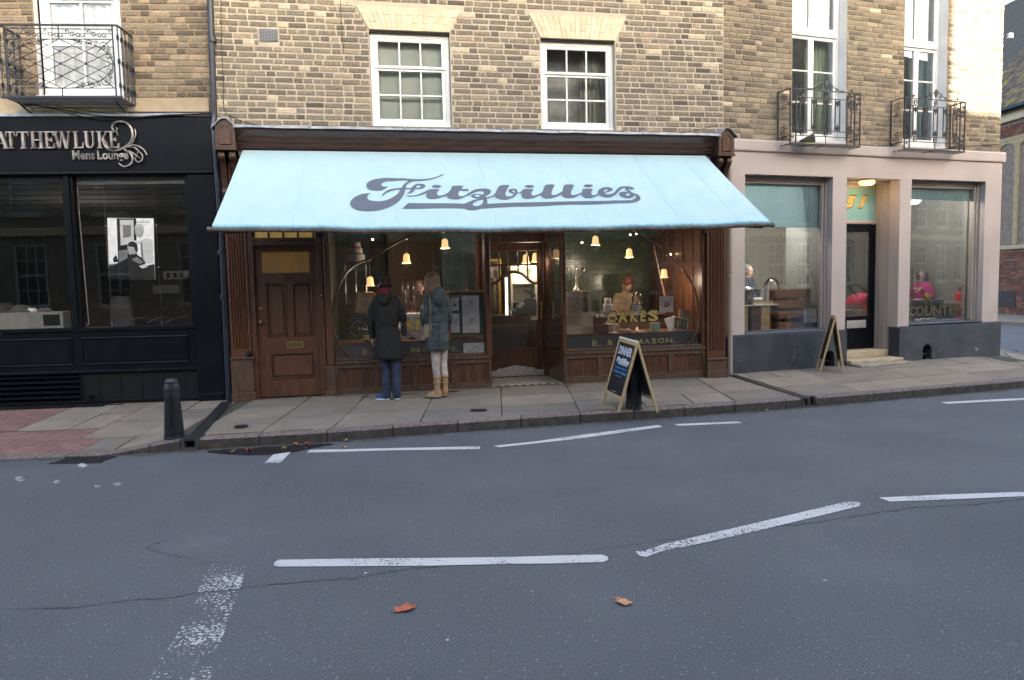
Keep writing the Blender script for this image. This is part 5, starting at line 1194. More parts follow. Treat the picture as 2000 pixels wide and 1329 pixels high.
for i, h in enumerate(HC):
    a, b_ = h[0], h[1]; lab = ['tall white french windows with pale curtains, the left ones', 'tall white french windows beside the corner, catching the sun'][i]
    q = MB(); y = .16
    q.box(a+.004, a+.05, y, y+.09,3.62,7.3, white, .004); q.box(b_-.05, b_-.004, y, y+.09,3.62,7.3, white, .004); q.box(a+.05, b_-.05, y-.02, y+.09,5.20,5.28, white, .006); q.box(a+.0, b_-.0,-.02, y+.1,3.58,3.62, white, .005)
    fw = q.build('french_window', parent=BC, label=lab)
    xm = (a+b_)/2-.02
    for k, (p, r_) in enumerate(((a+.05, xm),(xm, b_-.05))):
        for z0, z1, nr in ((3.62,5.20,3),(5.28,7.2,2)):
            q = MB(); st = .05; bt = .13 if z0 < 4 else .05
            q.box(p, p+st, y+.01, y+.055, z0, z1, white, .004); q.box(r_-st, r_, y+.01, y+.055, z0, z1, white, .004); q.box(p+st, r_-st, y+.01, y+.055, z0, z0+bt, white, .004); q.box(p+st, r_-st, y+.01, y+.055, z1-.05, z1, white, .004); q.build('casement', parent=fw)
            for j in range(1, nr):
                zz = z0+bt+(z1-.05-z0-bt)*j/nr; MB().box(p+st, r_-st, y+.02, y+.045, zz-.011, zz+.011, white, .003).build('glazing_bar', parent=fw)
            for j in range(nr):
                za, zb2 = z0+bt+(z1-.05-z0-bt)*j/nr, z0+bt+(z1-.05-z0-bt)*(j+1)/nr; MB().box(p+st, r_-st, y+.030, y+.034, za, zb2, glass('french_window_glass', (1,1,1),.45)).build('pane', parent=fw)
    q = MB(); cm = mat('green_curtain', (.36,.44,.34),.9,(.24,.30,.23),8, stretch=(6,6,.3)) if i == 0 else mat('grey_green_curtain', (.22,.33,.34),.9,(.14,.22,.24),8, stretch=(6,6,.3))
    curtain(q, xm+.02, b_-.05, y+.17,3.6,7.3, cm, 6,.02); curtain(q, a+.05, a+.17, y+.2,3.6,7.3, mat('ochre_curtain', (.20,.15,.07),.9),3,.02); q.build('curtain', parent=BC)
    q = MB(); q.box(a-.1, b_+.1,2.2,2.25,3.5,7.5, paleroom); q.box(a-.15, a-.1,.3,2.2,3.5,7.5, paleroom); q.box(b_+.1, b_+.15,.3,2.2,3.5,7.5, paleroom); q.box(a-.1, b_+.1,.3,2.2,3.5,3.55, paleroom); q.build('room_wall', parent=BC)
# pink ground floor
HG = [(.255,1.862,.735,3.075),(2.135,3.205,.0,3.072),(3.44,5.06,.755,3.08)]
q = MB(); wall_holes(q, .02,5.43,.715,3.42,[(a, b_, max(c, .715) if i == 1 else .715, d) for i, (a, b_, c, d) in enumerate(HG)],-.03, pink, .20, pink)
q.quad((5.43,-.03,.715),(5.43,6,.715),(5.43,6,3.42),(5.43,-.03,3.42), pink); q.quad((.02,-.03,.1),(.02,-.03,3.42),(.02,.3,3.42),(.02,.3,.1), pink)
q.build('pink_render', parent=BC)
q = MB(); q.extr([(.0,3.40),(-.045,3.40),(-.06,3.41),(-.065,3.43),(-.065,3.545),(-.05,3.57),(0,3.585)],.015,5.47, pink); q.box(5.40,5.47,0,6,3.40,3.575, pink); q.build('cornice', parent=BC)
# navy plinth with the foot-scraper niches
def niche(x, w): return (x-w/2, x+w/2,.15,.41)
HP = [(2.135,3.205,0,.74), niche(1.80,.19), niche(3.80,.19)]
q = MB(); wall_holes(q, -.03,5.46,.08,.705, HP, -.075, navy, .20, navy)
q.quad((-.03,-.075,.705),(2.135,-.075,.705),(2.135,-.0,.735),(-.03,-.0,.735), navy); q.quad((3.205,-.075,.705),(5.46,-.075,.705),(5.46,-.0,.735),(3.205,-.0,.735), navy)
q.quad((5.46,-.075,.08),(5.46,6,.08),(5.46,6,.705),(5.46,-.075,.705), navy); q.quad((-.03,-.075,.08),(-.03,-.075,.705),(-.03,.3,.705),(-.03,.3,.08), navy)
pl = q.build('plinth', parent=BC)
for x in (1.80,3.80):
    q = MB(); w = .095; n_ = 10
    # round the top of the niche
    for s in (-1,1):
        P = [(x+s*w, .41)]+[(x+s*w*math.cos(math.pi/2*i/n_),.315+.095*math.sin(math.pi/2*i/n_)) for i in range(n_+1)]
        q.prism(P if s < 0 else P[::-1],-.0745,.1, navy)
    q.box(x-w, x+w, .12,.13,.13,.42, blackm); q.box(x-.06, x+.06,-.02,.0,.24,.26, iron); q.tube([(x-.06,-.01,.13),(x-.06,-.01,.27)],.008, iron, 5); q.tube([(x+.06,-.01,.13),(x+.06,-.01,.27)],.008, iron, 5)
    q.build('boot_scraper', parent=pl)
CG = .17
def cwin(h, lab):
    a, b_, c, d = h; q = MB(); j = .075
    q.box(a+.002, b_-.002,-.055,.19, c-.02, c, navyl, .004); q.box(a+.002, b_-.002,.14,.22, c, c+.02, navyl)
    q.box(a, a+.03,.13,.2, c, d, pinkw, .004); q.box(b_-j, b_-j+.035,.11,.2, c, d-.0, pinkw, .008); q.box(b_-j+.035, b_, .08,.2, c, d, pinkw, .006); q.box(a+.03, b_-j, .11,.2, d-.075, d, pinkw, .01); q.box(a+.03, b_-j, .13,.2, d-.11, d-.075, pinkw, .006)
    f = q.build('shop_window', parent=BC, label=lab); MB().box(a+.03, b_-j, CG, CG+.006, c+.02, d-.11, gl).build('glass', parent=f); return f
WC1 = cwin(HG[0], 'pink-framed shop window with half-drawn blue blind and a wooden crate inside'); WC2 = cwin(HG[2], 'pink-framed shop window lettered COUNTER')
bld = mat('turquoise_blind', (.50,.86,.95),.7,(.45,.80,.89),3, emit=0)
q = MB(); q.box(.285,1.79,.19,.196,2.33,2.97, bld); q.tube([(.285,.195,2.33),(1.79,.195,2.33)],.011, bld, 6); q.build('roller_blind', parent=WC1)
q = MB(); q.box(3.47,4.98,.19,.196,2.79,2.97, bld); q.tube([(3.47,.195,2.79),(4.98,.195,2.79)],.011, bld, 6); q.build('roller_blind', parent=WC2)
cs = mat('gold_letter_dim', (.10,.082,.030),.5,(.06,.05,.02),40, metal=.3)
its = []
for ch, a, b_ in (('C', 1773,1787),('O', 1788,1804),('U', 1806,1820),('N', 1822,1836.5),('T', 1838.5,1851),('E', 1853,1863),('R', 1865,1878)):
    u0, zz = FC.at(a, 604, CG); u1 = FC.at(b_, 604, CG)[0]; its.append((ch, u0,.862,.165, u1-u0))
glyphs(WC2, its, cs, ink, y=CG-.004)
# door 51
q = MB(); x0, x1 = 2.135,3.205; yb = .42
q.box(x0, x1,-.17, yb+.1,.02,.235, stonel, .01)   # lower step
q.box(x0+.0, x1-.0,-.36,-.08,.05,.195, mat('worn_step_stone', (.30,.26,.20),.85,(.20,.17,.13),8, bump=.3),.02)
q.box(x0, x1-.022,.12, yb+.1,.235,.34, stonel, .01); q.build('door_step', parent=BC)
q = MB(); q.box(x1-.005, x1+.06,.17, yb+.1,.2,3.072, pinkw); q.box(x0-.06, x0+.005,.17, yb+.1,.2,3.072, pinkw)
q.box(x1-.022, x1, yb-.20, yb+.06,.25,3.06, pinkw, .008); q.box(x1-.034, x1-.022, yb-.13, yb-.09,.25,3.06, pinkw, .005); q.box(x1-.034, x1-.022, yb-.05, yb-.005,.25,3.06, pinkw, .005)
q.box(x0, x1-.022, yb-.03, yb+.06,2.40,2.455, pinkw, .008); q.box(x0, x1,.17, yb+.06,3.04,3.07, pinkw); q.box(x0, x1-.022, yb, yb+.06,2.98,3.04, pinkw, .006)
dfc = q.build('door_frame', parent=BC)
q = MB(); q.box(x0, x1-.022, yb+.03, yb+.034,2.455,2.98, mat('turquoise_fanlight', (.22,.45,.47),.25,(.18,.38,.40),2)); fl = q.build('fanlight', parent=dfc)
for ch, a, b_ in (('5', 1650,1672),('1', 1676,1694)):
    q = MB(); u0, z0 = FC.at(a, 406, yb+.02); u1, z1 = FC.at(b_, 383, yb+.02)
    add_text(q, ch, u0-.004, yb+.0235, z0-.014, ink, (z1-z0)+.03,(u1-u0)+.02, bold=.04, italic=.35, depth=.002); add_text(q, ch, u0, yb+.02, z0, mat('gold_number', (.72,.56,.22),.4,(.50,.36,.12),15, metal=.3), z1-z0, u1-u0, bold=.06, italic=.35, depth=.004); q.build('number', parent=dfc)
q = MB(); d1 = x1-.024; q.box(d1-.11, d1, yb, yb+.05,.345,2.395, blackp, .005); q.box(x0, d1-.11, yb, yb+.05,2.27,2.395, blackp, .005); q.box(x0, d1-.11, yb, yb+.05,.345,.87, blackp, .005); q.box(x0, d1-.11, yb+.01, yb+.04,.87,.885, blackm)
dr = q.build('front_door', parent=BC, label='glazed black door numbered 51 above')
MB().box(x0, d1-.11, yb+.02, yb+.025,.87,2.27, gl).build('glass', parent=dr)
q = MB(); u0, z0 = FC.at(1653,642, yb); u1, z1 = FC.at(1691,625, yb); lm = mat('aluminium', (.62,.62,.60),.4,(.52,.52,.50),9, metal=.6); q.box(u0, u1, yb-.01, yb, z0, z1, lm, .004); q.box(u0+.025, u1-.025, yb-.014, yb-.009, z0+.025, z1-.025, lm, .003); q.build('letter_plate', parent=dr)
q = MB(); q.box(d1-.06, d1-.04, yb-.01, yb, 1.25,1.35, blackm); q.build('lock', parent=dr)
# lamp in the soffit of the doorway (lit)
lu, lz = FC.at(1693,359,.1); LMP = thing('ceiling_lamp', (lu, .1, lz), FC, 'lit round ceiling lamp glowing in the soffit above door 51', 'lamp')
lampglow = mat('warm_lamp_glass', (1,.62,.25),.4,(1,.52,.16),20, emit=.3)
q = MB(); q.lathe([(.001,-.045),(.09,-.045),(.115,-.03),(.12,.0),(.12,.03)],(lu, .1,3.03), lampglow, 18); q.build('glass_shade', parent=LMP)
q = MB(); q.lathe([(.125,0),(.13,.01),(.13,.02),(.001,.02)],(lu, .1,3.052), mat('lamp_base', (.1,.09,.08),.5),18); q.build('base', parent=LMP)
def point(F, x, y, z, e, col, parent=None, r=.04):
    l = bpy.data.lights.new('bulb_or_fill', 'POINT'); l.energy = e; l.color = col; l.shadow_soft_size = r
    o = bpy.data.objects.new('bulb_or_fill', l); COL.objects.link(o)
    if parent: o.parent = parent; o.location = Vector((x, y, z))-OFF[parent.name]
    else: o.matrix_world = F.m @ Matrix.Translation((x, y, z))
    return o
point(FC, lu, .1,2.93,1.2,(1,.66,.32), LMP, .08)
# white pipe between oak pilaster and pink render
q = MB(); q.tube([(-.035,-.09,.17),(-.035,-.09,2.5),(-.03,-.06,3.2)],.034, pinkw, 10)
for z in (1.62, ): q.lathe([(.001,-.04),(.046,-.04),(.046,-.03),(.04,-.02),(.04,.02),(.046,.03),(.046,.04),(.001,.04)],(-.035,-.09, z), pinkw, 12)
q.build('drainpipe', F=FC, label='pale pink drainpipe between the oak pilaster and the pink shopfront', cat='drainpipe')
# iron balconies of the right building
def balcony2(x0, x1, lab, d=.28):
    b_ = part('balcony', ((x0+x1)/2,-.2,3.5), BC); b_['label'] = lab
    z0, z1 = 3.50,4.28; w = x1-x0; xm = (x0+x1)/2; y = -d
    q = MB(); q.box(x0, x1,-d, 0, z0-.008, z0, ironr) if 0 else None
    for k in range(4): q.box(x0, x1,-d+.03+k*.07,-d+.045+k*.07, z0-.008, z0, ironr)
    for s in (x0, xm, x1): q.box(s-.008, s+.008,-d, 0, z0-.016, z0-.008, ironr)
    q.box(x0-.01, x1+.01,-d-.01,-d+.01, z0-.018, z0+.008, ironr, .003)
    for s in (x0+.01, x1-.01): q.box(s-.01, s+.01,-.04,.01, z0+.04, z0+.06, ironr)
    q.build('floor_plate', parent=b_)
    q = MB()
    for xx in (x0, x0+.10, x1-.10, x1): q.box(xx-.008, xx+.008, y-.008, y+.008, z0, z1, ironr)
    for xx in (x0, x1): q.box(xx-.008, xx+.008,-.03,-.014, z0, z1, ironr)
    q.box(x0-.008, x1+.008, y-.009, y+.009, z1-.012, z1, ironr)
    for s in (x0, x1):
        q.box(s-.008, s+.008, y+.009,0, z1-.012, z1, ironr); q.box(s-.006, s+.006, y+.009,0, z0+.10, z0+.11, ironr)
    for zz in (z0+.115, z0+.195, z1-.115): q.box(x0+.10, x1-.10, y-.006, y+.006, zz-.005, zz+.005, ironr)
    q.box(xm-.005, xm+.005, y-.005, y+.005, z0, z0+.115, ironr)
    q.build('rails', parent=b_)
    xs = [x0+.10+(w-.2)*k/6 for k in (1,2,3,4,5)]
    xs = [x0+.21+(w-.42)*k/4 for k in range(5)]
    for xx in xs:
        q = MB()
        for s in (-.042,.042): q.box(xx+s-.007, xx+s+.007, y-.006, y+.006, z0+.195, z1-.115, ironr)
        q.build('bar_pair', parent=b_)
        for zz, up in ((z0+.245,1),(z1-.175,-1)):
            q = MB()
            for t in range(6):
                an = t*math.pi/3+.5; q.tube([(xx+.022*math.cos(an)+.011*math.cos(k*1.05), y-.006, zz+.024*math.sin(an)+.013*math.sin(k*1.05)) for k in range(6)],.0075, ironr, 4, closed=True)
            q.sphere((xx, y-.01, zz),.012, ironr, 6); q.tube([(xx, y, zz+up*.03),(xx, y, zz+up*.065)],[.01,.003], ironr, 5); q.build('rosette', parent=b_)
    for xx in (xs[0], xs[2], xs[4]):
        for zz in (z0+.155, z1-.063):
            q = MB(); q.tube([(xx+.032*math.cos(k*.6283), y, zz+.038*math.sin(k*.6283)) for k in range(10)],.008, ironr, 4, closed=True); q.tube(spiral(xx, zz, .022,1.2,1,1,10, y),.005, ironr, 4); q.build('ring', parent=b_)
    for s in (-1,1):
        xx = xm+s*(w/2-.05)
        for zz in (z0+.17, z1-.16):
            q = MB()
            for k in range(3): q.tube(spiral(xx, zz-.07+k*.07,.032,1.4, k*2+s, s, 12, y-.002),.007, ironr, 4)
            q.build('side_scroll', parent=b_)
            q = MB()
            for k in range(3): q.tube([Vector((x0 if s < 0 else x1,-d/2+(p.x-xx)*2.5, p.z)) for p in spiral(xx, zz-.07+k*.07,.034,1.4, k*2, s, 12)],.007, ironr, 4)
            q.build('side_scroll', parent=b_)
    q = MB(); P = catmull([(xm-.34, y, z1+.005),(xm-.2, y, z1+.025),(xm-.1, y, z1+.09),(xm-.04, y, z1+.10),(xm, y, z1+.09),(xm+.04, y, z1+.10),(xm+.1, y, z1+.09),(xm+.2, y, z1+.025),(xm+.34, y, z1+.005)],5); q.tube(P, .007, ironr, 4)
    for s in (-1,1):
        q.tube(spiral(xm+s*.10, z1+.045,.035,1.3, math.pi/2, s, 14, y),.006, ironr, 4); q.tube(spiral(xm+s*.2, z1+.025,.018,1.2,1, s, 10, y),.006, ironr, 4); q.sphere((xm+s*(w/2-.17), y, z1+.03),.018, ironr, 8)
    for k in range(5): an = math.pi/2+(k-2)*.4; q.tube([(xm, y, z1+.02),(xm+.05*math.cos(an), y-.005, z1+.06+.07*math.sin(an)),(xm+.02*math.cos(an), y-.01, z1+.10+.055*math.sin(an))],[.006,.016,.004], ironr, 5)
    q.build('crest', parent=b_)
a0_ = FC.at(1543,277,-.28)[0]; a1_ = FC.at(1679,280,-.28)[0]
balcony2(a0_, a1_, 'dark iron balcony with scrolled crest in front of the left french windows')
a2_ = FC.at(1766,288,-.28)[0]; a3_ = FC.at(1883,294,-.28)[0]
balcony2(a2_, a3_, 'dark iron balcony with scrolled crest in front of the right french windows')
# trainer left out on the balcony
sx = FC.at(1577,270,-.2)[0]; SH = thing('running_shoe', (sx, -.2,3.5), FC, 'black and lime running shoe left on the floor of the left-hand right-building balcony', 'shoe')
q = MB(); vs = []; NS = 12
def loft(mb, rings, m, seg=16, smooth=True, caps=True):
    """rings: (centre, rx, ry) stacked; in z unless a basis is given"""
    vs = []
    for r_ in rings:
        c, rx, ry = r_[:3]; e = r_[3] if len(r_) > 3 else 1.0; tz = r_[4] if len(r_) > 4 else (0,0)
        for k in range(seg):
            a = 2*math.pi*k/seg; ca, sa = math.cos(a), math.sin(a); ca = math.copysign(abs(ca)**e, ca); sa = math.copysign(abs(sa)**e, sa)
            vs.append(Vector(c)+Vector((rx*ca, ry*sa, tz[0]*ca+tz[1]*sa)))
    n = len(rings); fs = [(i*seg+k, i*seg+(k+1) % seg, (i+1)*seg+(k+1) % seg, (i+1)*seg+k) for i in range(n-1) for k in range(seg)]
    if caps: fs += [tuple(range(seg))[::-1], tuple(range((n-1)*seg, n*seg))]
    return mb.add(vs, fs, m, smooth)
lime = mat('lime_sole', (.55,.75,.08),.6,(.4,.6,.06)); blk = mat('black_mesh_shoe', (.03,.025,.025),.8)
q = MB(); loft(q, [((sx-.0,-.2,3.505+z), rx, .045,1) for z, rx in ((0,.11),(.012,.115),(.02,.105))], lime); q.build('sole', parent=SH)
q = MB(); P = [((sx+x, -.2,3.54), w, 0) for x, w in ()]
vs = []; prof = [(-.13,.02,.03),(-.09,.045,.04),(-.03,.07,.042),(.03,.10,.04),(.08,.125,.036),(.115,.12,.03),(.13,.08,.02)]
for x, h, wd in prof:
    for k in range(10): an = math.pi*k/9; vs.append((sx+x, -.2+wd*math.cos(an),3.54+h*math.sin(an)**.7))
q.add(vs, [(i*10+k, i*10+k+1,(i+1)*10+k+1,(i+1)*10+k) for i in range(6) for k in range(9)]+[tuple(range(10)), tuple(range(60,70))[::-1]], blk, True); q.build('upper', parent=SH)
# ================================================================== FAR BRICK BUILDING (leaded windows)
BD = thing('hall_building', (0,0,.1), FD, 'red brick hall with leaded windows and a mossy tiled roof across the side street', 'building')
rbm = [mat('red_brick_%d' % i, c, .9, tuple(k*.6 for k in c),30, bump=.4, bscale=120) for i, c in enumerate([(.22,.075,.05),(.17,.06,.045),(.26,.10,.06),(.13,.06,.05),(.28,.13,.08)])]
zs = FD.at(1952,481,0)[1]; ze = FD.at(1955,215,-.25)[1]; zh = FD.at(1965,283,0)[1]
q = MB(); q.box(-9,7,.02,8,0, ze-.1, mat('red_mortar', (.26,.19,.15),.95)); q.build('wall', parent=BD)
lead_r = []; q = MB(); r = random.Random(2); z = .1; row = 0; keepn = 0
while z < ze-.55:
    x = -1.2-(.11 if row % 2 else 0)
    while x < 2.6:
        Lb = .215 if (row+int(x*5)) % 3 else .105
        inwin = zs-.02 < z < zh+.14 and x > -3
        if not inwin or z > zh+.12: q.box(x, x+Lb, 0,.03, z, z+.065, r.choice(rbm))
        x += Lb+.01
    z += .075; row += 1
q.build('brickwork', parent=BD, kind='stuff')
q = MB(); q.box(-9,7,-.06,.06, zs-.14, zs, stonel, .02); q.build('sill_band', parent=BD)
lg = mat('leaded_glass', (.030,.045,.045),.12,(.055,.075,.065),7, spec=.8); ls = mat('window_stone', (.42,.31,.18),.9,(.33,.24,.14),6)
mu = FD.at(1984,400,0)[0]
for k in range(-4,3):
    x0 = mu+.12+k*.92; x1 = x0+.68
    q = MB(); q.box(x1, x1+.24,-.03,.1, zs, zh+.1, ls, .03); q.prism([(x0-.05, zh+.1),(x0-.05, zh-.18)]+[((x0+x1)/2-(x1-x0)/2*math.cos(t*math.pi/8), zh-.18+.2*math.sin(t*math.pi/8)) for t in range(1,8)]+[(x1+.05, zh-.18),(x1+.05, zh+.1)],-.02,.06, ls); f = q.build('leaded_window', parent=BD)
    q = MB(); q.box(x0, x1,.06,.065, zs, zh, lg); q.build('glass', parent=f)
    q = MB(); ldm = mat('lead_came', (.10,.11,.12),.6)
    for j in range(1,5): q.box(x0+(x1-x0)*j/5-.008, x0+(x1-x0)*j/5+.008,.045,.06, zs, zh, ldm)
    zz = zs+.15
    while zz < zh: q.box(x0, x1,.046,.061, zz-.008, zz+.008, ldm); zz += .155
    q.build('lead_cames', parent=f)
q = MB(); q.box(-9,7,-.03,.06, zh+.1, zh+.22, ls, .01); q.box(-9,7,-.12,.05, ze-.42, ze-.12, mat('cream_eaves', (.62,.52,.36),.8,(.48,.40,.28),4),.01); q.build('eaves_board', parent=BD)
q = MB(); q.extr([(-.13, ze),(-.36, ze),(-.38, ze-.08),(-.30, ze-.15),(-.16, ze-.15),(-.12, ze-.08)],-9,7, blackp); q.build('gutter', parent=BD)
rg = FD.at(1975,3,4.5)
tm = [mat('roof_tile_%d' % i, tuple(k*.7 for k in c),.95, c2,6, bump=.4, bscale=40, spec=.1) for i, (c, c2) in enumerate([((.24,.15,.12),(.10,.075,.06)),((.17,.14,.12),(.08,.07,.06)),((.28,.19,.13),(.14,.12,.07)),((.38,.29,.08),(.18,.15,.07))])]
q = MB(); rows = 46; r = random.Random(9); y0, z0_, y1, z1_ = -.34, ze+.02,4.5, rg[1]
q.quad((-9, y0, z0_-.02),(7, y0, z0_-.02),(7, y1, z1_-.02),(-9, y1, z1_-.02), tm[1]); q.quad((7, y0+.3, z0_-.2),(7, y1, z1_-.02),(7,8, z0_),(7,8, z0_-.3), rbm[1])
for i in range(rows):
    t = i/rows; t2 = (i+1.25)/rows; ya, za, yb2, zb2 = y0+(y1-y0)*t, z0_+(z1_-z0_)*t, y0+(y1-y0)*t2, z0_+(z1_-z0_)*t2
    x = -1.5-(.1 if i % 2 else 0)
    while x < 3.0:
        wd = .17*r.uniform(.95,1.05); h = .02*r.uniform(.6,1.4); m = r.choices(tm, (5,5,4,4 if t < .3 else .5))[0]
        q.add([(x, ya, za+h),(x+wd-.006, ya, za+h),(x+wd-.006, yb2, zb2),(x, yb2, zb2),(x, ya, za-.005),(x+wd-.006, ya, za-.005)],[(0,1,2,3),(4,5,1,0)], m); x += wd
q.build('roof_tiles', parent=BD, kind='stuff')
vb = FD.at(1969,586,0); q = MB(); q.box(vb[0]-.45, vb[0]+.35,-.02,.02, vb[1]-.25, vb[1]+.30, mat('brown_vent', (.05,.035,.03),.8)); q.build('wall_vent', parent=BD)
g = ground(1981,612,.1); q = MB(); q.lathe([(.08,0),(.08,.8),(.10,.82),(.10,.9),(.07,.95),(.001,.96)], g, mat('grey_post', (.20,.20,.20),.8),10); q.build('bollard', label='short grey post by the red brick wall across the side street', cat='bollard')
# pavement at the foot of the hall, line along it
q = MB(); pg = [ground(1935,613,.1), ground(2070,618,.1), ground(2070,634,.1), ground(1935,627,.1)]
pv = [p.copy() for p in pg]; q.add([Vector((p.x, p.y, .1)) for p in pg]+[Vector((p.x, p.y, .0)) for p in pg],[(0,1,2,3),(0,3,7,4),(2,6,7,3),(1,2,6,5)], SLM[1]); q.build('far_pavement', kind='structure', label='pavement at the foot of the red brick hall')
marking([(1935,628.5),(2070,636),(2070,638.5),(1935,630.5)], pw1, 'thin white line along the side street')
marking([(1935,683),(1990,685),(1990,691),(1935,686)], mat('dark_road_patch', (.035,.036,.04),.8), None, nm='tar_patch')
# something pale hanging by the corner
q = MB(); u_, z_ = FC.at(1962,68,-.02); q.lathe([(.001,-.05),(.05,-.04),(.05,.03),(.001,.05)],(5.55,.0, z_), mat('grey_lamp', (.55,.58,.66),.5),10); q.tube([(5.4,.0, z_),(5.55,0, z_)],.012, blackm, 5); q.build('wall_lamp', F=FC, label='small pale wall lamp sticking out from the brick corner', cat='lamp')
# block up the shadow of the junction in the yard behind (hidden)
# ================================================================== FAR SIDE OF THE STREET (behind the camera; seen in the glass; heights and gap shaped for the light)
white = mat('opposite_window_paint', (.40,.40,.39),.5); obm = mat('opposite_brick', (.17,.13,.09),.9,(.13,.10,.07),12, bump=.2); obr = mat('opposite_red_brick', (.12,.055,.04),.9,(.09,.045,.035),12)
def opp(x0, x1, h, m, lab, cols, dp=9):
    B = thing('street_building', ((x0+x1)/2,2,0), FO, lab, 'building'); q = MB(); holes = []
    w = (x1-x0)/cols
    for k in range(cols):
        c = x0+(k+.5)*w
        for z in ((1.1,3.9,6.8) if h > 8.9 else (1.1,3.9)): holes.append((c-.5, c+.5, z, z+1.9))
    # the facade looks at +y, so it is built mirrored
    wall_holes(q, x0, x1,0, h, holes, 0, m, -.12, white); q.quad((x0,0, h),(x1,0, h),(x1,-dp, h),(x0,-dp, h), m)
    q.quad((x0,0,0),(x0,-dp, 0),(x0,-dp, h),(x0,0, h), m); q.quad((x1,0,0),(x1,0, h),(x1,-dp, h),(x1,-dp, 0), m); q.quad((x0,-dp, 0),(x1,-dp, 0),(x1,-dp, h),(x0,-dp, h), m); q.box(x0, x1,0,.12,3.25,3.5, stonel); q.build('wall', parent=B)
    for a, b_, c, d in holes:
        f = MB(); j = .06
        f.box(a, a+j, -.1,-.03, c, d, white); f.box(b_-j, b_, -.1,-.03, c, d, white); f.box(a+j, b_-j, -.1,-.03, d-j, d, white); f.box(a+j, b_-j, -.1,-.03, c, c+j, white); f.box(a+j, b_-j, -.1,-.04,(c+d)/2-.03,(c+d)/2+.03, white)
        for t in (1/3,2/3): f.box(a+j+(b_-a-2*j)*t-.015, a+j+(b_-a-2*j)*t+.015,-.09,-.05, c+j, d-j, white)
        f.box(a+j, b_-j, -.09,-.05, c+(d-c)*.25-.014, c+(d-c)*.25+.014, white); f.box(a+j, b_-j, -.09,-.05, c+(d-c)*.75-.014, c+(d-c)*.75+.014, white); f.box(a-.05, b_+.05,0,.08, c-.1, c, stonel)
        fw = f.build('window', parent=B); MB().box(a+j, b_-j, -.08,-.075, c+j, d-j, mat('dark_window_glass', (.03,.035,.04),.1)).build('pane', parent=fw)
opp(-26,-14.2,7.0, obm, 'plain brick house across the street, leftmost behind the camera', 4)
opp(-14,-4.1,7.6, mat('opposite_stone', (.18,.155,.12),.9,(.14,.12,.09),6), 'pale stone house across the street behind the camera', 4)
opp(-4,3.4,7.2, obm, 'brown brick house across the street right behind the camera', 5)
opp(3.5, OPP_X, 10.9, obr, 'tall red brick house across the street behind the camera, height set to keep the shopfronts shaded', 4)
opp(OPP_X+.1,22.4, OPP_H, obm, 'low brick house in the gap across the street behind the camera, height set to let the sun patch past', 2)
opp(23.2,60,12.3, obm, 'long brick terrace across the street, rightmost behind the camera, height set to block bright sky from the panes', 20,2.5)
q = MB(); q.box(-40,40,-.6,2.2,0,.10, SLM[1]); q.build('opposite_pavement', F=FO, kind='structure', label='pavement on the near side of the street')
# ================================================================== INTERIORS
def hue(name, c, r=.6, **k): return mat(name, c, r, tuple(x*.78 for x in c), k.pop('scale', 12), **k)
# ---- cafe
CR = thing('cafe_interior', (0.5,2,.1), FB, 'dim cafe interior with green tiled wall and dark teal ceiling behind the display windows', 'room')
fl_ = hue('cafe_floor', (.09,.055,.035),.5); teal = hue('teal_ceiling', (.025,.07,.075),.6); gwall = hue('grey_green_wall', (.20,.21,.16),.8)
q = MB(); q.box(-2.1,3.14,.10,4.6,.13,.17, fl_); q.build('floor', parent=CR)
q = MB(); q.box(-2.1,3.14,.12,4.6,2.72,2.76, teal); q.build('ceiling', parent=CR)
q = MB(); q.box(-2.14,-2.1,.12,4.6,.13,2.76, gwall); q.box(-2.14,3.2,4.6,4.64,.13,2.76, gwall); q.build('wall', parent=CR)
q = MB(); q.box(3.10,3.14,.12,4.6,.13,2.76, wood);
for k in range(5): q.box(3.088,3.10,.3+k*.35,.33+k*.35,.8,2.7, wood)
q.box(3.088,3.10,.12,2.2,1.75,1.82, wood); q.build('panelled_wall', parent=CR)
tg = [hue('green_glazed_tile_%d' % i, c, .22) for i, c in enumerate([(.062,.088,.058),(.052,.080,.056),(.074,.10,.062)])]
q = MB(); ty = 2.0; q.box(1.30,3.10, ty+.012, ty+.05,.17,2.72, hue('tile_grout', (.05,.065,.05),.8)); q.build('tiled_wall', parent=CR)
r = random.Random(4)
for i in range(9):
    for j in range(19):
        x = 1.31+i*.202-(.1 if j % 2 else 0); z = 1.05+j*.088
        a, b_ = max(x, 1.31), min(x+.198,3.095)
        if z > 2.64 or b_-a < .03: continue
        MB().box(a, b_, ty, ty+.012, z, z+.084, r.choice(tg),.002).build('wall_tile', parent=CR)
q = MB(); q.box(-1.2,-.3,3.4,3.44,.17,2.7, hue('brown_back_wall', (.14,.10,.06),.8)); q.box(-.3,.4,3.0,3.04,.17,2.7, hue('blue_grey_back', (.08,.12,.13),.8)); q.build('back_partition', parent=CR)
q = MB(); q.box(1.1,3.08,.8,.84,.17,.80, wood); q.box(-1.98,-.03,.75,.78,.17,.80, wood); q.build('display_back', parent=CR)
q = MB(); q.box(1.25,2.95,1.0,1.25,.17,1.02, hue('counter_wood', (.10,.05,.03),.5),.01); q.box(1.2,3.0,.95,1.3,1.02,1.05, hue('counter_top', (.2,.17,.13),.3),.005); q.build('counter', F=FB, label='dark wooden counter behind the right display window', cat='counter')
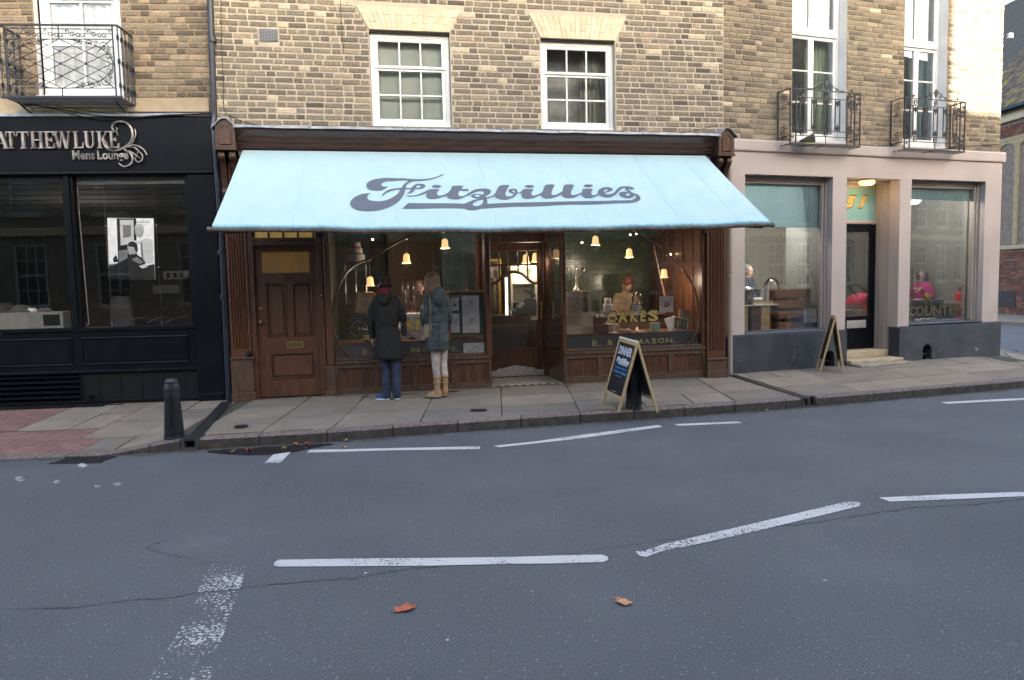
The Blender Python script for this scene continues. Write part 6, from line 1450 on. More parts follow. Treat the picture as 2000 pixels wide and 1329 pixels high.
# pendant lamps
shade = mat('opal_shade', (.95,.58,.25),.5,(.95,.50,.18),30, emit=.16)
shade_c = mat('opal_shade_lit', (1.0,.80,.5),.4,(1.0,.78,.45),30, emit=.8)
cordm = hue('lamp_cord', (.05,.03,.03),.6)
def pendant(px, py, d, lab, e=1.8, zt=2.72, s=1.0, F=FB):
    u, z = F.at(px, py, d); s *= (1+d*.08)
    t = thing('pendant_lamp', (u, d, z), F, lab, 'lamp', 'bell-shaped pendant lamps glowing in the cafe')
    q = MB(); pr = [(.062,-.065),(.060,-.060),(.047,-.045),(.042,.0),(.040,.035),(.030,.055),(.012,.062),(.011,.06),(.028,.05),(.037,.03),(.039,-.0),(.044,-.045),(.058,-.062)]
    vs = []; seg = 16
    q.lathe([(a*s, b_*s) for a, b_ in pr[:7]],(u, d, z), shade, seg); q.f = q.f[:-2]; q.m = q.m[:-2]; q.sm = q.sm[:-2]; q.build('shade', parent=t)
    q = MB(); q.sphere((u, d, z-.012*s),.03*s, shade_c, 10); q.build('bulb_glow', parent=t)
    q = MB(); q.tube([(u, d, z+.06*s),(u, d, zt)],.0035, cordm, 4); q.lathe([(.012,.055*s),(.014,.075*s),(.006,.085*s)],(u, d, z), brass, 8); q.build('cord', parent=t)
    point(F, u, d, z-.10*s, e, (1,.82,.62), t, .04)
pendant(723,550,.55, 'lit bell lamp hanging lowest and leftmost in the left display window')
pendant(794,505,.55, 'lit bell lamp hanging above the gap between the two women')
pendant(869,476,.55, 'lit bell lamp hanging highest, at the right of the left display window')
pendant(1027,506,2.2, 'lit bell lamp seen through the shop door, left of the two', 1.6); pendant(1045.5,503,2.2, 'lit bell lamp seen through the shop door, right of the two', 1.4)
pendant(1086.5,496,.6, 'lit bell lamp in the side window of the doorway')
pendant(1163,470,.5, 'lit bell lamp at the top left of the right display window'); pendant(1229,494.5,.5, 'lit bell lamp above the word CAKES'); pendant(1297,534.5,.5, 'lit bell lamp above the poster in the right display window')
spot = mat('spot_glow', (1,.75,.4),.4,(1,.7,.35),10, emit=3)
for i, (px, py, d, e) in enumerate([(728,468,1.0,6),(1137,474,1.2,14),(1231,459,.9,14),(1243,457,.9,4),(1310,497,1.0,8)]):
    u, z = FB.at(px, py, d); t = thing('spotlight', (u, d, z), FB, ['small lit spotlight at the top of the left display window', 'small lit spotlight on the ceiling left of the top bell lamp', 'small lit spotlight above the arched rib, left of a pair', 'small lit spotlight above the arched rib, right of a pair', 'small lit spotlight beside the boss of the arched rib'][i], 'lamp')
    q = MB(); q.lathe([(.001,0),(.014,0),(.016,.012),(.02,.04),(.001,.05)],(u, d, z), brass, 10, 'Y'); q.build('can', parent=t); q = MB(); q.sphere((u, d-.004, z),.013, spot, 8); q.build('lens', parent=t)
    l = bpy.data.lights.new('spot', 'SPOT'); l.energy = e*.9*(1,1,1,4,1.6)[i]; l.color = (1,.80,.52); l.spot_size = R_(55); l.spot_blend = .6; l.shadow_soft_size = .02
    o = bpy.data.objects.new('spot', l); COL.objects.link(o); o.parent = t; o.location = (0,.03,0); o.rotation_euler = (Vector((.95,.55,1.15)) if i == 3 else Vector((.15,.7,1.1)) if i == 4 else Vector((-.1*(i-2),-1.0,.75))).to_track_quat('Z', 'Y').to_euler()
def X(F, px, py, d): return F.at(px, py, d)
def bx(F, x0, y0, x1, y1, d, th, m, name, lab, cat, b=.003, parent=None, group=None):
    """a box thing whose front face spans two measured corners at depth d"""
    u0, z1 = F.at(x0, y0, d); u1, z0 = F.at(x1, y1, d)
    q = MB(); q.box(u0, u1, d, d+th, z0, z1, m, b)
    return q.build(name, parent=parent, F=F, label=lab, cat=cat, group=group),(u0, u1, z0, z1)
SZ = .826
def rnd(F, px, py_top, d, r, m, prof, name, lab, cat, zb=SZ, ztop=None, parent=None, seg=20, group=None):
    u, zt = F.at(px, py_top, d); H = zt-zb; q = MB(); q.lathe([(a*r, b_*H) for a, b_ in prof],(u, d, zb), m, seg)
    return q.build(name, parent=parent, F=F, label=lab, cat=cat, group=group), u, zt
paper = hue('white_paper', (.80,.78,.74),.8); pinkp = hue('warm_paper', (.55,.43,.33),.8); greyt = hue('printed_grey', (.25,.25,.26),.8)
# -- left window
u, z = X(FB, 712,592,.40); MF = thing('menu_board', (u, .4,.85), FB, 'tilted menu in a wooden frame at the far left of the left window', 'menu')
Mx = Matrix.Translation((u, .42, z)) @ Matrix.Rotation(R_(9),4, 'Y') @ Matrix.Rotation(R_(-14),4, 'X')
q = MB(); q.box(-.125,.125,-.012,.012,-.155,.155, hue('light_wood_frame', (.28,.15,.07),.5),.004, Mx); q.build('frame', parent=MF)
q = MB(); q.box(-.10,.10,-.016,-.012,-.13,.13, pinkp, 0, Mx); q.build('sheet', parent=MF)
q = MB(); add_text(q, 'Fitzbillies', 0,0,0, greyt, .03,.10, M=Mx @ Matrix.Translation((-.05,-.0175,.075)), depth=.001)
for k in range(7): q.box(-.06,.06-.01*(k % 3),-.0175,-.0165,.03-k*.02,.034-k*.02, greyt, 0, Mx)
q.build('print', parent=MF)
q = MB(); q.tube([(u-.02,.46, z-.12),(u+.02,.5, SZ)],.008, wood, 5); q.tube([(u+.03,.44, z-.1),(u+.06,.42, SZ)],.008, wood, 5); q.build('stand', parent=MF)
# bicycle
u, z = X(FB, 702,642,.45); u2 = X(FB, 758,645,.45)[0]; BK = thing('bicycle', (u, .45, SZ), FB, 'small blue bicycle displayed behind the glass beside the woman in black', 'bicycle')
bm = hue('blue_bicycle_paint', (.05,.10,.20),.35); tyre = hue('tyre_rubber', (.03,.035,.045),.7); RW = .125; z = SZ+.13+.02
for uu in (u, u2):
    q = MB(); q.tube([(uu+RW*math.cos(k*math.pi/14),.45, z+RW*math.sin(k*math.pi/14)) for k in range(28)],.008, tyre, 6, closed=True)
    q.tube([(uu+(RW-.012)*math.cos(k*math.pi/14),.45, z+(RW-.012)*math.sin(k*math.pi/14)) for k in range(28)],.004, chrome, 5, closed=True)
    wh = q.build('wheel', parent=BK); q = MB()
    for k in range(12): q.tube([(uu, .45, z),(uu+RW*.93*math.cos(k*math.pi/6),.45, z+RW*.93*math.sin(k*math.pi/6))],.0012, chrome, 3)
    q.lathe([(.001,-.02),(.012,-.02),(.012,.02),(.001,.02)],(uu, .45, z), chrome, 8, 'Y'); q.build('spokes', parent=wh)
q = MB(); bb = (u+.16,.45, z-.02); st = (u+.10,.45, z+.17); hd = (u2-.10,.45, z+.19)
for a, b_ in (((u, .45, z), bb),((u, .45, z), st),(bb, st),(bb, hd),(st, hd),(hd, (u2,.45, z))): q.tube([a, b_],.007, bm, 6)
q.build('frame', parent=BK)
q = MB(); q.tube([(u-RW*1.08*math.cos(t),.45, z+RW*1.08*math.sin(t)) for t in (-.2,.2,.6,1.0,1.4,1.8,2.1)],.006, bm, 4, flat=3); q.box(u-.09, u+.08,.42,.48, z+.145, z+.152, bm); q.build('mudguard', parent=BK)
q = MB(); q.box(st[0]-.05, st[0]+.04,.425,.475, st[2]+.03, st[2]+.05, tyre, .008); q.tube([st, (st[0],.45, st[2]+.03)],.006, chrome, 5); q.build('saddle', parent=BK)
q = MB(); q.tube([hd, (hd[0]-.01,.45, hd[2]+.06),(hd[0]-.04,.36, hd[2]+.07)],.006, chrome, 5); q.tube([(hd[0]-.01,.45, hd[2]+.06),(hd[0]-.04,.54, hd[2]+.07)],.006, chrome, 5); q.build('handlebar', parent=BK)
glm = glass('drinking_glass', (1,1,1),2.0)
WG = [(.45,0),(.5,.02),(.08,.05),(.08,.45),(.6,.55),(.72,.75),(.6,1)]
for i, px in enumerate((684,693,702,730,738)):
    rnd(FB, px, 655 if i < 3 else 662,.22,.032, glm, WG, 'wine_glass', None, 'glass', group='wine glasses on the shelf at the left of the left display window')[0]['label'] = 'empty wine glass on the display shelf, ' + ['leftmost of the three by the bicycle wheel', 'middle of the three by the bicycle wheel', 'rightmost of the three by the bicycle wheel', 'just right of the wine bottle', 'beside the hand of the woman in black'][i]
o, u, zt = rnd(FB, 716,652,.20,.04, hue('dark_bottle_glass', (.02,.03,.015),.15),[(1,0),(1,.55),(.4,.72),(.38,.97),(.42,1),(.01,1)], 'wine_bottle', 'dark wine bottle with a yellow-green label on the left display shelf', 'bottle')
o.location.z += 0; q = MB(); q.lathe([(.0405,.02),(.0405,.085)],(u, .20, SZ), hue('yellow_label', (.40,.40,.12),.7),18); q.build('bottle_label', parent=o)
# white dummy cake on a wire stand, high at left
u, z = X(FB, 694,520,.7); CK = thing('display_cake', (u, .7, z), FB, 'large pale tiered display cake with red ribbon high in the left display window', 'cake')
q = MB(); cw_ = hue('pale_icing', (.30,.27,.25),.7); rw = hue('red_ribbon', (.30,.03,.03),.6)
for k, (rr2, h0, h1) in enumerate(((.13,.04,.16),(.105,.16,.25),(.08,.25,.33))):
    q = MB(); q.lathe([(rr2, h0),(rr2, h1-.01),(rr2-.01, h1),(.001, h1)],(u, .7, z), cw_, 24); q.lathe([(rr2+.002, h0),(rr2+.002, h0+.018)],(u, .7, z), rw, 24); q.build('tier', parent=CK)
q = MB()
for s in (-.14,0,.14): q.tube([(u+s, .6, SZ),(u+s, .6, z+.02)],.005, iron, 4)
for k in range(6): q.box(u-.16, u+.16,.58,.86, SZ+.15+k*.16, SZ+.155+k*.16, iron)
q.box(u-.16, u+.16,.58,.86, z+.02, z+.03, iron); q.build('wire_stand', parent=CK)
# cloth covered table with decanters
u0, zt = X(FB, 778,613,.6); u1 = X(FB, 836,613,.6)[0]; linen = hue('white_linen', (.78,.78,.79),.85)
TB = thing('table', ((u0+u1)/2,.6,.17), FB, 'small table under a white cloth between the two women, behind the glass', 'table'); q = MB()
N = 40; vs = []
for i in range(N):
    a = 2*math.pi*i/N; ca, sa = math.cos(a), math.sin(a); k = 1/max(abs(ca), abs(sa)); x, y = ca*k, sa*k; f = 1+.06*math.sin(a*9)
    cx = (u0+u1)/2; hw = (u1-u0)/2; low = zt-.30-.09*abs(math.sin(2*a+.4))
    vs += [(cx+x*hw*.99,.6+y*.25*.99, zt),(cx+x*hw*1.02*f, .6+y*.27*f, zt-.1),(cx+x*hw*1.05*f, .6+y*.29*f, low)]
q.add(vs, [(i*3+j, i*3+j+1,((i+1) % N)*3+j+1,((i+1) % N)*3+j) for i in range(N) for j in range(2)]+[tuple(i*3 for i in range(N))], linen, True); q.build('tablecloth', parent=TB)
q = MB()
for sx_ in (u0+.06, u1-.06): q.box(sx_-.02, sx_+.02,.42,.78,.17, zt-.02, wood)
q.build('leg', parent=TB)
DC = [(.8,0),(1,.06),(1,.28),(.3,.45),(.25,.62),(.32,.64),(.15,.68),(.30,.8),(.30,.95),(.05,1)]
for i, (px, py) in enumerate(((787,548),(797,551),(808,548),(818,547),(827,550),(793,568),(813,566))):
    rnd(FB, px, py, .5+.08*(i % 3),.04 if i < 5 else .03, glm, DC if i < 5 else WG, 'decanter' if i < 5 else 'wine_glass', ['glass decanter on the clothed table, leftmost', 'glass decanter on the clothed table, second from the left', 'glass decanter on the clothed table, middle one', 'glass decanter on the clothed table, second from the right', 'glass decanter on the clothed table, behind the fair-haired woman', 'short wine glass on the clothed table, left one', 'short wine glass on the clothed table, right one'][i], 'decanter' if i < 5 else 'glass', zb=zt)
# green mounted menus in the gilt frame
o, (a, b_, c, d_) = bx(FB, 874,569,949,657,.16,.03, hue('gilt_frame', (.30,.20,.06),.4, metal=.5), 'framed_menu', 'gilt frame with four menu sheets on green, standing in the left display window', 'menu', .006)
q = MB(); q.box(a+.025, b_-.03,.152,.16, c+.03, d_-.025, hue('green_mount', (.02,.07,.05),.7)); q.build('mount', parent=o)
for (p, r_, s, t) in ((880,582,896,607),(902,578,936,614),(880,613,898,650),(903,615,937,650)):
    u0_, z1_ = X(FB, p, r_, .15); u1_, z0_ = X(FB, s, t, .15); q = MB(); q.box(u0_, u1_, .147,.151, z0_, z1_, hue('menu_paper', (.62,.63,.66),.8)); sh = q.build('sheet', parent=o)
    q = MB(); wd = u1_-u0_;
    for k in range(8): q.box(u0_+wd*.12, u1_-wd*(.12+.1*(k % 3)),.1462,.147, z0_+(z1_-z0_)*(.1+.09*k), z0_+(z1_-z0_)*(.1+.09*k)+.002, greyt)
    if r_ == 582: q.box(u0_+wd*.3, u1_-wd*.3,.1455,.1462, z0_+.06, z0_+.09, hue('dark_green_mark', (.03,.12,.10),.7))
    else: add_text(q, 'F', u0_+wd*.38,.146, z0_+(z1_-z0_)*.4, hue('pale_script', (.26,.27,.30),.8),.09,.06, italic=.4, depth=.0005)
    q.build('print', parent=sh)
o, (a, b_, c, d_) = bx(FB, 905,671,946,697, GY+.008,.002, hue('notice_paper', (.70,.70,.68),.8), 'paper_notice', 'white printed notice stuck low in the right corner of the left display window', 'notice', 0)
q = MB()
for k in range(9): q.box(a+.02, b_-.02-.02*(k % 4), GY+.0065, GY+.0078, d_-.02-k*.015, d_-.017-k*.015, greyt)
q.build('print', parent=o)
for px, py, lb in ((885,556, 'small glass candle holder left of the tall candlestick'),(935,556, 'small glass candle holder right of the tall candlestick')):
    rnd(FB, px, py, .25,.02, glm, [(.9,0),(.3,.1),(.9,.4),(.4,.6),(.9,.9),(.5,1)], 'candle_holder', lb, 'candlestick', zb=FB.at(900,569,.25)[1])
rnd(FB, 910,534,.25,.024, glm, [(1,0),(1,.04),(.3,.08),(.7,.2),(.3,.3),(.8,.4),(.3,.5),(.8,.6),(.3,.7),(.7,.8),(.4,.9),(.6,1)], 'candlestick', 'tall glass candlestick standing above the gilt menu frame', 'candlestick', zb=FB.at(910,569,.25)[1])
q = MB(); z_ = FB.at(900,569,.25)[1]; q.box(FB.at(874,569,.2)[0], FB.at(949,569,.2)[0],.17,.36, z_-.012, z_, wood); q.build('shelf', F=FB, label='narrow wooden shelf on top of the gilt menu frame', cat='shelf')
bx(FB, 884,659,926,671,.2,.2, hue('pale_wood_tray', (.22,.12,.06),.5), 'wooden_tray', 'shallow wooden tray under the gilt menu frame', 'tray')
# -- seen through the shop door
o, (a, b_, c, d_) = bx(FB, 948,505,982,622,2.6,.06, hue('gilt_mirror_frame', (.45,.28,.07),.35, metal=.6), 'mirror', 'gilt framed mirror seen through the left of the shop door', 'mirror', .02)
q = MB(); q.box(a+.05, b_-.07,2.59,2.60, c+.08, d_-.05, hue('old_mirror', (.25,.24,.22),.08, metal=.9)); q.build('mirror_plate', parent=o)
o, (a, b_, c, d_) = bx(FB, 985,541,994,632,2.0,.05, hue('column_white', (.6,.58,.5),.5), 'strip_light', 'upright white light strip beside the glass cabinet, seen through the shop door', 'lamp', .01)
q = MB(); q.box(a+.015, b_-.015,1.99,2.0, c+.03, d_-.02, mat('strip_glow', (1,.95,.78),.5,(1,.93,.75),5, emit=.9)); q.build('tube', parent=o)
u0, z1 = X(FB, 997,520,2.4); u1, z0 = X(FB, 1050,625,2.4); CBT = thing('display_cabinet', ((u0+u1)/2,2.5, z0), FB, 'lit glass-fronted display cabinet with shelves, seen through the shop door', 'cabinet')
q = MB(); cwh = hue('cabinet_white', (.40,.42,.38),.5); q.box(u0, u1,2.75,2.78, z0, z1, cwh); q.box(u0, u0+.03,2.4,2.75, z0, z1, cwh); q.box(u1-.03, u1,2.4,2.75, z0, z1, cwh); q.box(u0+.03, u1-.03,2.4,2.75, z1-.04, z1, cwh); q.box(u0+.03, u1-.03,2.4,2.75, z0, z0+.05, cwh); q.box(u0-.1, u1+.3,2.35,2.9,.17, z0, hue('dark_counter', (.05,.04,.05),.5)); q.build('case', parent=CBT)
for k in (1,2): q = MB(); q.box(u0+.03, u1-.03,2.42,2.74, z0+(z1-z0)*k/3, z0+(z1-z0)*k/3+.01, cwh); q.build('shelf', parent=CBT)
point(FB, (u0+u1)/2,2.5, z1-.12,.9,(1,.88,.62), CBT, .05)
u, z = X(FB, 1012,603,1.9); TI = thing('cash_till', (u, 1.9, z-.1), FB, 'dark cash till with raised screen on the counter behind the shop door', 'till'); dk = hue('till_blue_black', (.03,.04,.06),.45)
q = MB(); q.box(u-.12, u+.30,1.85,2.15, z-.10, z-.02, dk, .01); q.prism([(u-.05, z-.02),(u+.30, z-.02),(u+.30, z+.14),(u+.12, z+.16),(u+.02, z+.08)],1.87,2.1, dk); q.build('body', parent=TI)
q = MB(); Ms = Matrix.Translation((u+.20,1.9, z+.25)) @ Matrix.Rotation(R_(35),4, 'Y'); q.box(-.11,.11,-.01,.02,-.03,.03, dk, .005, Ms); q.tube([(u+.22,1.92, z+.13),(u+.24,1.92, z+.22)],.015, dk, 6); q.build('screen', parent=TI)
q = MB(); Ms = Matrix.Translation((u+.04,1.86, z+.06)) @ Matrix.Rotation(R_(-40),4, 'Y'); q.box(-.06,.06,-.005,.005,-.03,.03, hue('till_keys', (.35,.35,.36),.5),.002, Ms); q.build('keypad', parent=TI)
q = MB(); q.box(-.05,1.0,1.8,2.3,.17, X(FB, 1012,603,1.9)[1]-.10, hue('till_counter', (.03,.022,.02),.5),.01); q.build('counter', F=FB, label='dark service counter carrying the till behind the shop door', cat='counter')
# -- right window
pine = hue('pine_crate', (.50,.39,.25),.7, scale=6, stretch=(1,1,8)); pin2 = hue('pale_pine_crate', (.60,.49,.34),.7, scale=6, stretch=(1,1,8))
def crate(x0, y0, x1, y1, d, lab, m=pine, stamp=True):
    u0, z1 = X(FB, x0, y0, d); u1, z0 = X(FB, x1, y1, d); z0 = max(z0, SZ); t = thing('wooden_crate', ((u0+u1)/2, d, z0), FB, lab, 'crate', 'pine wine crates in the right display window')
    H = (z1-z0)/2
    for k in range(2): q = MB(); q.box(u0, u1, d, d+.012, z0+k*H+.001, z0+(k+1)*H-.001, m, .002); q.build('plank', parent=t)
    q = MB(); q.box(u0, u0+.012, d+.012, d+.24, z0, z1, m); q.box(u1-.012, u1, d+.012, d+.24, z0, z1, m); q.box(u0+.012, u1-.012, d+.228, d+.24, z0, z1, m); q.box(u0+.012, u1-.012, d+.012, d+.228, z1-.012, z1, m); q.build('carcass', parent=t)
    if stamp:
        q = MB(); c = ((u0+u1)/2, z0+H)
        for k in range(3): q.tube([(c[0]+(.02+.02*k)*math.cos(t_)*1.5, d-.001, c[1]+(.02+.01*k)*math.sin(t_)) for t_ in [j*math.pi/6 for j in range(12)]],.0015, hue('stamp_ink', (.16,.08,.05),.8),3, closed=True)
        q.build('stamp', parent=t)
    return t
crate(1103,613.5,1136,637,.22, 'pine crate with round stamp, upper left of the crate pile'); crate(1136,613,1159,637.5,.22, 'pale pine crate end, upper right of the crate pile', pin2, False)
crate(1106,638,1137,663,.22, 'pine crate at the lower left of the crate pile', pin2, False); crate(1137,638,1160,663,.22, 'pine crate with faded stamp at the lower right of the crate pile'); crate(1186,634,1210,662,.34, 'pale pine crate behind the brown pot', pin2, False)
# folding glazed cabinet on the crates
cf = hue('cream_cabinet_frame', (.58,.53,.44),.6); u0, z1 = X(FB, 1106.5,570,.26); um, z0 = X(FB, 1152,612,.26); u1 = X(FB, 1173,570,.26)[0]; z0 = FB.at(1120,613.3,.22)[1]+.001
GC = thing('glazed_cabinet', ((u0+u1)/2,.3, z0), FB, 'small cream cabinet with glazed doors, one open, standing on the crates', 'cabinet')
def dframe(mb, a, b_, c, d2, y, M=None, w=.016):
    mb.box(a, a+w, y, y+.02, c, d2, cf, .002, M); mb.box(b_-w, b_, y, y+.02, c, d2, cf, .002, M); mb.box(a+w, b_-w, y, y+.02, c, c+w, cf, .002, M); mb.box(a+w, b_-w, y, y+.02, d2-w, d2, cf, .002, M)
w3 = (um-u0)*.68
q = MB(); dframe(q, u0, u0+w3, z0, z1,.26); q.box(u0+.016, u0+w3-.016,.268,.271, z0+.016, z1-.016, glm); q.build('door', parent=GC)
q = MB(); q.box(u0, um, .40,.41, z0, z1, cf); q.box(u0+w3, um, .28,.4, z0, z0+.012, cf); q.box(u0+w3, um, .28,.4, z1-.012, z1, cf); q.box(u0+w3, um, .28,.4,(z0+z1)/2-.005,(z0+z1)/2+.005, cf); q.box(um-.012, um, .28,.4, z0, z1, cf); q.box(u0, u0+.012,.28,.4, z0, z1, cf); q.build('case', parent=GC)
q = MB(); dframe(q, um, u1, z0-.0, z1,.25); q.box(um+.016, u1-.016,.258,.261, z0+.016, z1-.016, glm); q.build('door', parent=GC)
for k, (c, nm) in enumerate((((.25,.2,.04), 'yellow'),((.2,.06,.04), 'red'))):
    q = MB(); q.sphere(((u0+w3+um)/2,.33, z0+.045+k*(z1-z0)/2),.025, hue('%s_ornament' % nm, c, .4),10); q.build('ornament', F=FB, label='small %s round ornament on the %s shelf of the glazed cabinet' % (nm, ['lower', 'upper'][k]), cat='ornament')
brn = hue('brown_pot', (.13,.05,.035),.4); cop = hue('copper_bowl', (.35,.13,.06),.35, metal=.3)
CYL = [(1,0),(1,.97),(.94,1),(.01,1)]
rnd(FB, 1174.5,633.5,.16,.105, brn, CYL, 'round_tin', 'large reddish brown round tin on the shelf below the tiered cake', 'tin', seg=28)
zb = FB.at(1174,633.5,.16)[1]; rnd(FB, 1171.5,620,.15,.065, brn, CYL, 'round_tin', 'small brown tin with two white meringues on top', 'tin', zb=zb)
mer = hue('meringue', (.68,.66,.62),.7); zb = FB.at(1171.5,620,.15)[1]
MR = [(.8,0),(1,.2),(.85,.5),(.5,.75),(.1,1)]
for i, px in enumerate((1166.5,1175)): rnd(FB, px, 613.5,.13,.026, mer, MR, 'meringue', 'white meringue on the small brown tin, %s one' % ['left', 'right'][i], 'meringue', zb=zb)
ic = mat('white_icing', (.80,.77,.72),.6,(.70,.68,.64),9); u, z = X(FB, 1187,583,.30); TC = thing('tiered_cake', (u, .3, z-.25), FB, 'white three-tier cake decorated with small red and yellow flowers', 'cake')
zb = FB.at(1174,633.5,.16)[1]+.002; r = random.Random(5); fm = [hue('sugar_flower_%d' % i, c, .6) for i, c in enumerate([(.45,.05,.03),(.5,.3,.03),(.25,.03,.12),(.10,.16,.03)])]
zz = [FB.at(1187, yy, .3)[1] for yy in (632,619,617.5,607,605.5,594.5,594,583)]
q = MB(); q.lathe([(.07, zz[0]),(.02, zz[0]+.01),(.02, zz[1]-.01),(.10, zz[1])],(u, .3,0), ic, 20); q.build('cake_stand', parent=TC)
for k, (rr2, a, b_) in enumerate(((.092, zz[2], zz[3]),(.073, zz[3], zz[5]),(.048, zz[5], zz[7]))):
    q = MB(); q.lathe([(rr2, a),(rr2, b_-.008),(rr2-.008, b_),(.001, b_)],(u, .3,0), ic, 28); tr_ = q.build('tier', parent=TC)
    q = MB()
    for j in range(26):
        an = math.pi+r.uniform(0, math.pi); h = r.uniform(a+.01, b_-.006) if j % 2 else a+.006; q.sphere((u+rr2*math.cos(an),.3+rr2*math.sin(an), h), r.uniform(.004,.008), r.choice(fm),6)
    q.build('sugar_flowers', parent=tr_)
q = MB(); u, z = X(FB, 1199,620,.18); q.sphere((u, .18, z-.005),.038, hue('fruit_cake', (.40,.16,.06),.6),12, sz=.6); o = q.build('fruit_tart', F=FB, label='small round fruit tart on a white plate in front of the tiered cake', cat='tart')
q = MB(); q.lathe([(.055,-.03),(.06,-.02),(.02,-.03)],(u, .18, z), ic, 18); q.tube([(u, .18, z-.03),(u, .18, SZ)],.012, ic, 8); q.lathe([(.05,0),(.01,.02)],(u, .18, SZ), ic, 12); q.build('plate', parent=o)
o, u, zt = rnd(FB, 1221,650,.17,.115, cop, [(.8,0),(1,.5),(1,1),(.9,1)], 'copper_tray', 'round copper tray of bread on the shelf left of the chalkboard', 'tray', seg=26)
for i, (dx, rr2, c) in enumerate(((-.05,.055,(.22,.17,.10)),(.04,.06,(.38,.35,.30)))):
    q = MB(); q.sphere((u+dx, .17, zt+.015), rr2, hue('crusty_bread_%d' % i, c, .9, bump=.5),14, sz=.8); q.build('bread_loaf', F=FB, label=['dark crusty round loaf in the copper tray', 'floury white round loaf in the copper tray'][i], cat='bread')
o, u, zt = rnd(FB, 1253,650.5,.18,.075, hue('dark_tin', (.05,.035,.035),.4), CYL, 'round_tin', 'low dark tin topped with white meringue, left of the green jar', 'tin')
for dx in (-.03,.0,.03): q = MB(); q.lathe([(a*.022, b_*.04) for a, b_ in MR],(u+dx, .17, zt), mer, 12); q.build('meringue', F=FB, label='white meringue on the low dark tin, %s' % {-.03: 'left one', 0: 'middle one', .03: 'right one'}[dx], cat='meringue')
rnd(FB, 1279,631,.18,.07, hue('sage_enamel', (.36,.45,.35),.4),[(1,0),(1,.9),(.95,.93),(1,.95),(1,1),(.1,1.02)], 'storage_jar', 'sage green round jar on the shelf right of CAKES', 'jar', seg=24)
rnd(FB, 1309,649.5,.16,.06, cop, CYL, 'round_tin', 'low copper coloured dish under the cookery books', 'dish'); rnd(FB, 1340,646.5,.16,.065, hue('bright_copper', (.6,.28,.12),.2, metal=.8),[(.8,0),(1,.8),(.9,1),(.1,.95)], 'copper_bowl', 'shining copper bowl at the right end of the right display shelf', 'bowl')
def tilted(px, py, d, w, h, rot, back, m, name, lab, cat, th=.02, ztop=True):
    u, z = X(FB, px, py, d); M = Matrix.Translation((u, d, z)) @ Matrix.Rotation(R_(rot),4, 'Y') @ Matrix.Rotation(R_(back),4, 'X'); q = MB(); q.box(-w/2, w/2,0, th, -h/2, h/2, m, .003, M)
    return q.build(name, F=FB, label=lab, cat=cat), M
tilted(1338,619,.42,.19,.21,8,-12, hue('grey_book_cover', (.20,.18,.16),.7), 'recipe_book', 'grey-brown book standing behind the open cookery book', 'book')
o, M = tilted(1313,633,.22,.17,.21,-14,-20, hue('white_book_cover', (.75,.77,.78),.6), 'recipe_book', 'white book half hidden behind the cookery book with a photo cover', 'book')
o, M = tilted(1330,633,.17,.225,.185,13,-20, hue('book_jacket', (.50,.46,.38),.6), 'recipe_book', 'cookery book whose cover photo shows two people outdoors', 'book')
q = MB(); gnm = [hue('print_green_%d' % i, c, .7) for i, c in enumerate([(.06,.09,.03),(.16,.17,.07),(.03,.045,.02)])]; r = random.Random(8)
q.box(-.10,.10,-.002,0,-.08,.08, gnm[0],0, M)
for k in range(40): x, z_ = r.uniform(-.09,.08), r.uniform(-.07,.06); q.box(x, x+r.uniform(.01,.03),-.0026-.00002*k, -.002, z_, z_+r.uniform(.006,.02), r.choice(gnm),0, M)
sk = hue('print_skin', (.50,.30,.20),.7); cl1 = hue('print_tweed', (.30,.24,.16),.7); cl2 = hue('print_brown', (.12,.07,.05),.7)
for x, c in ((-.05, cl1),(-.012, cl2)): q.box(x-.016, x+.016,-.0046,-.0036,-.05,.02, c, 0, M); q.box(x-.014, x-.003,-.0046,-.0036,-.078,-.05, c, 0, M); q.box(x+.003, x+.014,-.0046,-.0036,-.078,-.05, c, 0, M); q.box(x-.008, x+.008,-.0047,-.0036,.022,.040, sk, 0, M)
q.build('cover_photo', parent=None); o2 = bpy.context.scene.objects['cover_photo']; OFF_o = OFF[o.name]; o2.parent = o; o2.location = OFF['cover_photo']-OFF_o; o2.matrix_parent_inverse = Matrix.Identity(4)
# poster with the red emblem
o, (a, b_, c, d_) = bx(FB, 1288,579,1315.5,610,.10,.004, hue('poster_cream', (.74,.68,.62),.8), 'poster', 'small cream poster with arched lettering over a round red emblem, in the right display window', 'poster', 0)
q = MB(); rd = hue('poster_red', (.50,.06,.05),.7); cx, cz = (a+b_)/2, c+(d_-c)*.50; q.lathe([(.001,-.001),(.042,-.001),(.042,.0)],(cx, .0995, cz), rd, 20, 'Y', smooth=False)
q.build('emblem', parent=o); q = MB()
q.sphere((cx-.006,.0985, cz+.004),.018, hue('poster_cream', (0,0,0)),8, sy=.05); q.build('emblem_blot', parent=o); q = MB()
for i, ch in enumerate('FOOD MAP'):
    if ch == ' ': continue
    an = R_(148-i*17); M = Matrix.Translation((cx+.078*math.cos(an),.0985, cz-.004+.062*math.sin(an))) @ Matrix.Rotation(-(an-math.pi/2)*.8,4, 'Y'); add_text(q, ch, 0,0,0, hue('poster_ink', (.10,.09,.09),.8),.022,.015, M=M @ Matrix.Translation((-.007,0,0)), depth=.0006, bold=.02)
q.build('lettering', parent=o)
o, (a, b_, c, d_) = bx(FB, 1233,595,1252,615,.2,.01, hue('dark_clip', (.05,.05,.06),.5), 'menu_card', 'small white price card leaning behind the letter K of CAKES', 'card'); q = MB(); q.box(a+.01, b_-.004,.196,.2, c, d_-.008, paper)
for k in range(5): q.box(a+.02, b_-.02,.1945,.196, d_-.03-k*.018, d_-.026-k*.018, greyt)
q.build('sheet', parent=o)
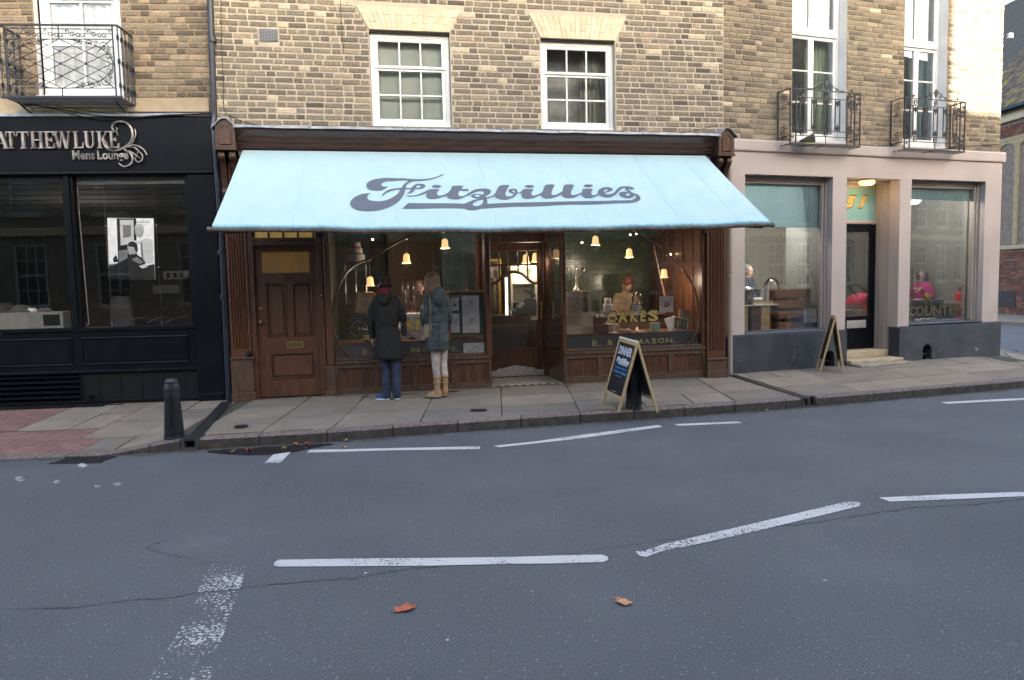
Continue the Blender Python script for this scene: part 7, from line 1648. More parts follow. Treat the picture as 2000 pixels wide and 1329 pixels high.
# draped hessian cloth
hess = hue('hessian', (.28,.22,.15),.9, bump=.4, bscale=200); P = [X(FB, x, y, .07) for x, y in ((1148.6,661),(1212,658),(1190,667),(1172,673),(1158,679),(1152,670))]
q = MB(); q.prism([(u, z) for u, z in P][::-1],.066,.070, hess); u0, u1 = P[0][0], P[1][0]; q.box(u0, u1,.07,.5, SZ, SZ+.003, hess); q.build('hessian_cloth', F=FB, label='corner of hessian cloth draped over the right display shelf edge', cat='cloth')
# candelabra (silver), used twice
sil = hue('silver', (.55,.53,.48),.25, metal=.95)
def candelabra(F, px, pyt, pyb, d, lab, m, spread=.10, zb=None):
    u, zt = X(F, px, pyt, d);
    if zb is None: zb = X(F, px, pyb, d)[1]
    H = zt-zb; t = thing('candelabra', (u, d, zb), F, lab, 'candelabra')
    q = MB(); q.lathe([(.05,0),(.045,.02*H/.3),(.012,.06*H/.3),(.02,.1*H),(.008,.2*H),(.02,.35*H),(.008,.45*H),(.018,.6*H),(.008,.7*H),(.02,.86*H),(.012,.9*H),(.022, H)],(u, d, zb), m, 12); q.build('stem', parent=t)
    for s in (-1,1):
        q = MB(); q.tube(catmull([(u, d, zb+.62*H),(u+s*spread*.5, d, zb+.52*H),(u+s*spread*.95, d, zb+.62*H),(u+s*spread, d, zb+.78*H)],5),.006, m, 6); q.lathe([(.024,0),(.012,.01),(.014,.05),(.024,.06)],(u+s*spread, d, zb+.78*H), m, 10); q.build('arm', parent=t)
candelabra(FB, 1125,520,570,.6, 'silver candelabra above the glazed cabinet in the right display window', sil, .115, zb=X(FB, 1126,568,.6)[1])
q = MB(); z_ = X(FB, 1126,568,.6)[1]; q.box(1.10, X(FB, 1176,568,.6)[0],.50,.72, z_-.02, z_, wood); q.build('shelf', F=FB, label='dark shelf behind the glazed cabinet carrying the candelabra', cat='shelf')
q = MB(); a = X(FB, 1277.5,480,.9); b_ = X(FB, 1298,577,.7); q.tube([(a[0],.9, a[1]),(b_[0],.7, b_[1])],.016, wood, 6); q.tube([(b_[0],.7, b_[1]),(b_[0]+.06,.65, SZ)],.016, wood, 6); q.build('leaning_pole', F=FB, label='dark wooden pole leaning behind the right display window', cat='pole')
rnd(FB, 1244,569,.6,.075, glm, [(1,0),(1,.5),(.8,.8),(.4,.98),(.1,1.0),(.12,1.12),(.02,1.14)], 'cake_dome', 'glass cake dome in front of the person behind the counter', 'dome', zb=X(FB, 1244,590,.6)[1])
rnd(FB, 1244,590,.6,.085, sil, [(.5,0),(.15,.1),(.15,.85),(1,.93),(1,1)], 'cake_stand', 'silver cake stand under the glass dome', 'stand')
# ---- barber interior
BI = thing('barber_interior', (-3,2,.1), FA, 'dark barber shop interior with pale ceiling and downlights', 'room')
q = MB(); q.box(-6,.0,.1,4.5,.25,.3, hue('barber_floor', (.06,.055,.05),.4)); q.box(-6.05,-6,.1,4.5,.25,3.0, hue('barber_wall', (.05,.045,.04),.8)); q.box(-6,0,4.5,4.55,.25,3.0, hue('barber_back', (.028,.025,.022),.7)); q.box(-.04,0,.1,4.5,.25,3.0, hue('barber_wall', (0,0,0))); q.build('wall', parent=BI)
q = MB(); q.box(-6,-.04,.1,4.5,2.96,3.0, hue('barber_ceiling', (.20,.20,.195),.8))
for k in range(7): q.box(-6,-.04,.4+k*.6,.42+k*.6,2.95,2.96, hue('ceiling_joint', (.08,.08,.08),.8))
q.build('ceiling', parent=BI)
for i, (px, py, d) in enumerate(((291,361,.9),(322,373,1.4),(348,384,2.0),(80,352,.8),(32,365,1.2),(190,350,.7))):
    u = FA.at(px, py, d)[0]; q = MB(); q.lathe([(.045,0),(.04,.006),(.001,.006)],(u, d, 2.943), hue('downlight', (.5,.5,.5),.3),12); q.build('downlight', F=FA, label='round recessed downlight in the barber shop ceiling, ' + ['above the poster', 'right of the one above the poster', 'furthest right', 'near the top of the left window', 'far left of the left window', 'above the white cord'][i], cat='light')
bk_, (a, b_, c, d_) = bx(FA, -40,613,124,641,.5,.35, hue('white_laminate', (.34,.35,.33),.5), 'reception_desk', 'low pale grey desk unit inside the left window', 'desk', .005)
q = MB(); u0, z1 = X(FA, 84,615,.5); u1, z0 = X(FA, 118,636,.5); q.box(u0, u1,.495,.5, z0, z1, blackm); q.build('open_compartment', parent=bk_)
for k, (px, w, h, lb) in enumerate(((8,.09,.13, 'black machine on the reception desk, leftmost'),(40,.16,.10, 'small black and silver machine in the middle of the reception desk'),(84,.06,.05, 'small dark object at the right of the reception desk'))):
    u = X(FA, px, 610,.6)[0]; q = MB(); q.prism([(u-w, d_),(u+w, d_),(u+w*.7, d_+h*.5),(u-w*.2, d_+h)],.55,.75, hue('machine_grey_%d' % k, (.07+.05*k, .07+.05*k, .075+.05*k),.3)); q.build('desk_machine', F=FA, label=lb, cat='machine')
# poster
PO = thing('poster', (*[X(FA, 255,486,.16)[0]],.16, X(FA, 255,547,.16)[1]), FA, 'black and white haircut poster hanging on wires in the barber shop window', 'poster')
def pp(x, y): return X(FA, x, y, .16)
def poly(pts, m, k, nm='print', par=PO):
    q = MB(); q.prism([pp(*p) for p in pts][::-1],.158-.0009*k, .158-.0009*k+.0006, m); return q.build(nm, parent=par)
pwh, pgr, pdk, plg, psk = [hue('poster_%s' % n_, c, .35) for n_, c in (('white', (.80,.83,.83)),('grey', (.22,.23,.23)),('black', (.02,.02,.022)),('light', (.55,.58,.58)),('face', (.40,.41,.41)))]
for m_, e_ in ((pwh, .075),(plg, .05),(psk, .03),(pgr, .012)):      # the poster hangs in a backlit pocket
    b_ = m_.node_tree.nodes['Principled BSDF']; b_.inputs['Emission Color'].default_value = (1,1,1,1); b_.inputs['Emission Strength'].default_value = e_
q = MB(); u0, z1 = pp(209.5,425); u1, z0 = pp(301,546.5);
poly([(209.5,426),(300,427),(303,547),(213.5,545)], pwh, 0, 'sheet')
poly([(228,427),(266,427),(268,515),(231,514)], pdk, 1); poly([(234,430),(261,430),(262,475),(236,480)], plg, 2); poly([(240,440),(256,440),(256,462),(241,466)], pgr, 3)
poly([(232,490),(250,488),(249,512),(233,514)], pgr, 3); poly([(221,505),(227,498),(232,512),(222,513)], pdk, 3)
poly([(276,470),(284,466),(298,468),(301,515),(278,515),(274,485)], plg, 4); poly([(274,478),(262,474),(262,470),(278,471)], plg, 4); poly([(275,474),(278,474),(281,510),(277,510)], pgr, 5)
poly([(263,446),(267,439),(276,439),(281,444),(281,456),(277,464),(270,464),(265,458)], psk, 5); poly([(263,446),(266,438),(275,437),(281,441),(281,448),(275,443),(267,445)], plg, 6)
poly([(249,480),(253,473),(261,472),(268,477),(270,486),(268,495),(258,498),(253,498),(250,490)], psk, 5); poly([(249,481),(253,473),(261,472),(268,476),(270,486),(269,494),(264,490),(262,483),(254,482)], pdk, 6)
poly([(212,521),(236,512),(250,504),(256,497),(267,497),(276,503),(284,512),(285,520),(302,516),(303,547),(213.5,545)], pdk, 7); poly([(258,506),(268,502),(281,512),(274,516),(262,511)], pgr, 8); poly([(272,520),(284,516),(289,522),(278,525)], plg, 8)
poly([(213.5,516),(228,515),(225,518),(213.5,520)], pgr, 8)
q = MB(); add_text(q, 'MATTHEW LUKE', pp(267,434)[0],.148, pp(267,435.5)[1], pdk, .014, pp(292,434)[0]-pp(267,434)[0], depth=.0005, bold=.02); q.build('lettering', parent=PO)
q = MB(); ac = glass('acrylic', (1,1,1),.6); u0, z1 = pp(204,420); u1, z0 = pp(306,547); q.box(u0, u1,.140,.144, z0, z1, ac); q.build('acrylic_holder', parent=PO)
q = MB()
for a, b_ in (((203,345),(217,634)),((301,345),(316,632))):
    p, r_ = pp(*a), pp(*b_); uu = (p[0]+r_[0])/2; q.tube([(uu, .15,1.13),(uu, .15,2.96)],.0018, chrome, 4); q.lathe([(.008,0),(.008,.05),(.001,.05)],(uu, .15,1.13), chrome, 8)
    for zz_ in (pp(250,441)[1], pp(250,523)[1]): q.box(uu-.012, uu+.012,.14,.16, zz_-.008, zz_+.008, chrome, .002)
q.build('hanging_wire', parent=PO)
# blind cords, chair, drawers
q = MB(); whp = hue('white_cord', (.45,.46,.47),.6); u = X(FA, 150,500,.10)[0]+.055
q.tube([(u-.03,.10,2.95),(u-.01,.10,1.2),(u+.01,.10,1.14),(u+.035,.1,1.16),(u+.03,.1,1.4),(u+.0,.1,2.95)],.007, whp, 5); q.box(u-.045, u-.025,.09,.12,1.13,2.96, whp); q.box(u-.045, X(FA, 362,345,.1)[0],.09,.14,2.90,2.96, hue('blind_headrail', (.30,.31,.30),.5),.005); q.build('blind', F=FA, label='white blind rail and hanging cord at the left of the poster window', cat='blind')
u, z = X(FA, 238,612,1.1); CH = thing('barber_chair', (u, 1.1,.3), FA, 'grey barber chair back seen low in the poster window', 'chair'); gy = hue('grey_leather', (.07,.068,.065),.5)
q = MB(); loft(q, [((u, 1.1,1.0+k*.07),.17*(1-.3*(k/7)**3),.06) for k in range(8)], gy, 16); q.build('backrest', parent=CH); q = MB(); q.box(u-.25, u+.25,.85,1.3,.72,.84, gy, .03); q.build('seat', parent=CH)
q = MB(); q.lathe([(.25,0),(.25,.03),(.05,.06),(.05,.42)],(u, 1.1,.3), chrome, 14); q.build('pedestal', parent=CH)
for s in (-.27,.27): q = MB(); q.tube([(u+s, .85,.98),(u+s, 1.2,1.02)],.03, gy, 6); q.tube([(u+s, 1.1,.8),(u+s, 1.1,1.0)],.012, chrome, 5); q.build('armrest', parent=CH)
o, (a, b_, c, d_) = bx(FA, 318,530,352,545,2.0,.3, hue('grey_drawer', (.13,.13,.125),.6), 'wall_unit', 'pale wall unit with three dark sockets behind the poster', 'unit')
for k in range(3): q = MB(); q.box(a+.05+k*.1, a+.10+k*.1,1.995,2.0, c+.02, d_-.03, blackm); q.build('socket', parent=o)
bx(FA, 298,558,350,573,2.2,.05, hue('dim_shelf', (.07,.07,.068),.5), 'shelf', 'dim grey shelf below the wall unit in the barber shop', 'shelf'); bx(FA, 355,529,369,545,2.0,.2, hue('grey_drawer', (0,0,0)), 'wall_unit', 'smaller pale wall unit at the right edge of the poster window', 'unit')
q = MB()
for a_, b2 in ((228,287),(288,330),(322,372)):
    p0, p1 = X(FA, a_, 634,.35), X(FA, b2,630,.35); w_ = p1[0]-p0[0]; q.tube([(p0[0]+w_*k/10,.35,1.12+.09*math.sin(math.pi*(.1+.5*k/10))) for k in range(11)],.006, chrome, 5)
q.build('chrome_rail', F=FA, label='row of thin curved chrome rails low behind the poster window', cat='rail')
# ---- corner shop interior
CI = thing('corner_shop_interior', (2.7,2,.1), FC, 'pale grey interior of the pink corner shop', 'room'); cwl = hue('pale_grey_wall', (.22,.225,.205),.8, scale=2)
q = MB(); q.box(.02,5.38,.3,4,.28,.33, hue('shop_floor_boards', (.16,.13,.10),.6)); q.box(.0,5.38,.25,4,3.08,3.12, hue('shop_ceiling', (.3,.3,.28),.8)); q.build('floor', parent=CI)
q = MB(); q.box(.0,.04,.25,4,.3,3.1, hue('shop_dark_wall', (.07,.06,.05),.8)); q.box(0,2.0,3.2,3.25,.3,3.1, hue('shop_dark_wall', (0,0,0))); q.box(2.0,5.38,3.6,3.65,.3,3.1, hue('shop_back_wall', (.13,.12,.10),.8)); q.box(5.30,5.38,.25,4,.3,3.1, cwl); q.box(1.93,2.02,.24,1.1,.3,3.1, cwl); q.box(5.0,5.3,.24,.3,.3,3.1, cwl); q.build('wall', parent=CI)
q = MB(); q.box(.285,1.8,.22,.75,.60,.745, hue('window_board', (.40,.39,.36),.6)); q.box(3.46,5.0,.22,.75,.60,.77, hue('window_board', (0,0,0))); q.build('window_board', parent=CI)
CZ0, CZ1 = .746,.771
def cx_(px, py, d): return FC.at(px, py, d)
u0, zt = cx_(1440,597,.30); u1 = cx_(1520,597,.30)[0]; TT = thing('side_table', ((u0+u1)/2,.4, CZ0), FC, 'white topped table on plywood boxes in the left pink-framed window', 'table')
q = MB(); q.box(u0, u1,.28,.62, zt-.02, zt, hue('white_table_top', (.62,.61,.58),.4),.003); q.build('table_top', parent=TT)
ply = hue('plywood', (.50,.35,.18),.6, scale=5, stretch=(1,1,4)); dkw = hue('dark_crate_wood', (.10,.05,.032),.7, scale=8, stretch=(1,1,6))
for a, b_, m, lb in ((1448,1461, ply, 'plywood box holding up the table, leftmost'),(1467,1486, dkw, 'dark wooden box under the table'),(1487,1504.5, ply, 'pale plywood box with handwriting under the table')):
    p0, p1 = cx_(a, 620,.31)[0], cx_(b_, 620,.31)[0]; q = MB(); q.box(p0, p1,.31,.58, CZ0, zt-.021, m, .004); o = q.build('wooden_box', F=FC, label=lb, cat='box')
    if 'handwriting' in lb:
        q = MB(); add_text(q, 'handmade', 0,0,0, hue('script_ink', (.12,.07,.04),.8),.03,.17, M=Matrix.Translation((p1-.035,.309, CZ0+.06)) @ Matrix.Rotation(R_(-90),4, 'Y'), italic=.4, depth=.0006)
        if False: q.build('handwriting', parent=o)
        q = MB()
        for k in range(4): q.tube([(p0+.03+k*.025+.006*math.sin(t*2.1+k),.309, CZ0+.03+t*.014) for t in range(12)],.0012, hue('script_ink', (0,0,0)),3)
        q.build('handwriting', parent=o)
u, z = cx_(1460,597,.42); stl = hue('urn_steel', (.16,.165,.17),.35, metal=.5); zq = cx_(1460,560,.42)[1]; H = zq-zt
UR = thing('coffee_urn', (u, .42, zt), FC, 'dark metal coffee urn on the white table at the left edge of the window', 'urn'); q = MB(); q.lathe([(.08,0),(.085,.02),(.085,.3*H),(.088,.32*H),(.085,.34*H),(.085,.78*H)],(u, .42, zt), stl, 22); q.build('body', parent=UR)
q = MB(); q.lathe([(.09,.78*H),(.092,.86*H),(.08,.92*H),(.03,.97*H),(.02, H),(.001, H)],(u, .42, zt), chrome, 22); q.build('lid', parent=UR)
cup = hue('white_paper_cup', (.66,.66,.65),.6)
def cups(px, pyt, d, lab, n=9, r=.035, zb=None):
    u, z1 = cx_(px, pyt, d); zb = zb if zb is not None else zt+.03; H = z1-zb; q = MB(); pr = []
    for k in range(n): a = k/n; pr += [(r*(.93+.07*0), a*H),(r*1.0,(a+.8/n)*H),(r*1.07,(a+.85/n)*H),(r*1.07,(a+.98/n)*H)]
    q.lathe(pr, (u, d, zb), cup, 16); q.build('paper_cup_stack', F=FC, label=lab, cat='cups')
cups(1488,563,.42, 'shorter upright stack of white paper cups'); cups(1497.5,557,.38, 'tallest upright stack of white paper cups', 11)
u0, z_ = cx_(1470,586,.36); q = MB()
for k in range(9): q.lathe([(.033,0),(.038,.012),(.036,.014)],(u0+k*.019,.36, zt+.07), cup, 14, 'X')
q.build('paper_cup_stack', F=FC, label='stack of white paper cups lying on its side in the tray', cat='cups')
q = MB(); a, b_ = cx_(1470,590,.33)[0], cx_(1509,590,.33)[0]; tw = hue('pale_wood_tray2', (.50,.38,.24),.6); q.box(a, b_, .32,.52, zt+.001, zt+.012, tw); q.box(a, b_, .32,.33, zt+.012, zt+.045, tw); q.box(a, a+.01,.33,.52, zt+.012, zt+.045, tw); q.box(b_-.01, b_, .33,.52, zt+.012, zt+.06, tw); q.build('cup_tray', F=FC, label='pale wooden tray of cups on the white table', cat='tray')
# big slatted crate
p0, ztp = cx_(1522,566,.36); p1 = cx_(1583,566,.36)[0]; KR = thing('wooden_crate', ((p0+p1)/2,.5, CZ0), FC, 'large brown slatted crate of bottles standing in the left pink-framed window', 'crate')
crm_ = hue('stained_crate_wood', (.24,.12,.07),.6, scale=5, stretch=(4,4,14)); Ht = ztp-CZ0
for a, b_ in ((0,.17),(.26,.46),(.52,.73),(.78,1)): q = MB(); q.box(p0, p1,.36,.375, CZ0+a*Ht, CZ0+b_*Ht, crm_, .004); q.build('slat', parent=KR)
for a, b_ in ((0,.17),(.26,.46),(.52,.73),(.78,1)): q = MB(); q.box(p0-.002, p0+.013,.375,.62, CZ0+a*Ht, CZ0+b_*Ht, crm_, .004); q.build('slat', parent=KR)
q = MB(); q.box(p1-.015, p1,.375,.62, CZ0, ztp, crm_); q.box(p0+.013, p1-.015,.605,.62, CZ0, ztp, crm_); q.box(p0+.013, p1-.015,.375,.605, CZ0+.5*Ht, CZ0+.52*Ht, crm_); q.box(p0, p1,.375,.605, CZ0, CZ0+.01, crm_); q.build('carcass', parent=KR)
for i in range(8):
    row = i//4; k = i % 4; c = [(.10,.22,.22),(.08,.14,.22),(.14,.30,.10),(.12,.25,.32)][k]; x = p0+.07+k*(p1-p0-.12)/3; zb = CZ0+.012+row*.5*Ht
    q = MB(); q.lathe([(.035,0),(.035,.13 if row == 0 else .14),(.038,.15),(.038,.155),(.02,.16)],(x, .46, zb+.02), hue('jar_%d' % k, c, .3),14)
    q.build('jar', F=FC, label='%s lidded jar in the %s half of the brown crate' % (['teal', 'blue', 'green', 'light blue'][k],['lower', 'upper'][row]), cat='jar')
o, (a, b_, c, d_) = bx(FC, 1570.5,603.5,1599,629.5, CG+.008,.002, hue('notice_paper_white', (.64,.65,.66),.8), 'paper_notice', 'white printed price list stuck on the glass right of the brown crate', 'notice', 0)
q = MB()
for k in range(9): q.box(a+.03, b_-.03-.03*(k % 3), CG+.0065, CG+.0078, d_-.03-k*.02, d_-.0275-k*.02, hue('pale_print', (.42,.43,.44),.8))
q.build('print', parent=o)
rnd(FC, 1508,543,.6,.13, glm, [(1,0),(.98,.4),(.8,.75),(.45,.95),(.1,1),(.12,1.1),(.02,1.1)], 'cake_dome', 'large glass cloche behind the paper cups', 'dome', zb=cx_(1508,566,.6)[1]); q = MB(); u, z_ = cx_(1508,566,.6); q.box(u-.2, u+.2,.45,.8, z_-.03, z_, wood); q.box(u-.15, u+.15,.5,.75, CZ0, z_-.03, wood); q.build('plinth_box', F=FC, label='dark box carrying the glass cloche', cat='box')
q = MB(); u, z_ = cx_(1583,531,.45); q.box(1.915,1.93,.5,.58, z_-.05, z_+.05, hue('switch_white', (.5,.5,.48),.5),.004); q.build('wall_switch', F=FC, label='white switch on the pale wall inside the left pink-framed window', cat='switch')
# behind the door: red buggy and bentwood stools
u, z_ = cx_(1682,588,.95); BG = thing('pushchair', (u, .95,.33), FC, 'red hooded pushchair with black handle parked inside the glazed black door', 'pushchair'); red = hue('red_buggy_fabric', (.60,.03,.08),.8); h0 = z_
q = MB(); vs = []; NA, NB = 14,8
for i in range(NA+1):
    for j in range(NB+1):
        a = math.pi*(.02+.62*i/NA); b2 = -1+2*j/NB; vs.append((u+.0+.24*math.cos(a)*(-1)+.06,.95+b2*.19, h0-.08+.22*math.sin(a)*(1-.12*b2*b2)-.1*math.cos(a)*0))
q.add(vs, [(i*(NB+1)+j, i*(NB+1)+j+1,(i+1)*(NB+1)+j+1,(i+1)*(NB+1)+j) for i in range(NA) for j in range(NB)], red, True)
q.prism([(u-.18, h0-.08),(u-.10, h0+.06),(u+.02, h0+.13),(u+.25, h0+.10),(u+.28, h0-.32),(u+.12, h0-.30)],.78,.80, red); q.build('hood', parent=BG)
q = MB(); P = [cx_(x, y, .8) for x, y in ((1671,574),(1662,566),(1659,559),(1666,556),(1676,557),(1684,563),(1693,573))]; q.tube(catmull([(a, .8, b_) for a, b_ in P],5),.014, blackp, 8); q.build('handle', parent=BG)
q = MB()
for (a, b_) in (((1671,574),(1674,578)),((1692,572),(1698,580))): p, r_ = cx_(*a, .8), cx_(*b_, .8); q.tube([(p[0],.8, p[1]),(r_[0]+.02,.8, r_[1]-.03)],.013, hue('white_clip', (.7,.7,.7),.4),8)
q.tube([(u, .82, h0),(u+.1,.82,.5)],.014, chrome, 6); q.tube([(u+.25,.82, h0-.1),(u-.05,.82,.5)],.014, chrome, 6); q.build('frame', parent=BG)
for dx in (-.12,.28): q = MB(); q.lathe([(.001,-.02),(.10,-.02),(.11,0),(.10,.02),(.001,.02)],(u+dx, .82,.44), tyre, 16, 'Y'); q.build('wheel', parent=BG)
q = MB(); q.box(u+.0, u+.3,.8,1.1, h0-.35, h0-.28, red, .02); q.build('seat', parent=BG)
birch = hue('bentwood_birch', (.50,.33,.16),.45)
for i, (a, b_) in enumerate(((1648,1674),(1679,1697))):
    p0, zt_ = cx_(a, 609,.7); p1 = cx_(b_, 609,.7)[0]; w_ = max(.3, p1-p0); t = thing('stool', (p0+w_/2,.85,.33), FC, 'bentwood birch stool inside the black door, %s one' % ['left', 'right'][i], 'stool')
    q = MB(); q.lathe([(w_*.55, zt_),(w_*.55, zt_+.02),(.001, zt_+.02)],(p0+w_/2,.85,0), birch, 20); q.build('seat', parent=t)
    for sx_ in (-1,1):
        for sy_ in (-1,1): q = MB(); X0 = p0+w_/2; q.tube(catmull([(X0+sx_*w_*.15,.85+sy_*.06, zt_-.012),(X0+sx_*w_*.40,.85+sy_*.12, zt_-.014),(X0+sx_*w_*.48,.85+sy_*.14, zt_-.06),(X0+sx_*w_*.48,.85+sy_*.14,.33)],4),.014, birch, 6); q.build('leg', parent=t)
# right window things
cch = hue('mirror_chrome', (.75,.75,.75),.08, metal=1.0)
candelabra(FC, 1783,522,618,.40, 'chrome candelabra of round beads at the left edge of the COUNTER window', cch, .14, zb=CZ1)
u, zt = cx_(1813,575,.36); zb = CZ1+.03; LJ = thing('lemon_jar', (u, .36, zb), FC, 'tall glass jar filled with yellow lemons on a white plate behind the letters UN', 'jar'); q = MB(); H = zt-zb-.03
q.lathe([(.062,0),(.064,.02),(.064, H),(.060, H)],(u, .36, zb), glm, 20); q.build('jar', parent=LJ); r = random.Random(2); lem = mat('lemon_peel', (.72,.55,.03),.45,(.62,.45,.02),20, bump=.2, bscale=120)
for k in range(15):
    a = k*2.4; q = MB(); M = Matrix.Translation((u+.028*math.cos(a),.36+.028*math.sin(a), zb+.03+(H+.01)*k/15)); vs0 = len(q.v); q.lathe([(.001,-.038),(.012,-.034),(.026,-.016),(.028,0),(.026,.016),(.012,.034),(.001,.038)],(0,0,0), lem, 10, 'X'); R2 = Matrix.Rotation(r.uniform(0,3),4, 'Y') @ Matrix.Rotation(r.uniform(0,3),4, 'Z'); q.v = [M @ R2 @ v for v in q.v]; q.build('lemon', parent=LJ)
q = MB(); q.lathe([(.07,0),(.12,.02),(.125,.022),(.09,.012),(.001,.01)],(u+.01,.36, CZ1), cup, 24); q.build('plate', F=FC, label='white plate under the jar of lemons', cat='plate')
u, zt = cx_(1875.5,568,.40); zb = CZ1; FE = thing('fire_extinguisher', (u, .4, zb), FC, 'red fire extinguisher standing behind the letter R of COUNTER', 'extinguisher'); rdm = hue('extinguisher_red', (.55,.02,.02),.3); H = zt-zb
q = MB(); q.lathe([(.075,0),(.08,.02),(.08,.80*H),(.06,.93*H),(.03,.98*H),(.001, H)],(u, .4, zb), rdm, 22); q.build('cylinder', parent=FE)
q = MB(); q.lathe([(.02, H*.98),(.02, H+.05),(.001, H+.05)],(u, .4, zb), blackm, 10); q.box(u-.01, u+.10,.385,.415, zb+H+.045, zb+H+.06, blackm, .003); q.tube([(u-.01,.4, zb+H+.03),(u-.05,.36, zb+H+.06),(u-.01,.34, zb+H+.12)],.008, blackm, 6); q.build('valve', parent=FE)
q = MB(); q.lathe([(.0812,.35*H),(.0812,.62*H)],(u, .4, zb), hue('extinguisher_label', (.6,.25,.22),.5),22); q.build('bottle_label', parent=FE)
for px, w, h, c, lb in ((1852,.12,.24,(.018,.018,.02), 'black bag slumped behind the letters TE of COUNTER'),(1866,.05,.16,(.06,.13,.25), 'small blue bag between the black bag and the fire extinguisher'),(1832,.10,.17,(.07,.07,.07), 'dark patterned bag right of the lemon jar')):
    u = cx_(px, 600,.45)[0]; q = MB(); loft(q, [((u+.01*math.sin(k*2),.45, CZ1+h*k/6), w*(1.05-.06*k+.03*math.sin(k*3)),.07*(1-.1*k)) for k in range(6)]+[((u, .45, CZ1+h*.95), w*.5,.02)], hue(lb[:14].replace(' ', '_'), c, .7, bump=.5)); q.build('bag', F=FC, label=lb, cat='bag')
u = cx_(1780,612,.3)[0]; q = MB(); q.lathe([(.05,0),(.07,.04),(.055,.1),(.06,.12)],(u, .3, CZ1), glm, 14); q.build('glass_bowl', F=FC, label='cut glass bowl at the left edge of the COUNTER window', cat='bowl')
q = MB(); a, b_ = cx_(1772,585,1.0)[0], cx_(1860,585,1.0)[0]; z_ = cx_(1800,584,1.0)[1]; q.box(a, b_, .9,1.4, z_-.03, z_, hue('white_cafe_table', (.5,.5,.48),.4),.004); q.tube([((a+b_)/2,1.15,.33),((a+b_)/2,1.15, z_-.03)],.03, iron, 8); q.build('cafe_table', F=FC, label='pale cafe table in front of the person in pink', cat='table')
point(FC, 1.0,.6,2.9,26,(1,.93,.84), None, .15); point(FC, 4.2,.6,2.9,28,(1,.93,.84), None, .15); point(FC, 2.6,.75,2.9,26,(1,.93,.84), None, .15)  # unseen fill lights added to brighten the goods in the pink shop
point(FA, -2.6,2.4,2.3,1,(1,.9,.8))  # unseen fill light without a fixture, added for the barber interior
# ================================================================== PEOPLE
def remesh(mb, name, parent, M, voxel=.012, smooth=3, amp=.0, freq=9, m=None, stretch=(1,1,1), label=None, cat=None):
    me = bpy.data.meshes.new('tmp'); me.from_pydata([tuple(v) for v in mb.v],[], mb.f)
    o = bpy.data.objects.new('tmp', me); COL.objects.link(o)
    r = o.modifiers.new('r', 'REMESH'); r.mode = 'VOXEL'; r.voxel_size = voxel; r.use_smooth_shade = True
    s = o.modifiers.new('s', 'SMOOTH'); s.factor = .5; s.iterations = smooth
    dg = bpy.context.evaluated_depsgraph_get(); dg.update(); e = bpy.data.meshes.new_from_object(o.evaluated_get(dg))
    vs = []
    for v in e.vertices:
        c = v.co; n_ = v.normal
        d = 0
        if amp:
            p = Vector((c.x*stretch[0], c.y*stretch[1], c.z*stretch[2]))*freq; d = amp*(noise.noise(p)+.55*noise.noise(p*2.3+Vector((3,1,7)))+.3*noise.noise(p*5))
        vs.append(M @ (c+n_*d))
    fs = [tuple(p.vertices) for p in e.polygons]; bpy.data.objects.remove(o)
    q = MB(); q.add(vs, fs, m or mb.ms[0], True); return q.build(name, parent=parent, label=label, cat=cat, angle=180)
def limb(mb, pts, rs, m, seg=14):
    P = catmull(pts, 4); R2 = []
    for i in range(len(pts)-1):
        for k in range(4): R2.append(rs[i]+(rs[i+1]-rs[i])*k/4)
    R2.append(rs[-1]); mb.tube(P, R2, m, seg); mb.sphere(P[0], R2[0], m, 12); mb.sphere(P[-1], R2[-1], m, 12)
skin = mat('skin', (.36,.225,.175),.55,(.31,.19,.15),20)
def head(q, c, yaw, m, s=1.0):
    """skull, jaw, nose, ears, eye sockets; yaw 0 looks towards +y"""
    Rm = Matrix.Rotation(yaw, 4, 'Z'); T = lambda x, y, z: Vector(c)+Rm @ Vector((x*s, y*s, z*s))
    def ell(x, y, z, rx, ry, rz):
        k = MB(); k.sphere((0,0,0),1, m, 16); vs = [T(x+v.x*rx, y+v.y*ry, z+v.z*rz) for v in k.v]; q.add(vs, k.f, m, True)
    ell(0,0,.02,.078,.095,.10); ell(0,.025,-.05,.058,.068,.065); ell(0,.095,-.015,.014,.02,.026); ell(0,.083,.02,.05,.018,.012)
    for sx_ in (-1,1): ell(sx_*.079,-.005,-.01,.010,.02,.03)
    ell(0,.088,-.055,.026,.012,.010)
def face_for(t, c, Mw, F):
    face(None, c, 0, Mw, 1.0); o = LAST[0]; o.parent = t; o.matrix_basis = (F.m @ Matrix.Translation(OFF[t.name])).inverted() @ Matrix.Translation(OFF[o.name])
LAST = [None]
def face(parent, c, yaw, M, s=1.0):
    Rm = Matrix.Rotation(yaw, 4, 'Z'); q = MB(); ew = hue('eye_white', (.6,.58,.55),.3); ed = hue('eye_dark', (.03,.02,.015),.3); lp = hue('lips', (.35,.11,.10),.5)
    for sx_ in (-1,1):
        q.sphere(M @ (Vector(c)+Rm @ Vector((sx_*.031*s, .083*s, .005*s))),.012*s, ew, 8); q.sphere(M @ (Vector(c)+Rm @ Vector((sx_*.031*s, .092*s, .005*s))),.0065*s, ed, 6)
    q.sphere(M @ (Vector(c)+Rm @ Vector((0,.096*s, -.055*s))),.012*s, lp, 8, sx=1.8, sz=.5); LAST[0] = q.build('face_features', parent=parent)
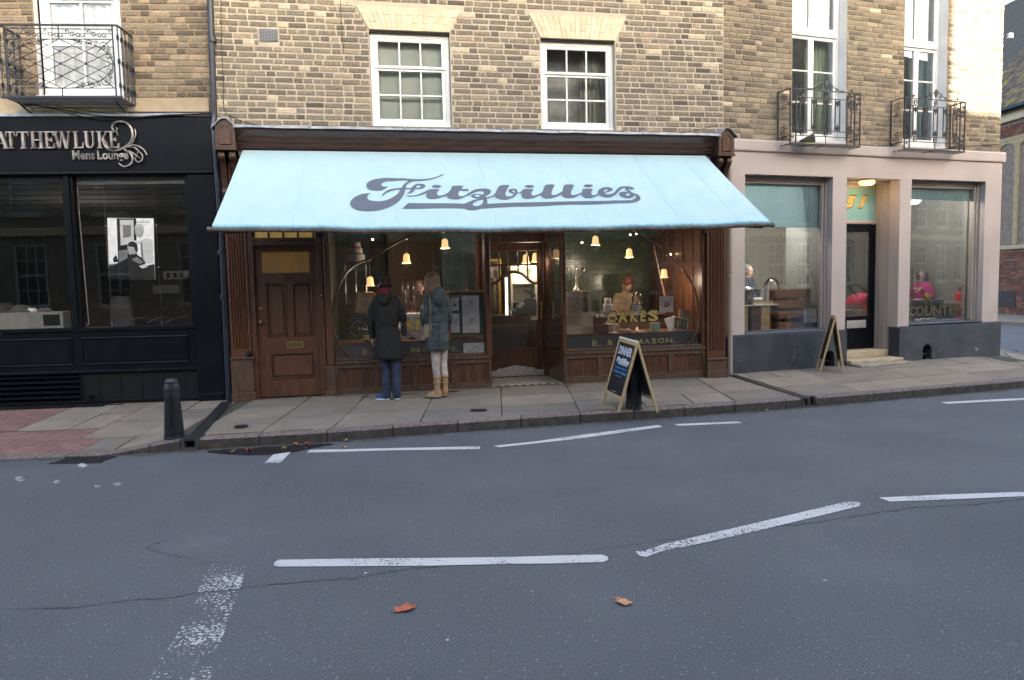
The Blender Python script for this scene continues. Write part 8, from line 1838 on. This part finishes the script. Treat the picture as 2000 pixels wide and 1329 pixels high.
def hand(q, wrist, direc, up, side, m, curl=.5, s=1.0):
    """palm, four fingers, thumb; direc: wrist->fingers, up: back of hand, side: +1/-1 thumb side"""
    d = Vector(direc).normalized(); u = Vector(up); u = (u-d*u.dot(d)).normalized(); r = d.cross(u)*side; w0 = Vector(wrist)
    for k in range(5): c = w0+d*(.018*k+.005)*s; q.sphere(c+r*.0,.019*s, m, 8); q.sphere(c+r*.018*s*min(1, k/2),.016*s, m, 8); q.sphere(c-r*.018*s*min(1, k/2),.016*s, m, 8)
    for i, (off, L_) in enumerate(((.030,.070),(.011,.078),(-.009,.073),(-.028,.058))):
        a = w0+d*.085*s+r*off*s; b_ = a+(d-u*curl*.4).normalized()*L_*.42*s; c = b_+(d-u*curl*1.3).normalized()*L_*.33*s; e = c+(d-u*curl*2.4).normalized()*L_*.25*s
        q.tube([w0+d*.05*s+r*off*.6*s, a, b_, c, e],[.011*s, .0095*s, .009*s, .008*s, .006*s], m, 8); q.sphere(e, .006*s, m, 6)
    a = w0+d*.025*s+r*.022*s; q.tube([a, a+(d*.6+r).normalized()*.032*s, a+(d*.6+r).normalized()*.032*s+(d-u*curl*.6+r*.2).normalized()*.028*s, a+(d*.6+r).normalized()*.034*s+(d-u*curl+r*.1).normalized()*.05*s],[.013*s, .011*s, .0095*s, .007*s], m, 8)
def PM(px, py, z, rot, s=1.0):
    c = ground(px, py, z); return Matrix.Translation(c) @ Matrix.Rotation(R_(rot),4, 'Z') @ Matrix.Scale(s, 4), c
def cloth_mat(name, c, bs=300, r=.85, bump=.25): return mat(name, c, r, tuple(x*.55 for x in c),9, bump=bump, bscale=bs)
# ---- woman in the black parka
M, c = PM(762,780,.154,-3); M = M @ Matrix.Diagonal((.86,.9,.94,1)); P1 = thing('person', c, None, 'person in black parka, maroon scarf, jeans and blue trainers looking in at the window', 'person')
q = MB();
limb(q, [(0,0,.82),(.0,0,.98),(0,0,1.16),(0,0,1.32)],[.12,.10,.12,.10], skin); limb(q, [(0,0,1.30),(-.02,.01,1.44),(-.03,.02,1.50)],[.06,.05,.05], skin)
for s, fx in ((-1,-.045),(1,.105)):
    limb(q, [(s*.08+.02,0,.82),(fx+.0,0,.46),(fx, -.01,.09)],[.075,.052,.036], skin); limb(q, [(fx, -.01,.06),(fx-(.07 if s < 0 else -.01),.03 if s < 0 else .10,.035)],[.035,.028], skin)
limb(q, [(-.17,0,1.30),(-.225,.0,1.06),(-.235,.05,.83)],[.045,.036,.024], skin); limb(q, [(.16,0,1.30),(.205,.04,1.05),(.15,.26,1.12)],[.045,.036,.024], skin)
hand(q, (-.235,.055,.825),(.08,.10,-1),(-1,.2,0),-1, skin, .45,.92); hand(q, (.15,.27,1.12),(-.3,1,.2),(.3,0,1),-1, skin, .9,.92)
head(q, (-.03,.03,1.53),0, skin, 1.0); remesh(q, 'body', P1, M, .008,2, m=skin); face(P1,(-.03,.03,1.53),0, M)
ck = cloth_mat('black_parka_cotton', (.008,.007,.006)); q = MB()
rg = [(.535,.012,.195,.150),(.56,.012,.202,.160),(.62,.010,.196,.155),(.72,.006,.190,.148),(.84,0,.178,.135),(.96,-.002,.165,.122),(1.06,-.002,.172,.125),(1.18,0,.182,.128),(1.28,0,.185,.118),(1.34,-.002,.158,.10),(1.385,-.01,.11,.085),(1.42,-.015,.08,.075)]
loft(q, [((cx, 0, z), rx, ry, .9) for z, cx, rx, ry in rg], ck, 28)
limb(q, [(-.135,0,1.315),(-.20,-.005,1.20),(-.232,.0,1.05),(-.245,.035,.92),(-.24,.05,.845)],[.068,.064,.058,.052,.050], ck); limb(q, [(.135,0,1.315),(.195,.01,1.20),(.215,.04,1.06),(.19,.16,1.08),(.155,.25,1.11)],[.068,.062,.056,.05,.045], ck)
limb(q, [(-.09,-.06,1.385),(-.05,-.12,1.33),(0,-.135,1.30),(.04,-.12,1.33),(.07,-.06,1.385)],[.035,.042,.045,.042,.035], ck)
remesh(q, 'parka', P1, M, .010,3,.010,8, ck, (1,1,.7))
q = MB(); vs = []
loft(q, [((cx, 0, z), rx+.006, ry+.006,.9) for z, cx, rx, ry in ((.545,.012,.196,.152),(.57,.012,.203,.16))], ck, 40, caps=False);
for k in range(1): pass
q.v = [M @ v for v in q.v]; q.build('hem', parent=P1)
q = MB(); q.tube([M @ Vector((.172*math.cos(a),-.125*math.sin(a)-.004,1.0+.004*math.sin(a*5))) for a in [k*math.pi/12 for k in range(13)]],.006, ck, 5); q.build('waist_cord', parent=P1)
mar = cloth_mat('maroon_wool', (.10,.008,.016),160); q = MB()
for k in range(3): q.tube([(-.028+.083*math.cos(a)*(1-.03*k),.01+.078*math.sin(a),1.405+k*.028+.008*math.sin(a*2+k)) for a in [j*math.pi/10 for j in range(20)]],.024, mar, 8, closed=True)
remesh(q, 'scarf', P1, M, .008,2,.004,18, mar)
hr = mat('dark_curly_hair', (.028,.012,.007),.55,(.012,.006,.004),60, bump=.6, bscale=120); q = MB(); rr = random.Random(3)
q.sphere((-.03,.0,1.55),.098, hr, 16, sy=1.0, sz=.95)
for k in range(95):
    a, b_ = rr.uniform(0,6.28), rr.uniform(-.65,1.5); rd = .098+rr.uniform(0,.016); x, y, z = rd*math.cos(b_)*math.cos(a), rd*math.cos(b_)*math.sin(a), rd*math.sin(b_)
    if y > .05 and z < .03: continue
    q.sphere((-.03+x*1.04,.0+y, 1.555+z*.92), rr.uniform(.014,.026), hr, 8)
remesh(q, 'hair', P1, M, .006,1,.008,26, hr)
q = MB(); sv = hue('silver_clip', (.7,.7,.72),.3, metal=.3); q.tube([M @ Vector(p) for p in ((-.118,-.062,1.49),(-.085,-.098,1.515),(-.045,-.118,1.54))],.0045, sv, 5); q.tube([M @ Vector(p) for p in ((-.118,-.058,1.50),(-.09,-.094,1.50))],.004, sv, 5); q.build('hair_clip', parent=P1)
jn = mat('blue_denim', (.028,.048,.095),.85,(.012,.02,.045),7, bump=.3, bscale=260); q = MB()
for s, fx in ((-1,-.045),(1,.105)): limb(q, [(s*.075+.025,0,.74),(fx+s*.01+.0,-.004,.60),(fx+.002,.004,.45),(fx+.004,-.006,.28),(fx, -.012,.12),(fx-.002,-.008,.055)],[.085,.078,.066,.060,.060,.064], jn)
limb(q, [(-.05,0,.80),(.08,0,.80)],[.11,.11], jn); remesh(q, 'jeans', P1, M, .008,2,.005,16, jn, (1,1,1.6))
blu = cloth_mat('blue_canvas', (.03,.09,.26),200); sol = hue('white_rubber', (.66,.66,.64),.6)
def shoe(parent, a, b_, m, ms, w=.042, hgt=.085, name='shoe', solh=.022):
    """shoe from heel a to toe b on the ground"""
    a, b_ = Vector(a), Vector(b_); d = (b_-a); L_ = d.length; d.normalize(); r = Vector((-d.y, d.x, 0)); N = 12
    def ring(h0, fh, fw):
        vs = []
        for i in range(N+1):
            t = i/N; ww = w*fw*(.72+.5*math.sin(math.pi*min(1, t*1.05))**.8*(.55+.45*t))*(1 if .03 < t < .98 else .62); h = fh(t)
            for k in range(9): an = math.pi*k/8; vs.append(a+d*(L_*t)+r*ww*math.cos(an)+Vector((0,0, h0+h*math.sin(an)**.6)))
        return vs, [(i*9+k, i*9+k+1,(i+1)*9+k+1,(i+1)*9+k) for i in range(N) for k in range(8)]+[tuple(range(9)), tuple(range(N*9, N*9+9))[::-1]]+[(i*9,(i+1)*9,(i+1)*9+8, i*9+8) for i in range(N)]
    vs, fs = ring(solh*.6, lambda t: hgt*(1-.05*t) if t < .42 else hgt*(1-.05*t)*(1-.62*((t-.42)/.58)**.9),1.0); q = MB(); q.add([M @ v for v in vs], fs, m, True); o = q.build(name, parent=parent)
    vs, fs = ring(0, lambda t: solh, 1.10); q = MB(); q.add([M @ v for v in vs], fs, ms, True); q.build('sole', parent=o)
    return o
def laces(o, a, b_):
    q = MB(); a, b_ = Vector(a), Vector(b_); d = (b_-a); L_ = d.length; d.normalize(); r = Vector((-d.y, d.x, 0))
    for k in range(4): p = a+d*L_*(.48+k*.09)+Vector((0,0,.085-k*.014)); q.tube([M @ (p-r*.02), M @ (p+Vector((0,0,.006))), M @ (p+r*.02)],.003, sol, 4)
    q.build('laces', parent=o)
a, b_ = (-.0,-.02,.0),(-.215,.035,.0); laces(shoe(P1, a, b_, blu, sol), a, b_)
a, b_ = (.125,-.05,.0),(.05,.15,.0); laces(shoe(P1, a, b_, blu, sol), a, b_)
bgm = hue('black_leather', (.015,.014,.014),.4); q = MB(); k_ = MB(); k_.box(.185,.255,.03,.16,.83,.99, bgm, .025); q.v = [M @ v for v in k_.v]; q.f = k_.f; q.m = k_.m; q.ms = k_.ms; q.sm = k_.sm; BGo = q.build('handbag', F=None, label='black shoulder bag hanging from the right arm of the person in the black parka', cat='bag')
q = MB(); q.tube([M @ Vector(p) for p in catmull([(.21,.05,.99),(.20,.01,1.08),(.19,.02,1.13),(.22,.10,1.08),(.23,.14,.99)],4)],.006, bgm, 5)
for k in range(5): q.tube([M @ Vector((.205+.006*math.cos(t),-.005,1.0+k*.02+.01*math.sin(t))) for t in (0,1.05,2.1,3.14,4.2,5.2)],.002, hue('dark_chain', (.1,.09,.08),.3, metal=.8),4, closed=True)
q.build('strap', parent=BGo)
# ---- woman in the grey-green coat
M, c = PM(857,776,.155,8); M = M @ Matrix.Diagonal((.80,.88,.957,1)); P2 = thing('person', c, None, 'fair-haired person in hooded grey-green coat, cream trousers and tan boots at the window', 'person')
q = MB()
limb(q, [(0,0,.84),(.0,0,1.0),(0,0,1.16),(0,0,1.30)],[.12,.10,.12,.10], skin); limb(q, [(0,0,1.28),(-.03,.02,1.42),(-.04,.035,1.47)],[.06,.05,.05], skin)
for s, fx, fy in ((-1,-.02,-.03),(1,.10,.04)):
    limb(q, [(s*.075+.01,0,.84),(fx-.01, fy+.02,.47),(fx, fy, .10)],[.075,.05,.036], skin)
    limb(q, [(fx, fy, .06),(fx-.10, fy+.07,.035)],[.034,.028], skin)
limb(q, [(-.16,0,1.28),(-.19,-.03,1.04),(-.15,.10,.94)],[.045,.036,.024], skin); limb(q, [(.16,0,1.28),(.19,.03,1.04),(.16,.12,.90)],[.045,.036,.024], skin)
hand(q, (-.148,.105,.935),(.1,.7,-.5),(-1,.2,0),-1, skin, .6,.9); hand(q, (.16,.125,.895),(0,.4,-1),(1,.2,0),1, skin, .5,.9)
head(q, (-.045,.045,1.52),.5, skin, 1.0); remesh(q, 'body', P2, M, .008,2, m=skin); face(P2,(-.045,.045,1.52),.5, M)
cg = cloth_mat('grey_green_cotton', (.048,.062,.066)); q = MB()
rg = [(.625,.0,.178,.150),(.66,.0,.186,.155),(.74,.0,.186,.152),(.84,0,.182,.146),(.96,.0,.172,.134),(1.08,.0,.168,.126),(1.2,0,.174,.124),(1.28,0,.170,.112),(1.34,-.01,.142,.098),(1.385,-.02,.10,.085)]
loft(q, [((cx, 0, z), rx, ry, .9) for z, cx, rx, ry in rg], cg, 28)
limb(q, [(-.125,0,1.30),(-.178,-.015,1.19),(-.20,-.03,1.06),(-.19,.02,.97),(-.155,.09,.935)],[.066,.062,.058,.052,.048], cg); limb(q, [(.125,0,1.30),(.178,.01,1.19),(.20,.03,1.05),(.19,.08,.96),(.165,.115,.92)],[.066,.062,.056,.05,.046], cg)
# hood lying on the back
loft(q, [((.03,-.055,1.40),.085,.05),((.035,-.10,1.37),.115,.06),((.04,-.125,1.31),.11,.058),((.045,-.13,1.24),.08,.045),((.045,-.12,1.19),.035,.025)], cg, 20)
limb(q, [(-.09,-.02,1.395),(-.03,-.07,1.41),(.06,-.08,1.41),(.10,-.02,1.39)],[.034,.036,.036,.034], cg)
remesh(q, 'coat', P2, M, .010,2,.010,9, cg, (1,1,1.7))
q = MB(); q.tube([M @ Vector(p) for p in catmull([(.045,-.185,1.30),(.045,-.165,1.18),(.03,-.145,1.0),(.03,-.16,.8),(.03,-.165,.64)],4)],.003, hue('seam_dark', (.025,.032,.035),.8),4)
q.tube([M @ Vector((.176*math.cos(a),-.14*math.sin(a),1.0)) for a in [.2+k*.23 for k in range(13)]],.004, hue('seam_dark', (0,0,0)),4); q.tube([M @ Vector((.187*math.cos(a),-.158*math.sin(a),.70)) for a in [.2+k*.23 for k in range(13)]],.003, hue('seam_dark', (0,0,0)),4); q.build('seams', parent=P2)
q = MB(); pc = hue('tan_badge', (.30,.21,.14),.7)
for a, b_ in (((-.235,-.055,1.17),(-.215,-.066,1.215)),((-.215,-.066,1.215),(-.20,-.075,1.17)),((-.228,-.064,1.19),(-.205,-.074,1.19))): q.tube([M @ Vector(a), M @ Vector(b_)],.005, pc, 4)
q.build('sleeve_badge', parent=P2); q = MB(); q.sphere(M @ Vector((-.13,-.135,.765)),.007, hue('red_tag', (.4,.03,.03),.6),6); q.build('red_tag', parent=P2)
hb = mat('ash_brown_hair', (.17,.10,.055),.5,(.075,.043,.025),40, bump=.8, bscale=90, stretch=(3,3,.5)); q = MB(); rr = random.Random(6)
q.sphere((-.045,.015,1.54),.104, hb, 18, sz=1.0)
for k in range(46):
    a = math.pi*(.98+1.06*k/45) if True else 0; x, y = .092*math.cos(a),.088*math.sin(a)
    L_ = rr.uniform(.20,.27); x0, y0 = -.045+x, .015+y; sp = rr.uniform(.9,1.25)
    q.tube(catmull([(-.045+x*.5,.015+y*.5,1.625),(x0, y0,1.57),(-.045+x*1.08,.015+y*1.08,1.49),(-.045+x*sp+rr.uniform(-.015,.02),.0+y*1.15,1.62-L_)],4),[.02]*8+[.018,.017,.014,.010,.004], hb, 6)
remesh(q, 'hair', P2, M, .0065,1,.007,22, hb, (1,1,.35))
cr = cloth_mat('cream_denim', (.52,.44,.40),220); q = MB()
for s, fx, fy in ((-1,-.02,-.03),(1,.10,.04)): limb(q, [(s*.072+.005,0,.76),(fx-.012, fy*.5,.62),(fx-.012, fy+.014,.47),(fx-.004, fy, .34),(fx, fy, .24)],[.088,.078,.064,.060,.054], cr)
limb(q, [(-.05,0,.80),(.06,0,.80)],[.11,.11], cr); remesh(q, 'trousers', P2, M, .008,2,.0055,17, cr, (1,1,2.2))
bt = mat('tan_suede', (.36,.235,.12),.8,(.27,.17,.085),12, bump=.3, bscale=90); ds_ = hue('dark_boot_sole', (.03,.025,.02),.7)
for fx, fy, a, b_ in ((-.02,-.03,(.035,-.055,0),(-.205,.045,0)),(.10,.04,(.125,.02,0),(-.04,.12,0))):
    o = shoe(P2, a, b_, bt, ds_, .046,.095, 'boot', .02)
    q = MB(); limb(q, [(fx-.0, fy-.002,.07),(fx-.002, fy, .15),(fx-.0, fy, .22),(fx, fy, .265)],[.052,.050,.056,.062], bt); q.tube([(fx+.063*math.cos(t), fy+.063*math.sin(t),.27) for t in [k*.5236 for k in range(12)]],.009, bt, 6, closed=True); remesh(q, 'boot_shaft', P2, M, .008,1,.0055,20, bt, (1,1,2))
    q = MB(); q.tube([M @ Vector((fx+.057*math.cos(t), fy+.057*math.sin(t),.20+.01*math.sin(t))) for t in [k*.5236 for k in range(12)]],.007, bt, 6, closed=True); q.build('strap', parent=P2)
olv = cloth_mat('olive_suede', (.17,.15,.10),150); q = MB(); loft(q, [((-.155,-.10, z), rx, .04,.8) for z, rx in ((.80,.035),(.815,.062),(.86,.07),(.91,.062),(.955,.05),(.97,.025))], olv, 18); q.v = [M @ v for v in q.v]; SBo = q.build('handbag', label='small olive shoulder bag on the hip of the fair-haired person', cat='bag')
q = MB(); q.tube([M @ Vector(p) for p in catmull([(-.115,-.135,.93),(-.105,-.15,1.05),(-.09,-.15,1.18),(-.10,-.12,1.29),(-.085,-.06,1.37)],4)],.007, olv, 5, flat=.5); q.tube([M @ Vector(p) for p in ((-.10,-.14,.87),(-.095,-.145,.95),(-.105,-.15,1.0))],.011, olv, 5); q.sphere(M @ Vector((-.095,-.155,1.2)),.008, brass, 6); q.build('strap', parent=SBo)
# ---- people inside, dim behind the glass
def bust(F, px, py, d, lab, top, hairc, yaw, zf, s=1.0, arms='down', apron=None, long_=False, lean=0.0):
    """person whose head centre is at the measured point"""
    u, z = F.at(px, py, d); Mw = F.m @ Matrix.Translation((u, d, z-1.52*s)) @ Matrix.Rotation(yaw, 4, 'Z') @ Matrix.Scale(s, 4)
    t = thing('person', (u, d, max(zf, z-1.52*s)), F, lab, 'person'); inv = None
    class Par: pass
    def fin(q, name, m, vox=.012, amp=0, fr=9, sm=2):
        o = remesh(q, name, None, Mw, vox, sm, amp, fr, m); o.parent = t; o.matrix_parent_inverse = Matrix.Identity(4)
        o.matrix_world = Matrix.Translation(OFF[o.name]); mi = t.matrix_world.inverted() if True else None
        bw = Matrix.Translation(OFF[o.name]); o.matrix_basis = (F.m @ Matrix.Translation(OFF[t.name])).inverted() @ bw; return o
    q = MB(); limb(q, [(0,0,.85),(0,0,1.0),(0,0,1.16),(0,0,1.32)],[.12,.10,.13,.10], skin); limb(q, [(0,0,1.3),(0,.01,1.42),(0,.0,1.48)],[.06,.05,.05], skin)
    for sx_ in (-1,1):
        limb(q, [(sx_*.08,0,.86),(sx_*.09,.0 if zf < .5 else .3,.50),(sx_*.09,0 if zf < .5 else .35,.12)],[.08,.055,.04], skin)
        el = (sx_*.24,.06,1.08); hn = {'down': (sx_*.22,.12,.85), 'work': (sx_*.10,.30,1.0), 'chin': (sx_*.06,.20,1.30)}[arms]
        limb(q, [(sx_*.17,0,1.31), el, hn],[.045,.036,.024], skin); hand(q, hn, (0,.8,-.3),(0,0,1),-sx_, skin, .5,.9)
    head(q, (0, lean, 1.52),0, skin); fin(q, 'body', skin, .012); fo = face_for(t, (0, lean, 1.52), Mw, F)
    q = MB(); loft(q, [((0,0, z_), rx, ry, .9) for z_, rx, ry in ((.8,.17,.13),(.95,.165,.12),(1.1,.175,.125),(1.25,.19,.125),(1.34,.15,.10),(1.40,.07,.07))], top, 22)
    for sx_ in (-1,1):
        el = (sx_*.24,.06,1.08); hn = {'down': (sx_*.22,.12,.88), 'work': (sx_*.12,.26,1.01), 'chin': (sx_*.08,.17,1.26)}[arms]; limb(q, [(sx_*.14,0,1.32), el, hn],[.066,.056,.042], top)
    fin(q, 'top', top, .014,.006,9)
    q = MB(); q.sphere((0,-.025+lean*1.8,1.555+lean*.3),.097, hairc, 14)
    if long_:
        for k in range(9): a = math.pi*(1+k/8); q.tube([(.085*math.cos(a),-.01+.08*math.sin(a),1.57),(.09*math.cos(a),-.02+.09*math.sin(a),1.48),(.085*math.cos(a),-.02+.1*math.sin(a),1.40)],[.03,.03,.02], hairc, 6)
    fin(q, 'hair', hairc, .010,.007,20,1)
    if apron: q = MB(); loft(q, [((0,.012, z_), rx, ry, .9) for z_, rx, ry in ((.78,.176,.136),(.95,.172,.127),(1.12,.178,.13),(1.22,.10,.14))], apron, 20); fin(q, 'apron', apron, .014)
    q = MB(); tr2 = hue('dark_trousers', (.03,.03,.035),.8)
    for sx_ in (-1,1): limb(q, [(sx_*.08,0,.88),(sx_*.09,.0 if zf < .5 else .3,.52),(sx_*.09,0 if zf < .5 else .35,.14)],[.10,.07,.055], tr2)
    fin(q, 'trousers', tr2,.014); return t
hd1 = hue('dark_hair', (.03,.018,.012),.5); hd2 = hue('auburn_hair', (.12,.05,.025),.5); hg = hue('grey_hair', (.16,.16,.16),.6)
bust(FB, 1221,556,1.55, 'person in a beige shirt working behind the counter in the right display window', cloth_mat('beige_shirt', (.26,.20,.14),150), hd2, math.pi+.2,.17,1.0, 'work', lean=.06)
bust(FB, 820,562,2.1, 'auburn-haired person in a rust top inside the cafe beyond the clothed table', cloth_mat('rust_jumper', (.13,.045,.025),150), hd2, math.pi-.5,.17,.95, 'work', long_=True)
bust(FC, 1461,530,2.3, 'grey-haired person in a navy top behind the coffee urn', cloth_mat('navy_jumper', (.03,.035,.06),150), hg, math.pi+.4,.33,.95, 'work')
bust(FC, 1801,541,1.15, 'person in a bright pink cardigan sitting in the COUNTER window', cloth_mat('fuchsia_knit', (.46,.02,.19),120), hd1, math.pi*.62,.33,.88, 'chin', long_=True)
bust(FC, 1783,523,2.0, 'person in a blue patterned top standing behind the one in pink', cloth_mat('blue_print_cotton', (.12,.16,.27),120), hd1, math.pi+.3,.33,.9, 'down')
# ================================================================== A-BOARDS
pinew = mat('varnished_pine', (.52,.36,.19),.5,(.42,.28,.14),6, stretch=(2,2,14), bump=.05); cbm = mat('chalkboard', (.012,.012,.015),.55,(.008,.008,.010),5)
chalk = mat('white_chalk_paint', (.62,.64,.72),.8,(.5,.52,.6),70, contrast=(.3,.5)); chb = mat('blue_chalk_paint', (.06,.22,.52),.8,(.04,.16,.4),70, contrast=(.3,.5)); chg = mat('faint_chalk', (.05,.05,.055),.9)
def aboard(ridge0, ridge1, f0, f1, b0, b1, lab, h, text=True, w=.035):
    """ridge0/1: top ends (world); f0,f1 front leg feet; b0,b1 back leg feet"""
    t = thing('chalkboard_stand', (f0+f1+b0+b1)/4, None, lab, 'sign')
    for (p0, p1, tx) in ((f0, f1, text),(b0, b1, False)):
        r0, r1 = ridge0.copy(), ridge1.copy(); xa = (r1-r0).normalized(); dn = ((p0+p1)/2-(r0+r1)/2).normalized(); nn = xa.cross(dn).normalized()
        if nn.y > 0 and tx: nn = -nn
        W_ = (r1-r0).length; H = ((p0+p1)/2-(r0+r1)/2).length; up = -dn; org = (r0+r1)/2+dn*H
        if not tx and nn.dot((p0+p1)/2-(f0+f1)/2) < 0 and p0 is not f0: nn = -nn
        M = Matrix((( xa.x, nn.x, up.x, org.x),(xa.y, nn.y, up.y, org.y),(xa.z, nn.z, up.z, org.z),(0,0,0,1)))
        fr = part('board_frame', org, t); hw = W_/2
        for s in (-1,1): q = MB(); q.box(s*hw-(w if s > 0 else 0), s*hw+(w if s < 0 else 0),-.012,.012,0, H, pinew, .003, M); q.build('leg', parent=fr)
        for z0 in (.14, H-w*1.1): q = MB(); q.box(-hw+w, hw-w, -.010,.010, z0, z0+w*1.05, pinew, .003, M); q.build('rail', parent=fr)
        q = MB(); q.box(-hw+w, hw-w, -.004,.004,.14+w, H-w*1.1, cbm, 0, M); q.build('panel', parent=fr)
        if tx:
            Mi = M @ Matrix.Translation((0,.0055,0)) @ Matrix.Diagonal((-1 if nn.dot(Vector((0,-1,0))) < -9 else 1,1,1,1)); iw = W_-2*w; z1 = H-w*1.1; z0 = .14+w; hh_ = z1-z0
            # text lies in the x,z plane of M with its face along nn
            def tx_(s_, zc, h_, wd, m, **k):
                q = MB(); vs, fs = text_geo(s_, h_, wd, depth=.001, **k); q.add([M @ Vector((v.x-wd/2,.0052-v.y, z0+zc*hh_+v.z)) for v in vs], fs, m); q.build('lettering', parent=fr)
            tx_('DINNER', .765, hh_*.165, iw*.80, chalk, bold=.03); tx_('at', .68, hh_*.035, iw*.12, chalk, bold=.03); tx_('Fitzbillies', .60, hh_*.115, iw*.80, chalk, bold=.04, italic=.25)
            q = MB(); q.box(-iw*.25, iw*.34,.0050,.0062, z0+hh_*.575, z0+hh_*.59, chalk, 0, M); q.build('lettering', parent=fr)
            tx_('THURSDAY, FRIDAY &', .475, hh_*.055, iw*.80, chb, bold=.03); tx_('SATURDAY EVENINGS', .395, hh_*.055, iw*.80, chb, bold=.03)
            q = MB(); q.box(-iw*.2, iw*.15,.0050,.0062, z0+hh_*.345, z0+hh_*.35, chalk, 0, M); q.build('lettering', parent=fr)
            tx_('see inside', .25, hh_*.05, iw*.6, chg); tx_('for more details', .15, hh_*.05, iw*.75, chg)
            q = MB(); q.box(-iw*.2, iw*.1,.0050,.0062, z0+hh_*.04, z0+hh_*.046, chalk, 0, M); q.build('lettering', parent=fr)
    q = MB(); d = (ridge1-ridge0).normalized(); q.tube([ridge0-d*.0+Vector((0,0,.008)), ridge1+Vector((0,0,.008))],.012, hue('pale_hinge', (.66,.62,.55),.6),6); q.build('hinge', parent=t)
    return t
G_ = lambda x, y, z=.115: ground(x, y, z)
f0, f1, b1, b0 = G_(1176,790), G_(1209,806), G_(1284,804), G_(1248,790)
def above(p, px, py):     # point over p's depth seen at px, py
    v = ray(px, py); t = p.y/v.y; return Vector((v.x*t, p.y, CAM_Z+v.z*t))
m0, m1 = (f0+b0)/2,(f1+b1)/2
r0, r1 = above(m0,1211,660.5), above(m1,1246.5,671)
aboard(r0, r1, f0, f1, b0, b1, 'chalkboard stand by the kerb, painted DINNER in white and blue, straddling a bollard', 0)
m2 = G_(1648,728,.15); bk2 = G_(1602,727,.15)
fa, fb_ = m2.copy(), m2+Vector((.10,.50,0))*0+Vector((.34*math.sin(R_(-13))*-1,.34,0)); ba, bb_ = bk2.copy(), bk2+(fb_-fa)
r0 = above((fa+ba)/2,1632.5,618.5); r1 = r0+(fb_-fa)
aboard(r0, r1, fa, fb_, ba, bb_, 'second wooden chalkboard stand, seen edge on in front of the door numbered 51', 0, text=False)
# ================================================================== GRIME AND WEAR
rw = random.Random(12)
gum = mat('chewing_gum', (.10,.095,.09),.8); gum2 = mat('pale_gum', (.34,.32,.30),.8)
q = MB()
for k in range(150):
    x = rw.uniform(-4.2,8.2); p = pav(x, rw.uniform(.04,.93),.0035); r = rw.uniform(.007,.017)
    q.add([p+Vector((r*math.cos(a)*rw.uniform(.8,1.2), r*math.sin(a),0)) for a in (0,.9,1.8,2.7,3.6,4.5,5.4)],[tuple(range(7))], rw.choice((gum, gum, gum2)))
q.build('chewing_gum', kind='stuff', label='trodden gum spots on the paving slabs')
dirt = mat('sandy_dirt', (.24,.19,.125),.95,(.12,.10,.06),20, bump=.5); gut = mat('gutter_dirt', (.045,.043,.040),.95,(.075,.07,.06),9, bump=.5)
def strip(P, w0, w1, m, name, lab, sc=5.0, dz=.0):
    """ragged band of dirt along a line of points, widening towards -n"""
    vs = []
    for i, (p, nn) in enumerate(P):
        wd = w0+(w1-w0)*max(0, min(1,.5+1.1*noise.noise(Vector((p.x*sc, p.y*sc, 2)))+.5*noise.noise(Vector((p.x*sc*4, p.y, 7))))); vs += [p+Vector((0,0, dz)), p+nn*wd+Vector((0,0, dz*.6))]
    q = MB(); q.add(vs, [(2*i, 2*i+1,2*i+3,2*i+2) for i in range(len(P)-1)], m); q.build(name, kind='stuff', label=lab)
P = []
for i in range(420):
    x = -6.5+14.7*i/419; a = pav(x, .985,.004); b_ = pav(x, .9,.004); P.append((a, (b_-a).normalized()))
strip(P, .01,.075, dirt, 'wall_foot_dirt', 'sandy dirt and moss gathered along the foot of the shopfronts')
P = []
for i in range(500):
    x = -6.5+15*i/499; P.append((Vector((x, kerb_y(x)-.004,.0018)), Vector((0,-1,0))))
strip(P, .02,.13, gut, 'gutter_dirt', 'dark dirt in the gutter along the kerb', 4)
litter = [mat('litter_%d' % i, c, .8) for i, c in enumerate([(.5,.48,.42),(.35,.22,.10),(.28,.26,.24)])]
q = MB()
for k in range(170):
    x = rw.uniform(-5,8); y = kerb_y(x)-abs(rw.gauss(0,.12))-.01; r = rw.uniform(.004,.012); a0 = rw.uniform(0,6)
    q.add([Vector((x+r*math.cos(a0+a), y+r*math.sin(a0+a),.005+rw.uniform(0,.004))) for a in (0,2,4)],[(0,1,2)], rw.choice(litter))
for k in range(130):
    x = rw.uniform(-4.5,8.2); p = pav(x, rw.betavariate(5,.8),.006); r = rw.uniform(.004,.010); a0 = rw.uniform(0,6)
    q.add([p+Vector((r*math.cos(a0+a), r*math.sin(a0+a), rw.uniform(0,.003))) for a in (0,2,4)],[(0,1,2)], rw.choice(litter))
q.build('street_litter', kind='stuff', label='tiny scraps of leaf and paper along the gutter and wall foot')
# chips in the paint of the plinth and of the black shopfront
chip = mat('bare_chip', (.34,.31,.27),.9)
def chips(B_, pts, y, m, name='paint_chips'):
    q = MB()
    for x, z, r in pts: q.prism([(x+r*math.cos(a)*rw.uniform(.5,1), z+r*math.sin(a)*rw.uniform(.5,1.2)) for a in (0,1.2,2.4,3.6,4.8)][::-1], y-.0012, y, m)
    q.build(name, parent=B_, kind='stuff')
chips(pl, [(1.12+rw.gauss(0,.02), rw.uniform(.22,.6), rw.uniform(.003,.010)) for k in range(16)]+[(rw.uniform(.1,5.3),.16+abs(rw.gauss(0,.12)), rw.uniform(.003,.009)) for k in range(60) ]+[(4.9,.27,.03),(4.86,.30,.015),(4.97,.26,.014),(1.25,.5,.012),(1.45,.38,.012)],-.075, chip)
chips(ris, [(rw.uniform(-3,-.4), rw.choice((.57,.585,1.08,.19))+rw.uniform(-.012,.012), rw.uniform(.002,.006)) for k in range(50)],-.052, mat('grey_chip', (.16,.16,.17),.8))
